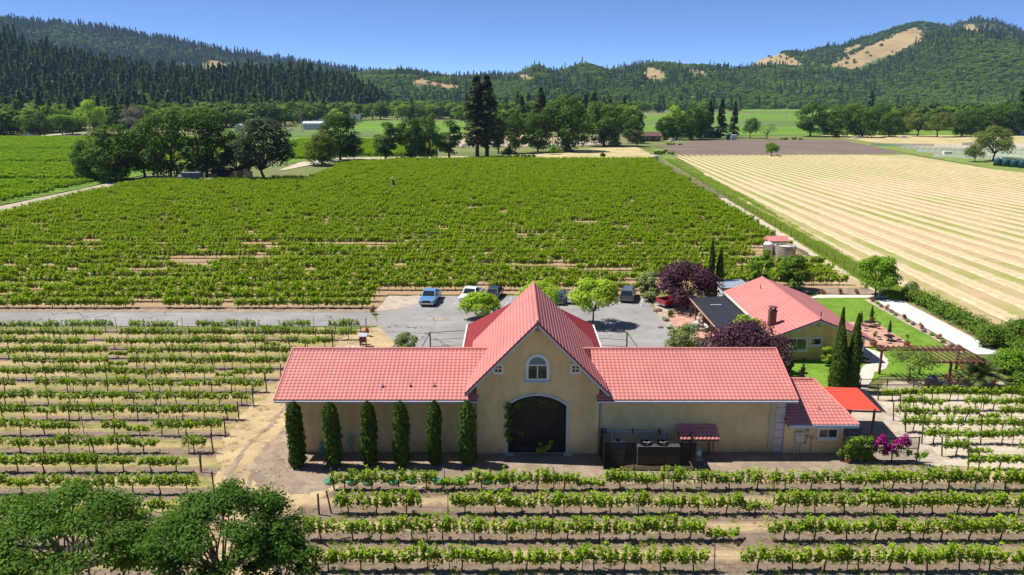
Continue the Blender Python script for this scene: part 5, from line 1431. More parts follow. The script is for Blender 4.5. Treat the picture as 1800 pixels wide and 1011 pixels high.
MB(SO).box(23.0, 24.3, 85.2, 85.32, 2.56, 2.62).build('clamp_rail', M['white'], so)
for y in (75.6, 79.0, 82.6, 86.0, 88.7): MB(SO).box(x0 + .02, x0 + .16, y - .07, y + .07, 0, zl - .02).build('post', M['redwoodbeam'], so)
# white shed behind the house
sh = thing('garden_shed', 'small shed with flat pale blue metal roof behind the pink-roofed house', 'shed', (28.4, 95.5, 0))
o = sh.location
MB(o).box(26.9, 29.9, 93.8, 97.2, -.05, 2.35).build('wall', M['white'], sh)
MB(o).add([(26.6, 93.5, 2.4), (30.2, 93.5, 2.6), (30.2, 97.5, 2.6), (26.6, 97.5, 2.4), (26.6, 93.5, 2.5), (30.2, 93.5, 2.7), (30.2, 97.5, 2.7), (26.6, 97.5, 2.5)], [(4, 5, 6, 7), (0, 1, 5, 4), (1, 2, 6, 5), (2, 3, 7, 6), (3, 0, 4, 7), (0, 3, 2, 1)]).build('roof', M['galv'], sh)
MB(o).box(27.6, 28.5, 93.74, 93.797, 0, 2.0).build('door', M['grey'], sh)

# brick terrace pavers: near ones are pieces
def pavers(name, x0, x1, y0, y1, sx, sy, z, rot=0.0):
    base = sheet(name, [(x0, y0), (x1, y0), (x1, y1), (x0, y1)], M['paver'], 0)
    me1 = MB().bbox(0, sx - .03, 0, sy - .03, 0, .02, .006).build('paver', M['paver']); d1 = me1.data; bpy.data.objects.remove(me1)
    me2 = MB().bbox(0, sx - .03, 0, sy - .03, 0, .02, .006).build('paver', M['paver2']); d2 = me2.data; bpy.data.objects.remove(me2)
    r = random.Random(3); k = 0; n = 0
    y = y0
    while y < y1 - sy * .9:
        x = x0
        while x < x1 - sx * .9 and n < 290:
            o = link(bpy.data.objects.new('paver', d1 if r.random() < .55 else d2), base)
            o.location = (x + .015, y + .015, base.data.vertices[0].co.z + r.uniform(0, .006)); n += 1
            x += sx
        y += sy; k += 1
pavers('brick_terrace', 36.3, 42.9, 77.2, 86.3, .6, .6, 0)
pavers('brick_forecourt', 18.9, 26.1, 80.0, 91.0, .6, .6, 0)
# ================================================================ trees and plants round the buildings
rt = random.Random(77)
def at_px(px, Y): return (px - CX) / F * (Y * cP + H * sP)      # x of a thing on the ground at distance Y
def size_px(pxw, Y): return pxw / pxm(Y)
def top_px(py, Y, px=900): return AY(px, py, Y)[1]

names = ['winery corner, first cypress of the row', 'second cypress of the row from the winery corner', 'third cypress of the row from the winery corner', 'fourth cypress of the row from the winery corner', 'fifth cypress of the row from the winery corner', 'last cypress of the row, closest to the arched gate']
for i, (px, tp, bp) in enumerate(((523, 708, 823), (587, 709, 823), (650, 708, 821), (706, 708, 821), (763, 707, 819), (821, 706, 818))):
    x, y = G(px + 1, bp - 3)
    h = AY(px, tp, y)[1]
    place_tree('cypress', ('slim clipped dark green cypress at the ' if i == 0 else 'slim clipped dark green cypress, ') + names[i], 'tree', column_parts(40 + i, h, 1.04 * rt.uniform(.86, 1.12), 4600, 0.10, 'cypress', 0.05, 0.1, rt.uniform(-.02, .02)), (x, y, 0), rz=rt.uniform(-.4, .4))
for i, (x, y, h, w, lab) in enumerate(((29.55, 65.0, 6.3, 1.5, 'tall dark cypress of a pair by the red awning, slightly shorter and bushier'), (30.75, 64.9, 7.3, 1.3, 'tall dark cypress of a pair by the red awning, slightly taller and slimmer'), (30.1, 66.6, 7.4, .9, 'narrow cypress spire standing behind the pair by the red awning'))):
    place_tree('cypress', lab, 'tree', column_parts(50 + i, h, w, 5200, 0.12, 'cypress', 0.75, 0.05), (x, y, 0))
for i, (px, tp, w, lab) in enumerate(((1247, 424, 1.0, 'taller slender cypress behind the purple tree'), (1262, 435, 1.15, 'shorter slender cypress next to the pink roof of the house'))):
    place_tree('cypress', lab, 'tree', column_parts(60 + i, top_px(tp, 97.5), w, 3000, 0.13, 'cypress', 0.6, 0.05), (at_px(px, 97.5), 97.5, 0))

def broad(name, label, px, tp, pw, Y, leaf, seed, clear=0.25, nl=24, n=4200, L=0.14, lr=0.24, cat='tree', bark='bark', low=0.45, up=0.5, x=None, tr=.02):
    w = size_px(pw, Y) * 1.1; h = top_px(tp, Y) * 1.03
    tm, cm = tree_parts(seed, h, w, h * clear, nl, w * lr * .72, n, L, leaf, bark, tr=tr, low=low, up=up)
    return place_tree(name, label, cat, (tm, cm), (at_px(px, Y) if x is None else x, Y, 0))
broad('plum_tree', 'large round purple-leaved tree over the red pickup', 1209, 457, 108, 92.5, 'plum', 1, .16, 30, 7000, .16, low=.6, tr=.03)
broad('plum_tree', 'purple-leaved tree rising behind the winery wing roof', 1308, 566, 150, 69.0, 'plum', 2, .12, 34, 8500, .13, low=.5, tr=.03)
broad('street_tree', 'small lime green tree beside the white pickup in the lot', 846, 514, 70, 88.5, 'lime', 3, .16, 26, 5600, .15, low=.4)
broad('street_tree', 'rounded lime green tree shading the white car in the lot', 1044, 490, 84, 85.6, 'lime', 4, .2, 28, 6600, .15, low=.5)
broad('street_tree', 'lime green tree half hidden behind the winery\'s gable roof', 953, 494, 92, 87.5, 'lime', 5, .25, 18, 2600, .15, low=.4)
broad('maple_tree', 'dense round green tree at the end of the bocce court', 1538, 446, 70, 98.6, 'spring', 6, .14, 30, 7000, .15, low=.6)
broad('upright_tree', 'loose upright spring green tree behind the pink-roofed house', 1333, 432, 36, 101, 'spring', 7, .1, 18, 2400, .17, low=.9)
broad('garden_tree', 'rounded deep green tree behind the pink-roofed house', 1396, 447, 62, 102, 'hedge', 8, .1, 24, 4200, .17, low=.8)
broad('garden_tree', 'yellow green tree between the brick chimney and the purple tree', 1312, 555, 62, 76.5, 'lime', 9, .2, 20, 3200, .14, low=.5)
broad('olive_tree', 'grey green olive at the edge of the lot by the purple tree', 1140, 478, 46, 97.2, 'olive', 10, .06, 20, 3400, .15, low=.9)
broad('olive_tree', 'bushy olive between the fountain and the winery wing', 1205, 570, 72, 75.5, 'olive', 11, .06, 22, 4200, .12, low=.9)
broad('olive_tree', 'small grey green bush by the entry sign behind the winery', 714, 586, 44, 76.5, 'olive', 12, .04, 16, 2200, .11, low=.9)
broad('olive_tree', 'narrow grey green olive at the winery wing\'s far corner by the lawn', 1384, 604, 26, 70.0, 'olive', 13, .06, 14, 2000, .11, low=.9)
broad('shrub', 'bright variegated shrub against the yellow house wall', 1452, 608, 24, 72.0, 'lime', 14, .03, 14, 1800, .10, cat='shrub', low=.9)
broad('pergola_tree', 'thin-leaved small tree under the red brown pergola', 1596, 614, 84, 67.0, 'willow', 15, .35, 16, 1500, .11, low=.3)

# foreground oaks: branches near the drone, leaf clumps one can tell apart
def fg_oak(label, x, y, h, w, seed, n, nl, d=None, clear=.3, lr=.095):
    tm, cm = tree_parts(seed, h, w, h * clear, nl, w * lr, n, .092, 'oak_near', 'bark_grey', tr=.022, d=d or w, low=.45, up=.9, loose=.16, shell=.85, flat=.5)
    return place_tree('oak_tree', label, 'tree', (tm, cm), (x, y, 0))
fg_oak('spreading oak over the straw-floored vine rows, away from the dirt yard', -22.0, 33.6, 7.5, 10.4, 31, 25000, 84)
fg_oak('spreading oak beside the dirt yard and the cypress row', -14.2, 33.4, 7.9, 8.6, 32, 25000, 80)
fg_oak('low oak leaning towards the vine rows in front of the winery', -11.3, 32.8, 6.0, 4.0, 33, 7000, 26, lr=.14)

# climbers, hedge, shrubs, palm
def leafblob(seed, blobs, n, L, leaf, extra=None):
    """plant made of leaf clumps at given centres (x, y, z, r)"""
    rng = np.random.default_rng(seed)
    lo = [(np.array(b[:3]), np.array([b[3]] * 3) * np.array([1, b[4] if len(b) > 4 else 1, 1])) for b in blobs]
    ch = [crown_chunk(rng, lo, n, L, L * .7, .4, .8, 0)]; mats = [M[leaf]]
    if extra:
        lf, nb, bl, bb = extra
        lo2 = [(np.array(b[:3]), np.array([b[3]] * 3)) for b in bb]
        ch.append(crown_chunk(rng, lo2, nb, bl, bl * .8, .6, .5, 1)); mats.append(M[lf])
    return mesh_np('plant', ch, mats)
b = [(-.25 + .18 * math.sin(k * 2.1), -.12, 1.1 + k * .24, .22, .5) for k in range(13)] + [(.3 + .12 * k, -.05, 3.9 + .12 * k, .2, .4) for k in range(3)] + [(2.0 + .2 * k, -.05, 4.4 - .1 * k, .18, .4) for k in range(3)] + [(.6, -.02, 1.7, .25, .4)]
bush('climbing_vine', 'leafy climber up one side of the arched gate', 'climber', (0, YB - .02, 0), leafblob(3, b, 900, .075, 'hedge'))
b = [(2.0, -.3, .45, .28), (2.35, -.3, .5, .3), (2.7, -.3, .75, .26), (2.9, -.25, 1.1, .2), (2.1, -.25, .95, .15)]
bush('young_plant', 'bright yellow green plant at the foot of the arched gate', 'plant', (0, YB - .02, 0), leafblob(4, b, 420, .075, 'lime'))
rb = random.Random(9)
b = [(24.6 + .5 * k + rb.uniform(-.1, .1), 51.15 + rb.uniform(-.15, .1), .5 + .42 * j, .36) for k in range(4) for j in range(4)] + [(24.1, 51.4, .6, .3), (29.6, 50.8, .6, .4), (29.9, 50.6, .9, .35)] + [(26.3 + .3 * k, 51.22, .7 + .35 * (k % 3), .33) for k in range(10)]
mg = [(26.4 + .34 * k, 51.05, 1.45 + .3 * math.sin(k * 1.3), .34) for k in range(8)] + [(26.9, 51.0, 2.1, .2), (28.6, 51.0, 2.1, .25), (26.2, 51.05, 1.0, .25), (27.3, 51.05, .9, .3)]
bush('bougainvillea', 'green and magenta flowering bougainvillea on the mesh screen fence', 'climber', (0, 0, 0), leafblob(5, b, 2600, .085, 'spring', ('magenta', 1500, .07, mg)))

hb = [];
for k in range(64):
    f = k / 63; y = 97.5 - 33 * f; x = 52.9 - .4 * f + .6 * math.sin(k * 1.7)
    hb.append((x + rb.uniform(-.5, .5), y, .75 + rb.uniform(-.1, .35), 1.0 + rb.uniform(-.15, .3)))
    hb.append((x + .9 + rb.uniform(-.3, .5), y + .3, .55, .8))
bush('boundary_hedge', 'long leafy hedge between the bocce court and the hay field', 'hedge', (0, 0, 0), leafblob(6, hb, 15000, .13, 'hedge'))
for i, (px, py, w, h, leaf, lab) in enumerate(((1742, 610, 4.2, 3.0, 'hedge', 'big rounded shrub where the hedge meets the bocce court'), (1790, 600, 5.2, 3.4, 'hedge', 'wide pale-flecked shrub along the hay field edge'), (1775, 655, 4.6, 2.8, 'spring', 'large fresh green shrub behind the palm'), (1800, 690, 3.6, 2.2, 'hedge', 'low dark shrub beyond the palm by the garden fence'), (1700, 645, 2.2, 1.6, 'spring', 'medium shrub between the palm and the flower border'), (1601, 521, 2.6, 2.2, 'olive', 'grey green shrub at the head of the hedge by the bench'))):
    x, y = G(px, py)
    ch, mats = bush_mesh(200 + i, w, w * .9, h, 3400, .13, leaf, lob=16)
    bush('garden_shrub', lab, 'shrub', (x, y, 0), mesh_np('shrub', ch, mats))

def palm(loc):
    rng = np.random.default_rng(8)
    t = thing('palm_tree', 'low palm with arching grey green fronds by the garden fence', 'palm', loc)
    MB().lathe((0, 0, -.05), [(.32, 0), (.28, .5), (.33, 1.0), (.24, 1.25)], 12).build('trunk', M['bark'], t)
    for k in range(38):
        a = rng.uniform(0, 6.28); el = rng.uniform(.15, 1.35); L = rng.uniform(2.1, 3.0)
        d = np.array([math.cos(a) * math.cos(el), math.sin(a) * math.cos(el), math.sin(el)])
        pts = [np.array([0, 0, 1.15]) + d * (L * s) + np.array([0, 0, -1.15 * s * s * (1.2 - .5 * el)]) for s in np.linspace(0, 1, 12)]
        V = []; Fq = []
        side = np.array([-math.sin(a), math.cos(a), 0])
        for i in range(11):
            p = pts[i]; wd = .60 * math.sin(math.pi * (.15 + .8 * i / 11)); ax = pts[i + 1] - p
            for s in (-1, 1):
                for q in range(2):
                    b0 = p + ax * (.5 * q); tip = b0 + side * s * wd + ax * 1.1 + np.array([0, 0, -.12])
                    n = len(V); V += [b0, b0 + ax * .6, tip]; Fq.append((n, n + 1, n + 2))
        me = mesh_np('frond', [(np.array(V), np.array(Fq), 0)], [M['palm']])
        link(bpy.data.objects.new('frond', me), t)
palm((at_px(1722, 66.0), 66.0, 0))

# roses and border plants
def small(seed, w, h, n, L, leaf, bloom=None, nb=0, bl=.06):
    ch, mats = bush_mesh(seed, w, w, h, n, L, leaf, bloom, nb, bl, 7)
    return mesh_np('plant', ch, mats)
ROSE = [small(300 + i, .8, .9, 260, .06, 'hedge', 'rose', 60, .07) for i in range(3)]
LAV = [small(310 + i, .9, .6, 300, .06, 'lavender') for i in range(2)]
GRN = [small(320 + i, .8, .55, 260, .06, 'spring') for i in range(2)]
for i in range(18):
    y = 96.0 - i * 1.32; k = (0, 2, 1, 0, 1, 2)[i % 6]
    me = (ROSE, LAV, GRN)[k][i % 2]
    lab, cat, nm = (('red flowering rose bush in the bocce court border', 'rose bush', 'rose_bush'), ('grey lavender clump in the bocce court border', 'lavender', 'lavender'), ('small green plant in the bocce court border', 'plant', 'border_plant'))[k]
    bush(nm, lab, cat, (46.95 + .15 * math.sin(i * 2.3), y, .02), me, i * 1.3, ('roses', 'lavender clumps', 'green plants')[k] + ' in the bocce border')
for i, (px, py, lab) in enumerate(((1446, 517, 'rose bush at the vine lane, next to the pink house roof'), (1476, 517, 'middle rose bush along the vine lane'), (1505, 517, 'rose bush at the vine lane near the round green tree'), (644, 592, 'rose bush at the end of the vine row beside the paved road'), (638, 606, 'rose bush at the end of the second vine row from the road'), (655, 553, 'rose bush at the corner of the vineyard by the gravel turnout'), (1690, 650, 'dark red rose bush at the pergola end of the flower border'))):
    x, y = G(px, py)
    o = bush('rose_bush', lab, 'rose bush', (x, y, 0), ROSE[i % 3], i); o.scale = (1.1, 1.1, 1.7 if 2 < i < 6 else 1.1)
for i, (px, py, bl, lab) in enumerate(((1169, 565, 'w', 'white flowering bush by the forecourt edge, farther from the winery'), (1178, 579, 'w', 'white flowering bush by the forecourt edge, closer to the winery'), (1179, 560, 'g', 'leafy green shrub on the forecourt edge'), (1178, 552, 'g', 'tiny green plant on the forecourt edge'))):
    x, y = G(px, py)
    me = small(330 + i, 1.1 if bl == 'w' else .9, .7 if i < 2 else (1.3 if i == 2 else .6), 420, .07, 'hedge', 'whitebloom' if bl == 'w' else None, 160 if bl == 'w' else 0)
    bush('flowering_shrub' if bl == 'w' else 'shrub', lab, 'shrub', (x, y, 0), me)

# weeds under the front rows and the tall verge grass: nobody could count these
rng = np.random.default_rng(3)
def tuft_mesh(seed, n=26, h=.32, sp=.22):
    r = np.random.default_rng(seed); V = []; Fq = []
    for i in range(n):
        a = r.uniform(0, 6.28); b = np.array([r.normal() * sp * .5, r.normal() * sp * .5, 0]); hh = h * r.uniform(.5, 1.2)
        t = b + np.array([math.cos(a) * hh * .4, math.sin(a) * hh * .4, hh]); s = np.array([-math.sin(a), math.cos(a), 0]) * .018 * (h / .32)
        k = len(V); V += [b - s, b + s, t]; Fq.append((k, k + 1, k + 2))
    return mesh_np('tuft', [(np.array(V), np.array(Fq), 0)], [M['grassblade']])
TU = [tuft_mesh(i) for i in range(4)]; TUL = [tuft_mesh(10 + i, 34, .55, .8) for i in range(3)]
pts = []
for y, x0, x1 in low_rows:
    for i in range(70):
        x = rt.uniform(x0, x1); pts.append((x, y + rt.gauss(-.35, .35), .02, rt.uniform(0, 6), rt.uniform(.5, 1.3), rt.uniform(.4, 1.0), rt.randrange(4)))
for i in range(160): pts.append((rt.uniform(-40, -19), rt.uniform(40, 80), .02, rt.uniform(0, 6), rt.uniform(.4, .9), rt.uniform(.3, .6), rt.randrange(4)))
for i in range(120): pts.append((rt.uniform(24, 31), rt.uniform(48.6, 50.5), .02, rt.uniform(0, 6), rt.uniform(.5, 1.0), rt.uniform(.3, .8), rt.randrange(4)))
dry = []
TD = []
for i in range(4):
    m_ = TU[i].copy(); m_.materials.clear(); m_.materials.append(M['drygrass']); TD.append(m_)
for i in range(2600):
    x, y = rt.uniform(-44, 36), rt.uniform(36, 84)
    if x > -15.5 and y > 48.4: continue
    if y > 80 and x > -18: continue
    dry.append((x, y, .02, rt.uniform(0, 6), rt.uniform(.6, 1.5), rt.uniform(.15, .5), rt.randrange(4)))
scatter('dry_grass', dry, TD, 'dry straw tufts on the yard and between the vine rows', 'grass')
scatter('weeds', pts, TU, 'sparse green weeds growing under the vine rows', 'weeds')
pts = []
vl = PX((1165, 280), (1275, 346), (1412, 429), (1500, 483), (1575, 528)); vr = PX((1188, 280), (1300, 341), (1440, 426), (1530, 479), (1602, 523))
for i in range(5200):
    f = rt.random() ** .8 * 3.999; k = int(f); a = f - k; s = rt.random()
    L = [vl[k][j] * (1 - a) + vl[k + 1][j] * a for j in (0, 1)]; R = [vr[k][j] * (1 - a) + vr[k + 1][j] * a for j in (0, 1)]
    pts.append((L[0] + (R[0] - L[0]) * s, L[1] + (R[1] - L[1]) * s, .1, rt.uniform(0, 6), rt.uniform(.7, 1.4), rt.uniform(.35, .95), rt.randrange(3)))
scatter('tall_grass', pts, TUL, 'tall green grass along the wire fence of the hay field', 'grass')

# ================================================================ vehicles
def chamfer_extrude(mb, prof, w, c):
    """side profile (y, z) extruded across the car with eased shoulders"""
    n = len(prof); cy = sum(p[0] for p in prof) / n; cz = sum(p[1] for p in prof) / n
    vs = []; fs = []
    for x, k in ((-w, 1 - c), (-w + c * 1.2, 1), (w - c * 1.2, 1), (w, 1 - c)):
        vs += [(x, cy + (p[0] - cy) * (k if k == 1 else 1 - c * .35), cz + (p[1] - cz) * (k if k == 1 else 1 - c * .8)) for p in prof]
    for r in range(3):
        for i in range(n):
            j = (i + 1) % n; fs.append((r * n + i, r * n + j, (r + 1) * n + j, (r + 1) * n + i))
    fs += [tuple(range(n)), tuple(range(4 * n - 1, 3 * n - 1, -1))]
    return mb.add(vs, fs)
def wheels(t, ys, w, r=.36):
    for y in ys:
        for s in (-1, 1):
            wh = MB().tube((s * (w - .20), y, r), (s * (w + .01), y, r), r, r, 16).build('wheel', M['tyre'], t)
            MB().tube((s * (w + .008), y, r), (s * (w + .025), y, r), r * .6, r * .55, 12).build('rim', M['rim'], wh)
def cabin(t, w, zb, zt, yb0, yt0, yt1, yb1, paint, inset=.14, split=None):
    """greenhouse: yb0 base front .. yb1 base rear, yt0/yt1 roof front/rear (front = +y)"""
    wt = w - inset
    c = MB().add([(-w, yb0, zb), (w, yb0, zb), (w, yb1, zb), (-w, yb1, zb), (-wt, yt0, zt), (wt, yt0, zt), (wt, yt1, zt), (-wt, yt1, zt),
                  (-wt * .9, yt0 - .08, zt + .05), (wt * .9, yt0 - .08, zt + .05), (wt * .9, yt1 + .08, zt + .05), (-wt * .9, yt1 + .08, zt + .05)],
                 [(0, 1, 5, 4), (1, 2, 6, 5), (2, 3, 7, 6), (3, 0, 4, 7), (4, 5, 9, 8), (5, 6, 10, 9), (6, 7, 11, 10), (7, 4, 8, 11), (8, 9, 10, 11)]).build('cab', paint, t)
    def pane(a, b, cc, d, name):
        P = [Vector(p) for p in (a, b, cc, d)]; ctr = sum(P, Vector()) / 4; nrm = (P[1] - P[0]).cross(P[2] - P[0]).normalized()
        if nrm.dot(ctr - Vector((0, (yb0 + yb1) / 2, (zb + zt) / 2))) < 0: nrm = -nrm
        P = [ctr + (p - ctr) * .86 + nrm * .012 for p in P]
        MB().quad(*P).build(name, M['glass'], c)
    pane((-w, yb0, zb), (w, yb0, zb), (wt, yt0, zt), (-wt, yt0, zt), 'windscreen')
    pane((-w, yb1, zb), (w, yb1, zb), (wt, yt1, zt), (-wt, yt1, zt), 'rear_window')
    cuts = [0.0] + (split or []) + [1.0]
    for s in (-1, 1):
        for f0, f1 in zip(cuts[:-1], cuts[1:]):
            pane((s * w, yb0 + (yb1 - yb0) * f0, zb), (s * w, yb0 + (yb1 - yb0) * f1, zb), (s * wt, yt0 + (yt1 - yt0) * f1, zt), (s * wt, yt0 + (yt1 - yt0) * f0, zt), 'side_window')
def lights(t, yf, yr, w, z):
    for s in (-1, 1):
        MB().box(s * (w - .38) - .15, s * (w - .38) + .15, yf - .02, yf + .03, z - .09, z + .09).build('headlight', M['headlight'], t)
        MB().box(s * (w - .16) - .09, s * (w - .16) + .09, yr - .03, yr + .02, z - .1, z + .16).build('tail_light', M['taillight'], t)
def pickup(label, paint, loc, rz, bedmat='blackplastic', L=5.3, w=.97):
    t = thing('pickup_truck', label, 'truck', loc, rz)
    f, r = L / 2, -L / 2
    chamfer_extrude(MB(), [(f, .42), (f + .02, .80), (f - .18, 1.02), (f - 1.45, 1.10), (-.55, 1.10), (-.55, .40)], w, .12).build('body', paint, t)
    cabin(t, w - .05, 1.09, 1.74, f - 1.35, f - 2.0, -.42, -.55, paint, .13, [.55])
    bed = MB()
    for s in (-1, 1): bed.box(min(s * w, s * (w - .09)), max(s * w, s * (w - .09)), r, -.57, .45, 1.08)
    bed.box(-w + .09, w - .09, r, r + .08, .50, 1.07).box(-w + .09, w - .09, -.66, -.57, .5, 1.08)
    bed = bed.build('bed', paint, t)
    MB().box(-w + .09, w - .09, r + .08, -.66, .55, .62).build('bed_floor', M[bedmat], bed)
    wheels(t, (f - .95, r + 1.05), w - .01)
    MB().bbox(-w + .04, w - .04, f - .02, f + .14, .42, .60, .03).build('front_bumper', M['chrome'], t)
    MB().bbox(-w + .04, w - .04, r - .16, r - .01, .42, .60, .03).build('rear_bumper', M['chrome'], t)
    MB().box(-w + .45, w - .45, f + .01, f + .035, .66, .88).build('grille', M['blackplastic'], t)
    MB().box(-.22, .22, r - .02, r - .003, .72, .80).build('tailgate_handle', M['blackplastic'], t)
    lights(t, f, r, w, .80)
    for s in (-1, 1): MB().bbox(s * (w + .10) - .08, s * (w + .10) + .08, f - 1.55, f - 1.45, 1.1, 1.26, .02).build('mirror', M['blackplastic'], t)
    return t
def car(label, paint, loc, rz, kind='sedan', name='parked_car', cat='car'):
    t = thing(name, label, cat, loc, rz)
    if kind == 'suv':
        f, r, w, h0, h1 = 2.3, -2.3, .93, .98, 1.66
        prof = [(f, .38), (f, .75), (f - .15, .92), (f - 1.0, 1.0), (r + .05, 1.02), (r, .7), (r + .03, .38)]; cb = (h0, h1, f - .95, f - 1.55, r + .30, r + .05)
        spl = [.38, .70]
    else:
        f, r, w, h0, h1 = 2.3, -2.25, .89, .90, 1.40
        prof = [(f, .34), (f + .02, .62), (f - .2, .80), (f - 1.2, .91), (r + .9, .95), (r + .05, .93), (r, .65), (r + .04, .34)]; cb = (h0, h1, f - 1.15, f - 1.85, r + 1.15, r + .5)
        spl = [.5]
    chamfer_extrude(MB(), prof, w, .12).build('body', paint, t)
    cabin(t, w - .06, *cb, paint, .17, spl)
    wheels(t, (f - .88, r + .88), w - .02, .34)
    for y0, y1, nm in ((f - .02, f + .08, 'front_bumper'), (r - .08, r + .02, 'rear_bumper')): MB().bbox(-w + .05, w - .05, y0, y1, .36, .56, .03).build(nm, paint, t)
    MB().box(-.4, .4, f + .005, f + .03, .60, .72).build('grille', M['blackplastic'], t)
    lights(t, f - .02, r + .0, w, .72)
    for s in (-1, 1): MB().bbox(s * (w + .07) - .08, s * (w + .07) + .08, f - 1.35, f - 1.24, .95, 1.08, .02).build('mirror', paint, t)
    if kind == 'suv':
        for s in (-1, 1): MB().box(s * (w - .30) - .02, s * (w - .30) + .02, r + .5, f - 1.7, 1.715, 1.75).build('roof_rail', M['blackplastic'], t)
    return t
PB = carpaint('blue_paint', (.10, .26, .50)); PW = carpaint('white_paint_car', (.72, .72, .70)); PN = carpaint('navy_paint', (.03, .055, .11)); PG_ = carpaint('grey_paint', (.10, .115, .13)); PR = carpaint('red_paint', (.42, .015, .035)); PK = carpaint('black_paint', (.02, .022, .026))
pickup('blue pickup with an open dark bed facing the winery', PB, (*G(757, 531), 0), math.pi - .10, 'redwoodbeam')
pickup('white pickup facing the winery, half behind a lime green tree', PW, (*G(829, 527), 0), math.pi - .25)
car('dark sedan parked between the white pickup and the gable', PK, (*G(868, 524), 0), math.pi - .22)
car('navy blue sedan parked beside the gable roof', PN, (*G(984, 530), 0), -.20)
car('white sedan under the rounded lime green tree', PW, (*G(1013, 529), 0), -.20)
car('grey estate car with roof rails at the end of the parking row', PG_, (*G(1104, 526), 0), -.25, 'suv')
pickup('red pickup parked under the purple-leaved tree', PR, (*G(1189, 536), 0), -1.05)

# ================================================================ garden and yard things
def umbrella(label, px, py):
    x, y = G(px, py); t = thing('closed_umbrella', label, 'umbrella', (x, y, .05))
    MB().tube((0, 0, 0), (0, 0, 2.45), .025, None, 8).build('pole', M['redwoodbeam'], t)
    prof = [(.05, 1.05), (.20, 1.10), (.22, 1.25), (.15, 1.9), (.05, 2.40), (.02, 2.44)]
    MB().lathe((0, 0, 0), prof, 10, 1, .85).build('canopy', M['canvas'], t)
    MB().lathe((0, 0, 0), [(.25, 0), (.25, .07), (.05, .10)], 12).build('base', M['iron'], t)
def patio_set(label, px, py, k):
    x, y = G(px, py); t = thing('patio_table', 'round dark metal patio table ' + label, 'table', (x, y, .05))
    MB().lathe((0, 0, .70), [(.55, 0), (.55, .03), (.50, .04)], 20).build('table_top', M['iron'], t)
    for a in range(3): MB().tube((.12 * math.cos(a * 2.1), .12 * math.sin(a * 2.1), .70), (.42 * math.cos(a * 2.1), .42 * math.sin(a * 2.1), 0), .02, None, 6).build('leg', M['iron'], t)
    for i in range(4):
        a = i * 1.57 + .5 + k
        c = thing('patio_chair', 'dark metal patio chair drawn up to the table ' + label, 'chair', (x + 1.0 * math.cos(a), y + 1.0 * math.sin(a), .05), a + math.pi / 2, 'chairs at the table ' + label)
        MB().bbox(-.22, .22, -.22, .22, .42, .46, .02).build('seat', M['iron'], c)
        bk = MB()
        for q in range(5): bk.box(-.2 + q * .1 - .012, -.2 + q * .1 + .012, -.225, -.205, .46, .86)
        bk.box(-.23, .23, -.23, -.20, .86, .90).build('backrest', M['iron'], c)
        for sx in (-1, 1):
            for sy in (-1, 1): MB().tube((sx * .19, sy * .19, .42), (sx * .22, sy * .22, 0), .014, None, 5).build('leg', M['iron'], c)
umbrella('closed green umbrella at the terrace table next to the lawn edge', 1530, 573)
umbrella('closed green umbrella over the middle of the brick terrace', 1561, 601)
umbrella('closed green umbrella close to the house roof on the terrace', 1511, 584)
patio_set('by the terrace\'s lawn edge', 1527, 577, .2)
patio_set('at the terrace\'s open corner', 1562, 602, .6)
def pot(label, px, py, s, bloom):
    x, y = G(px, py); t = thing('potted_rose', label, 'pot plant', (x, y, .05)); t.scale = (s, s, s)
    MB().lathe((0, 0, 0), [(.22, 0), (.34, .42), (.37, .44), (.37, .52), (.31, .52), (.30, .46)], 16).build('pot', M['terracotta'], t)
    MB().tube((0, 0, .4), (0, 0, 1.15), .02, None, 6).build('stem', M['bark'], t)
    rb_ = np.random.default_rng(int(px)); lo = [(np.array([rb_.normal() * .12, rb_.normal() * .12, 1.2 + rb_.normal() * .1]), np.array([.16] * 3)) for _ in range(4)] + [(np.array([0, 0, .58]), np.array([.22, .22, .12]))]
    link(bpy.data.objects.new('foliage', mesh_np('foliage', [crown_chunk(rb_, lo, 220, .06, .04, .5, .6, 0), crown_chunk(rb_, lo[:4], 26 if bloom else 3, .06, .05, .6, .2, 1, 1.1)], [M['hedge'], M['rose']])), t)
pot('large terracotta pot with a leafy plant by the house corner', 1534, 610, 1.15, False)
pot('terracotta pot with a standard rose at the terrace corner', 1593, 610, 1.0, True)
pot('terracotta bowl with an orange rose by the closed umbrella at the lawn edge', 1532, 566, .95, True)

# pergola
po = thing('pergola', 'red brown timber pergola over the terrace by the lawn', 'pergola', (39, 67, 0))
O = po.location
MB(O).box(34.9, 43.2, 69.30, 69.42, 2.46, 2.66).build('beam', M['redwoodbeam'], po)
MB(O).box(34.9, 43.2, 69.02, 69.12, 2.46, 2.66).build('beam', M['redwoodbeam'], po)
MB(O).box(38.0, 43.0, 65.60, 65.72, 2.46, 2.66).build('beam', M['redwoodbeam'], po)
for i in range(16):
    x = 35.1 + i * .53
    MB(O).box(x - .03, x + .03, 65.0 if x > 38.3 else 68.5, 69.9, 2.664, 2.80).build('rafter', M['redwoodbeam'], po)
for x, y in ((35.35, 69.2), (39.2, 69.2), (42.7, 69.2), (40.0, 65.66), (42.6, 65.66)):
    MB(O).box(x - .09, x + .09, y - .09, y + .09, -.05, 2.46).build('post', M['redwoodbeam'], po)
for i, (x, y, lab) in enumerate(((41.3, 66.8, 'red brown picnic table under the pergola'), (43.9, 66.9, 'red brown picnic table beside the palm'))):
    t = thing('picnic_table', lab, 'table', (x, y, .04), .1); picnic(t, 'redwoodbeam', None)
t = thing('covered_grill', 'grill under a dark blue cover behind the garden fence', 'grill', (38.6, 65.9, 0))
M['tarp'] = mat('dark_blue_cover', (.06, .085, .13), (.10, .13, .18), 3, .5)
MB().bbox(-.55, .55, -.3, .3, 0, .75, .1).build('cart_cover', M['tarp'], t)
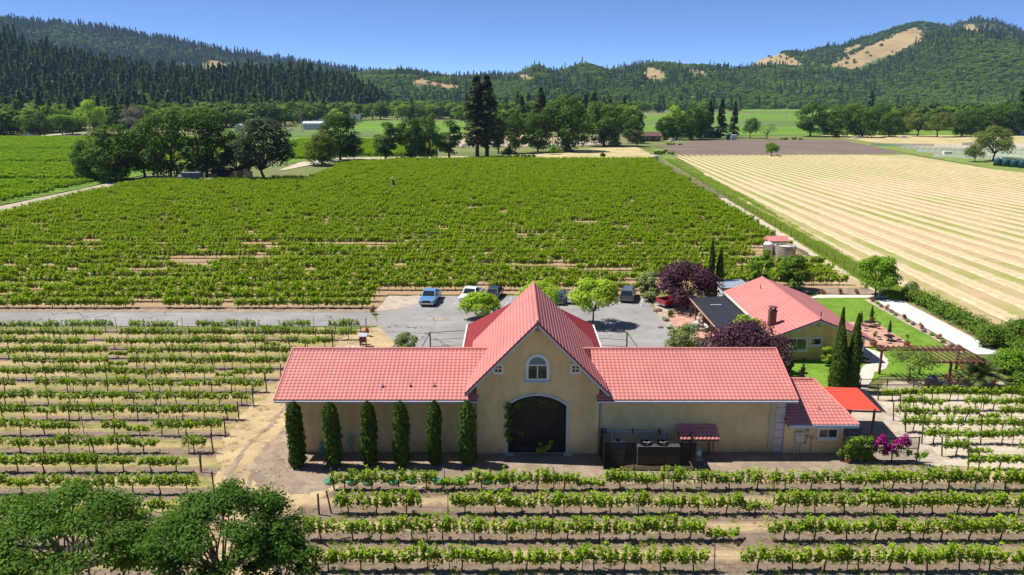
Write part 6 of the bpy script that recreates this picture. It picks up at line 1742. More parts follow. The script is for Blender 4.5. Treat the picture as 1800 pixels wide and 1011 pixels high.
MB().lathe((0, 0, .72), [(.5, 0), (.48, .22), (.3, .42), (.1, .48)], 14, 1.1, .65).build('hood_cover', M['tarp'], t, True)
MB().bbox(.62, 1.9, -.3, .35, 0, .55, .12).build('side_cover', M['tarp'], t)

# statue on the lawn
sx, sy = G(1410, 668)
t = thing('garden_statue', 'brown figure statue on a plinth standing on the lawn', 'statue', (sx, sy, .05))
M['bronze'] = mat('brown_stone', (.16, .10, .055), (.09, .06, .035), 6, .8, .3)
MB().bbox(-.2, .2, -.2, .2, 0, .35, .03).build('plinth', M['bronze'], t)
MB().lathe((0, 0, .35), [(.19, 0), (.17, .25), (.13, .5), (.17, .72), (.19, .85), (.07, .95), (.06, 1.0), (.11, 1.06), (.115, 1.16), (.06, 1.25)], 12, 1, .75).build('figure', M['bronze'], t, True)
MB().tube((.17, 0, 1.17), (.1, -.17, .9), .05, .04, 7).tube((.1, -.17, .9), (-.02, -.18, 1.0), .04, .035, 7).tube((-.17, 0, 1.17), (-.2, -.03, .8), .05, .04, 7).build('arms', M['bronze'], t)

# fountain on the forecourt
fx, fy = 21.4, 83.6
t = thing('fountain', 'white tiered stone fountain with round basin on the brick forecourt', 'fountain', (fx, fy, .05))
M['fstone'] = mat('fountain_stone', (.62, .59, .54), (.42, .40, .36), 4, .8, .3)
M['water'] = glassmat('fountain_water', (.05, .07, .05), .05)
MB().lathe((0, 0, 0), [(1.05, 0), (1.15, .1), (1.12, .45), (1.22, .48), (1.22, .56), (1.0, .56), (.98, .3)], 28).build('basin', M['fstone'], t, True)
MB().lathe((0, 0, .36), [(.98, 0), (.97, .01)], 28).build('water', M['water'], t)
MB().lathe((0, 0, .2), [(.3, 0), (.22, .3), (.16, .6), (.2, .75), (.12, 1.0), (.10, 1.3)], 14).build('pedestal', M['fstone'], t, True)
MB().lathe((0, 0, .75), [(.15, 0), (.5, .08), (.62, .16), (.62, .2), (.52, .17), (.2, .1)], 24).build('lower_bowl', M['fstone'], t, True)
MB().lathe((0, 0, 1.35), [(.1, 0), (.3, .06), (.38, .12), (.38, .15), (.3, .12)], 20).build('upper_bowl', M['fstone'], t, True)
MB().lathe((0, 0, 1.45), [(.08, 0), (.11, .15), (.07, .3), (.14, .42), (.13, .55), (.05, .65)], 12).build('finial', M['fstone'], t, True)

# bench, half barrel, notice, small things
bx, by = G(1550, 512)
t = thing('garden_bench', 'pale slatted bench at the head of the bocce court', 'bench', (bx, by, 0), math.pi)
for k in range(3): MB().box(-.75, .75, -.22 + k * .16, -.09 + k * .16, .42, .45).build('seat_slat', M['grey'], t)
for k in range(3): MB().box(-.75, .75, -.26, -.23, .52 + k * .14, .62 + k * .14).build('back_slat', M['grey'], t)
for s in (-1, 1):
    MB().box(s * .68 - .03, s * .68 + .03, -.26, -.2, 0, .92).build('leg', M['grey'], t); MB().box(s * .68 - .03, s * .68 + .03, .18, .24, 0, .42).build('leg', M['grey'], t)
x, y = G(1520, 638)
t = thing('barrel_planter', 'dark half barrel planter beside the curved path', 'planter', (x, y, .05))
MB().lathe((0, 0, 0), [(.36, 0), (.46, .2), (.48, .38), (.42, .38), (.40, .3)], 14).build('tub', M['post'], t)
MB().lathe((0, 0, .1), [(.435, 0), (.46, .08)], 14).build('hoop', M['iron'], t)
x, y = G(1505, 634)
t = thing('notice_board', 'small blue and white notice by the yellow house wall', 'sign', (x, y, .05))
MB().box(-.03, .03, -.03, .03, 0, .9).build('stake', M['post'], t)
MB().box(-.2, .2, -.05, -.032, .7, 1.35).build('board', mat('pale_blue_board', (.32, .45, .66), (.6, .66, .74), 4, .6), t)
x, y = G(1496, 676)
t = thing('path_post', 'brown timber post beside the path and cypress pair', 'post', (x, y, 0))
MB().box(-.07, .07, -.07, .07, 0, 1.5).build('shaft', M['redwoodbeam'], t); MB().bbox(-.09, .09, -.09, .09, 1.5, 1.56, .02).build('cap', M['redwoodbeam'], t)
for i, (px, py, s) in enumerate(((1156, 548, .75), (1161, 577, .45))):
    x, y = G(px, py); o = MB()
    o.lathe((0, 0, -.1), [(.3, 0), (.62, .15), (.66, .35), (.5, .6), (.2, .72)], 9, 1.2, .8).build('boulder', M['boulder'])
    o = bpy.data.objects['boulder'] if i == 0 else bpy.data.objects['boulder.001']
    o.location = (x, y, 0); o.scale = (s, s, s); tag(o, ('larger' if i == 0 else 'smaller') + ' reddish boulder at the edge of the asphalt lot', 'boulder')
# entry sign with rocks at the end of the vine rows
t = thing('entry_sign', 'brown posted sign with slanted white top by the lot entrance', 'sign', (-16.0, 77.8, 0)); t.scale = (.6, .6, .75)
MB().box(-.55, -.35, -.1, .1, 0, 1.7).build('post', M['redwoodbeam'], t)
MB().add([(-.6, -.5, 1.55), (.9, -.5, 1.55), (.9, .45, 1.85), (-.6, .45, 1.85), (-.6, -.5, 1.62), (.9, -.5, 1.62), (.9, .45, 1.92), (-.6, .45, 1.92)], [(0, 3, 2, 1), (4, 5, 6, 7), (0, 1, 5, 4), (1, 2, 6, 5), (2, 3, 7, 6), (3, 0, 4, 7)]).build('roof_board', M['galv'], t)
MB().box(.55, .7, -.1, .1, 0, 1.6).build('post', M['redwoodbeam'], t)
MB().box(-.35, .55, -.05, .05, .6, 1.4).build('board', M['redwoodbeam'], t)
rk = random.Random(4)
rme = []
for i in range(3):
    o = MB().lathe((0, 0, -.05), [(.2, 0), (.34, .1), (.36, .22), (.24, .36), (.1, .4)], 7, 1.2, .9).build('white_rock', M['white_rock']); rme.append(o.data); bpy.data.objects.remove(o)
for i in range(15):
    o = link(bpy.data.objects.new('white_rock', rme[i % 3])); s = rk.uniform(.5, 1.0)
    o.location = (-18.3 + rk.uniform(0, 2.6), 76.3 + rk.uniform(-1.2, .9), 0); o.scale = (s, s, s); o.rotation_euler = (0, 0, rk.uniform(0, 6))
    tag(o, 'white rock in the pile by the entry sign', 'rock', 'white rocks by the entry sign')
# septic lids
lidn = ['between the yard and the end post of the front vine row'] + ['under the front vine row, lid %s from the end post' % ORD[k] for k in range(8)]
for i, (px, py) in enumerate(((578, 849), (617, 850), (645, 850.5), (690, 850), (722, 848), (768, 849), (808, 848), (853, 849), (883, 848))):
    x, y = G(px, py); t = thing('tank_lid', 'round green plastic lid ' + lidn[i], 'lid', (x, y, 0))
    MB().lathe((0, 0, 0), [(.30, 0), (.30, .16)], 18).build('collar', M['white'], t)
    MB().lathe((0, 0, .16), [(.35, 0), (.36, .05), (.30, .09), (.1, .11)], 18).build('lid', M['lidgreen'], t)
x, y = G(561, 905)
t = thing('row_post', 'lone dark post at the bare end of a front vine row', 'post', (x, y, 0))
MB().tube((0, 0, -.1), (0, 0, 1.45), .07, .065, 8).build('shaft', M['post'], t); MB().lathe((0, 0, 1.45), [(.068, 0), (.05, .03)], 8).build('cap', M['metalpost'], t)
x, y = G(1487, 810)
t = thing('flower_pot', 'small empty terracotta pot at the corner of the patio fence', 'pot', (x, y - .3, 0))
MB().lathe((0, 0, 0), [(.15, 0), (.22, .28), (.24, .30), (.24, .34), (.2, .34), (.19, .2)], 14).build('pot', M['terracotta'], t); MB().lathe((0, 0, .22), [(.19, 0), (.17, .02)], 12).build('soil', M['dirt_dark'], t)

# bocce court edging: boards
for nm, xx in (('court_edging', 47.45), ('court_edging', 51.15)):
    t = thing(nm, 'low timber edging along the ' + ('flower border' if xx < 50 else 'hedge') + ' side of the bocce court', 'edging', (xx, 86, 0))
    for k in range(9): MB(t.location).box(xx - .06, xx + .06, 75.0 + k * 2.45, 75.0 + k * 2.45 + 2.42, 0, .14).build('board', M['paver'], t)
# ================================================================ middle distance and beyond
# water tanks at the vineyard edge
tx, ty = at_px(1349, 125.2), 125.2
t = thing('water_tank', 'white plastic water tank beside the round stone reservoir', 'tank', (tx, ty, 0))
MB().lathe((0, 0, 0), [(.82, 0), (.82, 2.05), (.86, 2.08), (.86, 2.16), (.5, 2.42), (.25, 2.48)], 24).build('tank_body', M['white'], t, True)
MB().lathe((0, 0, 2.46), [(.24, 0), (.24, .1), (.15, .12)], 12).build('lid', M['white'], t)
def stone_mat():
    m, tt, out = nt('rubble_stone'); p = objc(tt)
    v = N(tt, 'ShaderNodeTexVoronoi'); v.inputs['Scale'].default_value = 4.5; tt.links.new(p, v.inputs['Vector'])
    e = N(tt, 'ShaderNodeTexVoronoi', feature='DISTANCE_TO_EDGE'); e.inputs['Scale'].default_value = 4.5; tt.links.new(p, e.inputs['Vector'])
    s = N(tt, 'ShaderNodeSeparateColor'); tt.links.new(v.outputs['Color'], s.inputs[0])
    col = ramp(tt, s.outputs[0], [(0.1, (.16, .13, .11)), (.5, (.34, .28, .21)), (.9, (.52, .46, .38))])
    col = mixc(tt, ramp(tt, e.outputs['Distance'], [(.02, (1, 1, 1)), (.08, (0, 0, 0))]), col, (.42, .38, .32))
    finish(tt, out, col, .9, e.outputs['Distance'], .8, .1)
    return m
M['rubble'] = stone_mat()
sx, sy = at_px(1379, 124.5), 124.8
t = thing('stone_reservoir', 'round open reservoir of rough stone with pale water cover', 'tank', (sx, sy, 0))
MB().lathe((0, 0, -.05), [(1.80, 0), (1.76, 2.05), (1.80, 2.10), (1.45, 2.12), (1.42, 1.6)], 30).build('wall', M['rubble'], t)
MB().lathe((0, 0, 1.72), [(1.41, 0), (1.2, .06), (.5, .04)], 24).build('cover', M['white'], t)
st = MB()
for s in (-1, 1): st.tube((-.55 + s * .16, -1.86, 0), (-.55 + s * .16, -1.78, 2.1), .03, None, 6)
st.build('ladder_rails', M['galv'], t)
for k in range(5): MB().tube((-.71, -1.86 + .016 * k, .3 + k * .36), (-.39, -1.86 + .016 * k, .3 + k * .36), .02, None, 6).build('rung', M['galv'], t)
hx_, hy_ = at_px(1362, 129.5), 129.5
t = thing('pump_house', 'small shed with pink gable roof behind the stone reservoir', 'shed', (hx_, hy_, 0))
MB().box(-1.5, 1.6, -1.2, 1.2, 0, 2.1).build('wall', M['stucco'], t)
MB().prism([(-1.5, 2.1), (1.5, 2.1), (0, 2.75)], lambda p: (-1.75, p[0], p[1]), lambda p: (1.85, p[0], p[1])).build('roof', M['rooftile'], t)
MB().box(-.4, .4, -1.24, -1.203, 0, 1.8).build('door', M['brownsteel'], t)
# ring ornament among the vines
x, y = G(692, 335)
t = thing('ring_ornament', 'metal ring ornament on a post among the far vine rows', 'ornament', (x, y, 0))
r = MB()
for k in range(24): r.tube((1.1 * math.cos(k * math.pi / 12), 0, 2.6 + 1.2 * math.sin(k * math.pi / 12)), (1.1 * math.cos((k + 1) * math.pi / 12), 0, 2.6 + 1.2 * math.sin((k + 1) * math.pi / 12)), .07, None, 6)
r.build('ring', M['galv'], t)
MB().bbox(-.9, .9, -.3, .3, 0, 1.6, .05).build('base', M['grey'], t)
MB().lathe((0, 0, 1.5), [(.35, 0), (.4, .5), (.2, .75), (.34, 1.0), (.36, 1.3), (.15, 1.55)], 10, 1, .6).build('emblem', M['blackplastic'], t, True)

# wire fence along the hay field
pts_f = PX((1161, 277), (1275, 347), (1412, 430), (1500, 484), (1558, 521))
O = (pts_f[-1][0], pts_f[-1][1], 0)
t = thing('wire_fence', 'wire fence on dark posts along the hay field\'s grassy edge', 'fence', O)
pm = MB().tube((0, 0, -.1), (0, 0, 1.35), .05, .045, 6).build('post', M['metalpost']); pd = pm.data; bpy.data.objects.remove(pm)
w = MB(O)
for a, b in zip(pts_f[:-1], pts_f[1:]):
    L = math.hypot(b[0] - a[0], b[1] - a[1]); n = max(1, int(L / 3.6))
    for i in range(n):
        x = a[0] + (b[0] - a[0]) * i / n; y = a[1] + (b[1] - a[1]) * i / n
        o = link(bpy.data.objects.new('post', pd), t); o.location = (x - O[0], y - O[1], 0); o.rotation_euler = (rt.uniform(-.04, .04), rt.uniform(-.04, .04), 0)
    for z in (.4, .8, 1.2): w.tube((*a, z), (*b, z), .008, None, 3, False)
w.build('wire', M['wire'], t)

# ---------------------------------------------------------------- individual trees beyond the vineyard
PROTO = {}
for i in range(4): PROTO['oak%d' % i] = tree_parts(700 + i, 20, 18, 0.3 + .6 * i, 60, 2.5, 6500, .42, 'oak', 'bark', tr=.024, low=.8)
PROTO['grey'] = tree_parts(710, 20, 16, 1.0, 60, 2.4, 6500, .40, 'oak_grey', 'bark', tr=.022, low=.6)
PROTO['warm'] = tree_parts(711, 16, 13, 0.4, 30, 2.6, 3800, .38, 'oak_warm', 'bark', tr=.022, low=.8)
PROTO['spring'] = tree_parts(712, 15, 14, 1.5, 30, 2.6, 3400, .42, 'lime', 'bark', tr=.02, low=.5)
PROTO['mid'] = tree_parts(713, 14, 14, 1.2, 30, 2.7, 3400, .42, 'spring', 'bark', tr=.02, low=.6)
PROTO['willow'] = tree_parts(714, 12, 15, 1.4, 34, 2.4, 4600, .30, 'willow', 'bark', tr=.03, low=.5)
PROTO['tall'] = tree_parts(715, 22, 10, 2.0, 36, 2.2, 4200, .40, 'oak', 'bark', tr=.02, low=.8)
PROTO['redwood'] = conifer_parts(720, 34, 12.5, 5.5, 150, 6500, .55, 'redwood', tr=.018, power=.62, ragged=.3)
PROTO['redwood2'] = conifer_parts(721, 34, 11.0, 4.5, 140, 6000, .55, 'conifer', tr=.018, power=.6, ragged=.4)
PROTO['fir'] = conifer_parts(722, 24, 8.0, 1.5, 110, 4200, .5, 'conifer', tr=.016, power=.8, ragged=.3)
PROTO['bare'] = tree_parts(723, 9, 10, 1.2, 34, 1.5, 420, .25, 'willow', 'bark_grey', tr=.03, low=.4)
PROTO['dead'] = tree_parts(724, 13, 12, 2, 30, 2.0, 1500, .30, 'dead', 'bark_grey', tr=.025, low=.4)
PH = {k: (v[1].dimensions if hasattr(v[1], 'dimensions') else None) for k, v in PROTO.items()}
def dims(me):
    a = np.zeros(len(me.vertices) * 3, np.float32); me.vertices.foreach_get('co', a); a = a.reshape(-1, 3)
    return a[:, 2].max(), a[:, 0].max() - a[:, 0].min()
PD = {k: dims(v[1]) for k, v in PROTO.items()}
def mid_tree(kind, name, label, bx, by, tp, pw, group=None):
    x, y = G(bx, by); h = AY(bx, tp, y)[1]; w = pw / pxm(y, h * .5)
    H0, W0 = PD[kind]
    return place_tree(name, label, 'tree', PROTO[kind], (x, y, 0), (w / W0, w / W0, h / H0), rt.uniform(-.5, .5) + (math.pi if rt.random() < .5 else 0), group)
G1 = 'oaks of the grove beyond the big vineyard'
L1 = 'large dark oak in the grove behind the stored crates'
mid_tree('oak0', 'oak_tree', 'tall dark oak of the grove, closest to the low oak by the gravel lane', 205, 318, 216, 112)
mid_tree('oak1', 'oak_tree', 'highest dark oak of the grove, behind the covered truck', 300, 316, 186, 112)
mid_tree('oak2', 'oak_tree', 'dark oak of the grove behind the dark-roofed lean-to', 365, 316, 190, 104)
mid_tree('oak3', 'oak_tree', 'shaded oak between the highest grove oak and the lane oaks', 255, 312, 215, 92)
mid_tree('grey', 'oak_tree', 'big grey green oak at the end of the grove by the farm track', 466, 318, 204, 118)
mid_tree('oak1', 'oak_tree', 'short dark oak in front of the big grey green oak', 420, 314, 226, 70)
mid_tree('oak0', 'oak_tree', 'low oak at the grove\'s edge by the pale gravel lane', 157, 317, 243, 66)
mid_tree('warm', 'oak_tree', 'small bright oak beside the farm track at the corner of the vineyard', 566, 291, 231, 68)
mid_tree('oak2', 'oak_tree', 'taller oak paired with the small bright oak by the farm track', 598, 283, 198, 78)
mid_tree('oak3', 'oak_tree', 'rounded companion oak leaning out from the farm track pair', 622, 281, 234, 36)
G2 = 'oaks along the far edge of the vineyard'; L2 = 'dark oak in the row between the farm track and the tall redwoods'
mid_tree('tall', 'oak_tree', L2, 679, 283, 214, 52, G2)
mid_tree('oak0', 'oak_tree', L2, 722, 282, 205, 58, G2)
mid_tree('oak1', 'oak_tree', L2, 752, 281, 198, 62, G2)
mid_tree('tall', 'oak_tree', L2, 790, 279, 210, 54, G2)
mid_tree('redwood', 'redwood_tree', 'tall tapering redwood, fuller one of the pair', 839, 276, 131, 66)
mid_tree('redwood2', 'redwood_tree', 'tall ragged redwood, darker one of the pair', 856, 276, 129, 62)
mid_tree('tall', 'oak_tree', 'thin leggy tree close behind the redwood pair', 876, 270, 192, 34)
mid_tree('oak3', 'oak_tree', 'leafy oak next to the redwood pair', 905, 270, 196, 54)
mid_tree('oak2', 'oak_tree', 'second leafy oak from the redwood pair', 945, 268, 198, 58)
mid_tree('oak0', 'oak_tree', 'highest spreading oak with bare lower trunk beside the dry field', 995, 266, 164, 96)
mid_tree('oak1', 'oak_tree', 'wide oak beside the highest oak, near the old barn', 1062, 257, 177, 94)
mid_tree('redwood', 'cedar_tree', 'dark conical cedar rising behind the leafy oaks', 950, 240, 152, 38)
mid_tree('oak3', 'oak_tree', 'small oak in front of the old barn', 1112, 252, 205, 42)
mid_tree('grey', 'olive_tree', 'pale bushy tree by the old brown barn', 1118, 258, 228, 40)
for bx, by, tp, pw in ((1168, 246, 204, 40), (1190, 246, 198, 44), (1215, 246, 184, 46), (1232, 245, 188, 40)):
    mid_tree(rt.choice(('oak0', 'oak2', 'oak3')), 'oak_tree', 'dark oak in the grove behind the ploughed field', bx, by, tp, pw, 'oaks behind the ploughed field')
mid_tree('spring', 'poplar_tree', 'bright lime tree above the grove behind the ploughed field', 1186, 238, 184, 46)
mid_tree('fir', 'fir_tree', 'dark fir by the white shed, closest to the lime tree', 1246, 243, 176, 28)
mid_tree('fir', 'fir_tree', 'dark fir behind the white shed, middle one', 1266, 243, 172, 28)
mid_tree('fir', 'fir_tree', 'separate dark fir between the shed and the silvery tree', 1289, 242, 177, 24)
mid_tree('willow', 'silver_tree', 'silvery rounded tree at the back of the ploughed field', 1319, 243, 206, 36)
mid_tree('bare', 'bare_tree', 'sparse half-leafed tree beside the silvery one', 1348, 245, 214, 36)
mid_tree('mid', 'round_tree', 'lone round bush tree at the edge of the ploughed and hay fields', 1355, 274.5, 250, 29)
mid_tree('oak3', 'oak_tree', 'broad dark tree at the corner of the ploughed field and pasture', 1424, 240, 176, 62)
for bx, by, tp, pw in ((1448, 237, 196, 40), (1470, 241, 187, 60), (1496, 236, 180, 48), (1516, 242, 190, 56), (1545, 236, 182, 52), (1562, 241, 196, 46), (1585, 237, 186, 44)):
    mid_tree(rt.choice(('oak0', 'oak1', 'warm')), 'oak_tree', 'dark tree in the line behind the dry pasture', bx, by, tp, pw, 'trees behind the dry pasture')
for bx, by, tp, pw in ((1612, 240, 198, 52), (1648, 241, 196, 58)):
    mid_tree('willow', 'willow_tree', 'pale green willow on the dry pasture', bx, by, tp, pw, 'willows on the dry pasture')
for bx, by, tp, pw in ((1690, 240, 190, 60), (1735, 238, 182, 66), (1780, 238, 178, 66), (1830, 238, 176, 66), (1705, 238, 200, 40)):
    mid_tree(rt.choice(('oak0', 'oak1', 'oak2')), 'oak_tree', 'dark oak in the thick wood behind the white paddocks', bx, by, tp, pw, 'oaks behind the white paddocks')
mid_tree('willow', 'willow_tree', 'spreading willow in front of the white paddock fences', 1744, 284, 220, 72)
mid_tree('willow', 'willow_tree', 'low bushy willow beside the spreading one at the paddocks', 1712, 285, 254, 40)
for i, (k, bx, by, tp, pw) in enumerate((('mid', 20, 238, 200, 60), ('oak1', 70, 240, 196, 62), ('mid', 110, 238, 200, 50), ('oak2', 128, 236, 206, 44))):
    mid_tree(k, 'oak_tree', 'leafy tree in the line along the distant road', bx, by, tp, pw, 'trees along the distant road')
mid_tree('spring', 'lime_tree', 'pale yellow green tree standing out against the dark conifers', 165, 236, 174, 58)
mid_tree('dead', 'bare_tree', 'greyish leafless tree beside the pale yellow green one', 236, 234, 188, 42)
mid_tree('spring', 'lime_tree', 'pale yellow green tree by the white farmhouse', 592, 222, 190, 34)
for i, (bx, by, w, h, leaf, lab) in enumerate(((975, 272, 7, 5.5, 'spring', 'bright green shrub under the highest oak'), (1080, 258, 9, 4, 'olive', 'pale shrub at the corner of the dry field'), (895, 276, 8, 5, 'hedge', 'dark shrub at the foot of the redwood pair'), (1060, 278, 3, 3, 'hedge', 'small bush on the dry field edge'), (1165, 272, 12, 2.6, 'hedge', 'low brambles where the verge meets the vineyard'), (920, 279, 16, 2.2, 'hedge', 'low thicket along the vineyard\'s far edge'), (1180, 255, 14, 1.6, 'spring', 'low green hedge beside the ploughed field'), (1390, 246, 16, 2.0, 'hedge', 'low green hedge behind the ploughed field'))):
    x, y = G(bx, by); ch, mats = bush_mesh(400 + i, w, w * .6, h, 1300, .30, leaf, lob=16)
    bush('field_shrub', lab, 'shrub', (x, y, 0), mesh_np('shrub', ch, mats))

# ---------------------------------------------------------------- farm things by the grove
def far_truck():
    x, y = G(330, 323); t = thing('covered_truck', 'farm truck with a dark canvas cover under the grove', 'truck', (x, y, 0), math.pi / 2)
    MB().bbox(-1.2, 1.2, -4.5, 1.2, 1.1, 3.6, .15).build('canvas_cover', M['tarp'], t)
    MB().box(-1.2, 1.2, -4.5, 1.2, .8, 1.08).build('flatbed', M['white'], t)
    chamfer_extrude(MB(), [(1.4, .6), (1.4, 2.4), (2.4, 2.4), (2.8, 1.5), (3.6, 1.35), (3.6, .6)], 1.1, .12).build('cab', M['grey'], t)
    wheels(t, (2.8, -3.2), 1.1, .48)
    MB().add([(-.9, 2.46, 2.28), (.9, 2.46, 2.28), (.9, 2.82, 1.55), (-.9, 2.82, 1.55)], [(0, 1, 2, 3)]).build('windscreen', M['glass'], t)
far_truck()
x, y = G(364, 323)
car('blue van parked beside the covered truck under the grove', PB, (x, y, 0), 1.4, 'suv', 'parked_van', 'van')
car('dark car in the shade under the grove', PK, (*G(300, 323), 0), 1.5)
M['cratered'] = mat('red_brown_crate', (.24, .10, .075), (.16, .07, .055), 2, .9)
M['cratewood'] = mat('pale_crate_wood', (.40, .29, .17), (.30, .21, .12), 2, .9)
def crate(x, y, z, m, lab, grp):
    t = thing('harvest_bin', lab, 'crate', (x, y, z), 0, grp)
    for k in range(3):
        MB().box(-.6, .6, -.6, -.57, .12 + k * .2, .29 + k * .2).build('slat', M[m], t)
        MB().box(-.6, .6, .57, .6, .12 + k * .2, .29 + k * .2).build('slat', M[m], t)
        MB().box(-.6, -.57, -.57, .57, .12 + k * .2, .29 + k * .2).build('slat', M[m], t)
        MB().box(.57, .6, -.57, .57, .12 + k * .2, .29 + k * .2).build('slat', M[m], t)
    MB().box(-.58, .58, -.58, .58, .02, .115).build('base', M[m], t)
    return t
for bx, m, n, hgt in ((372, 'cratered', 2, 4), (410, 'cratered', 1, 4), (416, 'cratewood', 1, 5), (424, 'cratered', 1, 5), (434, 'cratewood', 1, 6), (441, 'cratewood', 1, 5)):
    x, y = G(bx, 322)
    for c in range(n):
        for k in range(hgt):
            crate(x + c * 1.25, y, k * .74, m, ('red brown' if m == 'cratered' else 'pale wooden') + ' harvest bin stacked under the grove', ('red brown' if m == 'cratered' else 'pale') + ' harvest bins under the grove')
x, y = G(392, 320)
t = thing('lean_to', 'dark roofed lean-to between the stacks of harvest bins', 'shed', (x, y + 1, 0))
MB().box(-4.6, 4.2, -1.8, 2.2, 3.3, 3.55).build('roof', M['iron'], t)
for a in (-4.2, 0, 3.9): MB().box(a - .1, a + .1, -1.6, -1.4, 0, 3.3).build('post', M['post'], t)
MB().box(-4.4, 4.0, 2.0, 2.1, 0, 3.3).build('back_wall', M['dark'], t)
x, y = G(455, 322)
t = thing('pipe_stack', 'stack of pale irrigation pipes at the end of the harvest bins', 'pipes', (x, y, 0))
for k in range(5): MB().tube((-2 + .3 * (k % 2), -.5 + k * .25, .35), (6.5, -.5 + k * .25, .35), .12, None, 8).build('pipe', M['pvc'], t)
for a in (-1, 4.5): MB().box(a - .1, a + .1, -.8, .9, 0, .22).build('bearer', M['post'], t)

# ---------------------------------------------------------------- far buildings
def far_house(name, label, px, py, wpx, hw, hr, depth, wall, roof, wins=3, cat='house', rz=0.0, axis='x'):
    x, y = G(px, py); w = wpx / pxm(y)
    t = thing(name, label, cat, (x, y, 0), rz)
    MB().box(-w / 2, w / 2, 0, depth, -.1, hw).build('wall', M[wall], t)
    ov = .5
    if axis == 'x':
        r = MB().prism([(-ov, hw), (depth + ov, hw), (depth / 2, hw + hr)], lambda p: (-w / 2 - ov, p[0], p[1] + .02), lambda p: (w / 2 + ov, p[0], p[1] + .02)).build('roof', M[roof], t)
    else:
        r = MB().prism([(-w / 2 - ov, hw), (w / 2 + ov, hw), (0, hw + hr)], lambda p: (p[0], -ov, p[1] + .02), lambda p: (p[0], depth + ov, p[1] + .02)).build('roof', M[roof], t)
    for k in range(wins):
        cx = -w / 2 + w * (k + .5) / wins
        f = MB().box(cx - .65, cx + .65, -.06, -.003, hw * .4, hw * .4 + 1.3).build('window', M['white'], t)
        MB().box(cx - .52, cx + .52, -.08, -.062, hw * .4 + .12, hw * .4 + 1.18).build('pane', M['glass'], f)
    return t
M['slate'] = mat('blue_grey_roof', (.10, .12, .16), (.07, .085, .12), 2, .8)
M['brownroof'] = mat('brown_shingle', (.17, .09, .07), (.10, .06, .05), 2, .9)
M['palemetal'] = mat('pale_metal_roof', (.58, .62, .68), (.48, .52, .58), 2, .5)
far_house('farm_house', 'white house with steep blue grey roof among the valley trees', 574, 219, 26, 5.5, 4.5, 9, 'white', 'slate', 3, axis='y')
far_house('farm_house', 'white house with hipped blue grey roof beside a green field', 624, 216, 18, 3.6, 5, 9, 'white', 'slate', 2)
far_house('packing_shed', 'long pale blue shed beside the tall wind machine', 550, 228, 34, 5, 1.6, 8, 'trim', 'palemetal', 4, 'shed')
far_house('white_shed', 'small white gabled shed seen between the grove oaks', 420, 231, 14, 3.6, 2, 7, 'white', 'palemetal', 1, 'shed', axis='y')
far_house('farm_house', 'low house with reddish roof behind the small white shed', 430, 229, 18, 3.2, 1.8, 7, 'white', 'brownroof', 2)
far_house('old_barn', 'weathered brown barn with patched roof beyond the dry field', 1148, 249, 26, 3.2, 2.4, 8, 'brownsteel', 'brownroof', 2, 'barn')
far_house('open_shed', 'shed with pale blue roof among the firs behind the ploughed field', 1250, 243, 26, 4.2, 1.0, 9, 'bluewood', 'palemetal', 2, 'shed')
far_house('farm_house', 'distant house with orange tile roof at the foot of the hill', 1301, 184, 10, 4, 3.0, 10, 'stucco', 'paver', 2)
far_house('farm_house', 'distant pale house behind the pasture trees', 1527, 189, 14, 4.5, 3, 10, 'white', 'palemetal', 2)
far_house('barn', 'long brown-roofed barn behind the middle oaks', 720, 199, 18, 5, 4, 12, 'brownsteel', 'brownroof', 2, 'barn')
far_house('farm_house', 'pale roofed building at the edge of the right-hand wood, beyond the paddock rails', 1803, 239, 18, 4, 2, 8, 'bluewood', 'palemetal', 1)
far_house('farm_shed', 'white shed under the trees along the distant road', 50, 239, 16, 3.0, 1.5, 6, 'white', 'palemetal', 2, 'shed')

def wind_machine(label, px, py, tp, col='galv'):
    x, y = G(px, py); h = AY(px, tp, y)[1]; t = thing('wind_machine', label, 'wind machine', (x, y, 0))
    MB().tube((0, 0, 0), (0, 0, h), .32, .22, 8).build('mast', M[col], t)
    MB().bbox(-.4, .4, -.9, .6, h, h + .8, .08).build('gearbox', M['taillight'] if col == 'galv' else M[col], t)
    for s in (-1, 1): MB().bar((0, -1.0, h + .4), (s * .9, -1.0, h + .4 + s * 2.6), .08, .35).build('blade', M['taillight'] if col == 'galv' else M['white'], t)
wind_machine('tall vineyard wind machine with red head by the pale blue shed', 531, 234, 206)
wind_machine('wind machine standing in the distant bright vineyard by the firs', 1299, 199, 190, 'grey')
wind_machine('short wind machine on the distant vineyard track', 1381, 210, 202, 'grey')
# tanks
def drum(name, label, px, py, dia, h, m, group=None):
    x, y = G(px, py); t = thing(name, label, 'tank', (x, y, 0), 0, group)
    R = dia / 2; MB().lathe((0, 0, 0), [(R, 0), (R, h * .82), (R * .96, h * .86), (R * .4, h), (R * .2, h)], 20).build('tank_body', M[m], t, True)
    MB().lathe((0, 0, h), [(R * .22, -.05), (R * .22, .15), (R * .15, .18)], 10).build('lid', M[m], t)
for px in (1753, 1768, 1782.5, 1797): drum('water_tank', 'dark blue green water tank in the row by the paddocks', px, 292 + (px - 1753) * .09, 2.9, 3.0, 'tankgreen', 'water tanks by the paddocks')
drum('water_tank', 'blue green water tank behind the ploughed field', 1280, 246, 2.8, 4.0, 'tankgreen')
x, y = G(1290, 246)
t = thing('white_shelter', 'small white shelter next to the blue green tank', 'shelter', (x, y, 0))
MB().box(-1.5, 1.5, 0, 2, 0, 2.8).build('wall', M['trim'], t); MB().bbox(-1.8, 1.8, -.3, 2.3, 2.8, 3.1, .05).build('roof', M['white'], t)
drum('stone_trough', 'low round concrete tank at the far vineyard corner', 1150, 279, 3.4, 1.5, 'concrete')
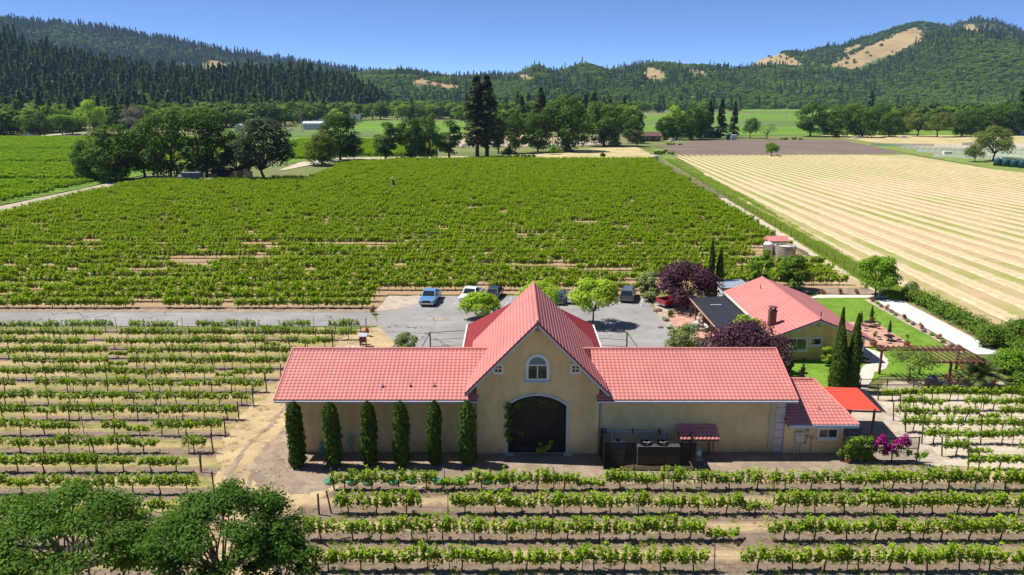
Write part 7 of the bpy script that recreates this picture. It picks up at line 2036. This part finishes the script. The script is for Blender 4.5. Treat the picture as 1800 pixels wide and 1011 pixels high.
# white paddock fences
def paddock(label, pts):
    P = PX(*pts); O = (*P[0], 0); t = thing('paddock_fence', label, 'fence', O); ps = MB(O)
    for a, b in zip(P[:-1], P[1:]):
        for z in (.35, .70, 1.05, 1.40): MB(O).bar((*a, z), (*b, z), .06, .27).build('rail', M['white'], t)
        L = math.hypot(b[0] - a[0], b[1] - a[1]); n = max(1, int(L / 2.6))
        for i in range(n + 1):
            x = a[0] + (b[0] - a[0]) * i / n; y = a[1] + (b[1] - a[1]) * i / n; ps.box(x - .08, x + .08, y - .13, y - .05, 0, 1.62)
    tag(ps.build('posts', M['white'], t), kind='stuff')
paddock('white paddock rails, line closest to the wood', ((1690, 256), (1716, 254), (1830, 259)))
paddock('white paddock rails, second line from the wood', ((1530, 257), (1640, 258), (1830, 266)))
paddock('white paddock rails, middle line', ((1580, 262), (1700, 266), (1830, 273)))
paddock('white paddock rails, fourth line from the wood', ((1610, 268), (1700, 272), (1830, 280)))
paddock('white paddock rails, line closest to the hay field', ((1640, 276), (1740, 281), (1830, 287)))
x, y = G(1664, 275); 
t = thing('horse_trailer', 'small white trailer parked by the paddock rails', 'trailer', (x, y, 0))
MB().bbox(-1.8, 1.8, -1, 1, .5, 2.3, .1).build('body', M['white'], t); wheels(t, (0,), .95, .35); MB().bar((1.8, 0, .55), (3.0, 0, .5), .1, .1).build('drawbar', M['iron'], t)
for i, (px, py, c) in enumerate(((1588, 243, 'PW'), (1505, 244, 'PW'), (512, 229, 'PW'), (32, 241, 'PK'), (1180, 249, 'PW'))):
    car(('white car on the dry pasture under the willows', 'white car by the trees behind the dry pasture', 'white car beside the pale blue shed', 'dark car on the distant road', 'white car among the oaks behind the ploughed field')[i], {'PW': PW, 'PK': PK}[c], (*G(px, py), 0), 1.4 + .2 * i)

# ================================================================ haze: the valley's air
hm = bpy.data.materials.new('haze_air'); hm.use_nodes = True
ht = hm.node_tree; ht.nodes.clear(); ho_ = ht.nodes.new('ShaderNodeOutputMaterial'); hv = ht.nodes.new('ShaderNodeVolumePrincipled')
hv.inputs['Color'].default_value = (.42, .64, 1.0, 1); hv.inputs['Density'].default_value = 0.000055; hv.inputs['Anisotropy'].default_value = 0.0
ht.links.new(hv.outputs[0], ho_.inputs['Volume'])
hb_ = MB().box(-4300, 4300, -600, 4700, -1.5, 540).build('haze', hm)
tag(hb_, 'thin bluish air over the whole valley', 'haze', kind='stuff')
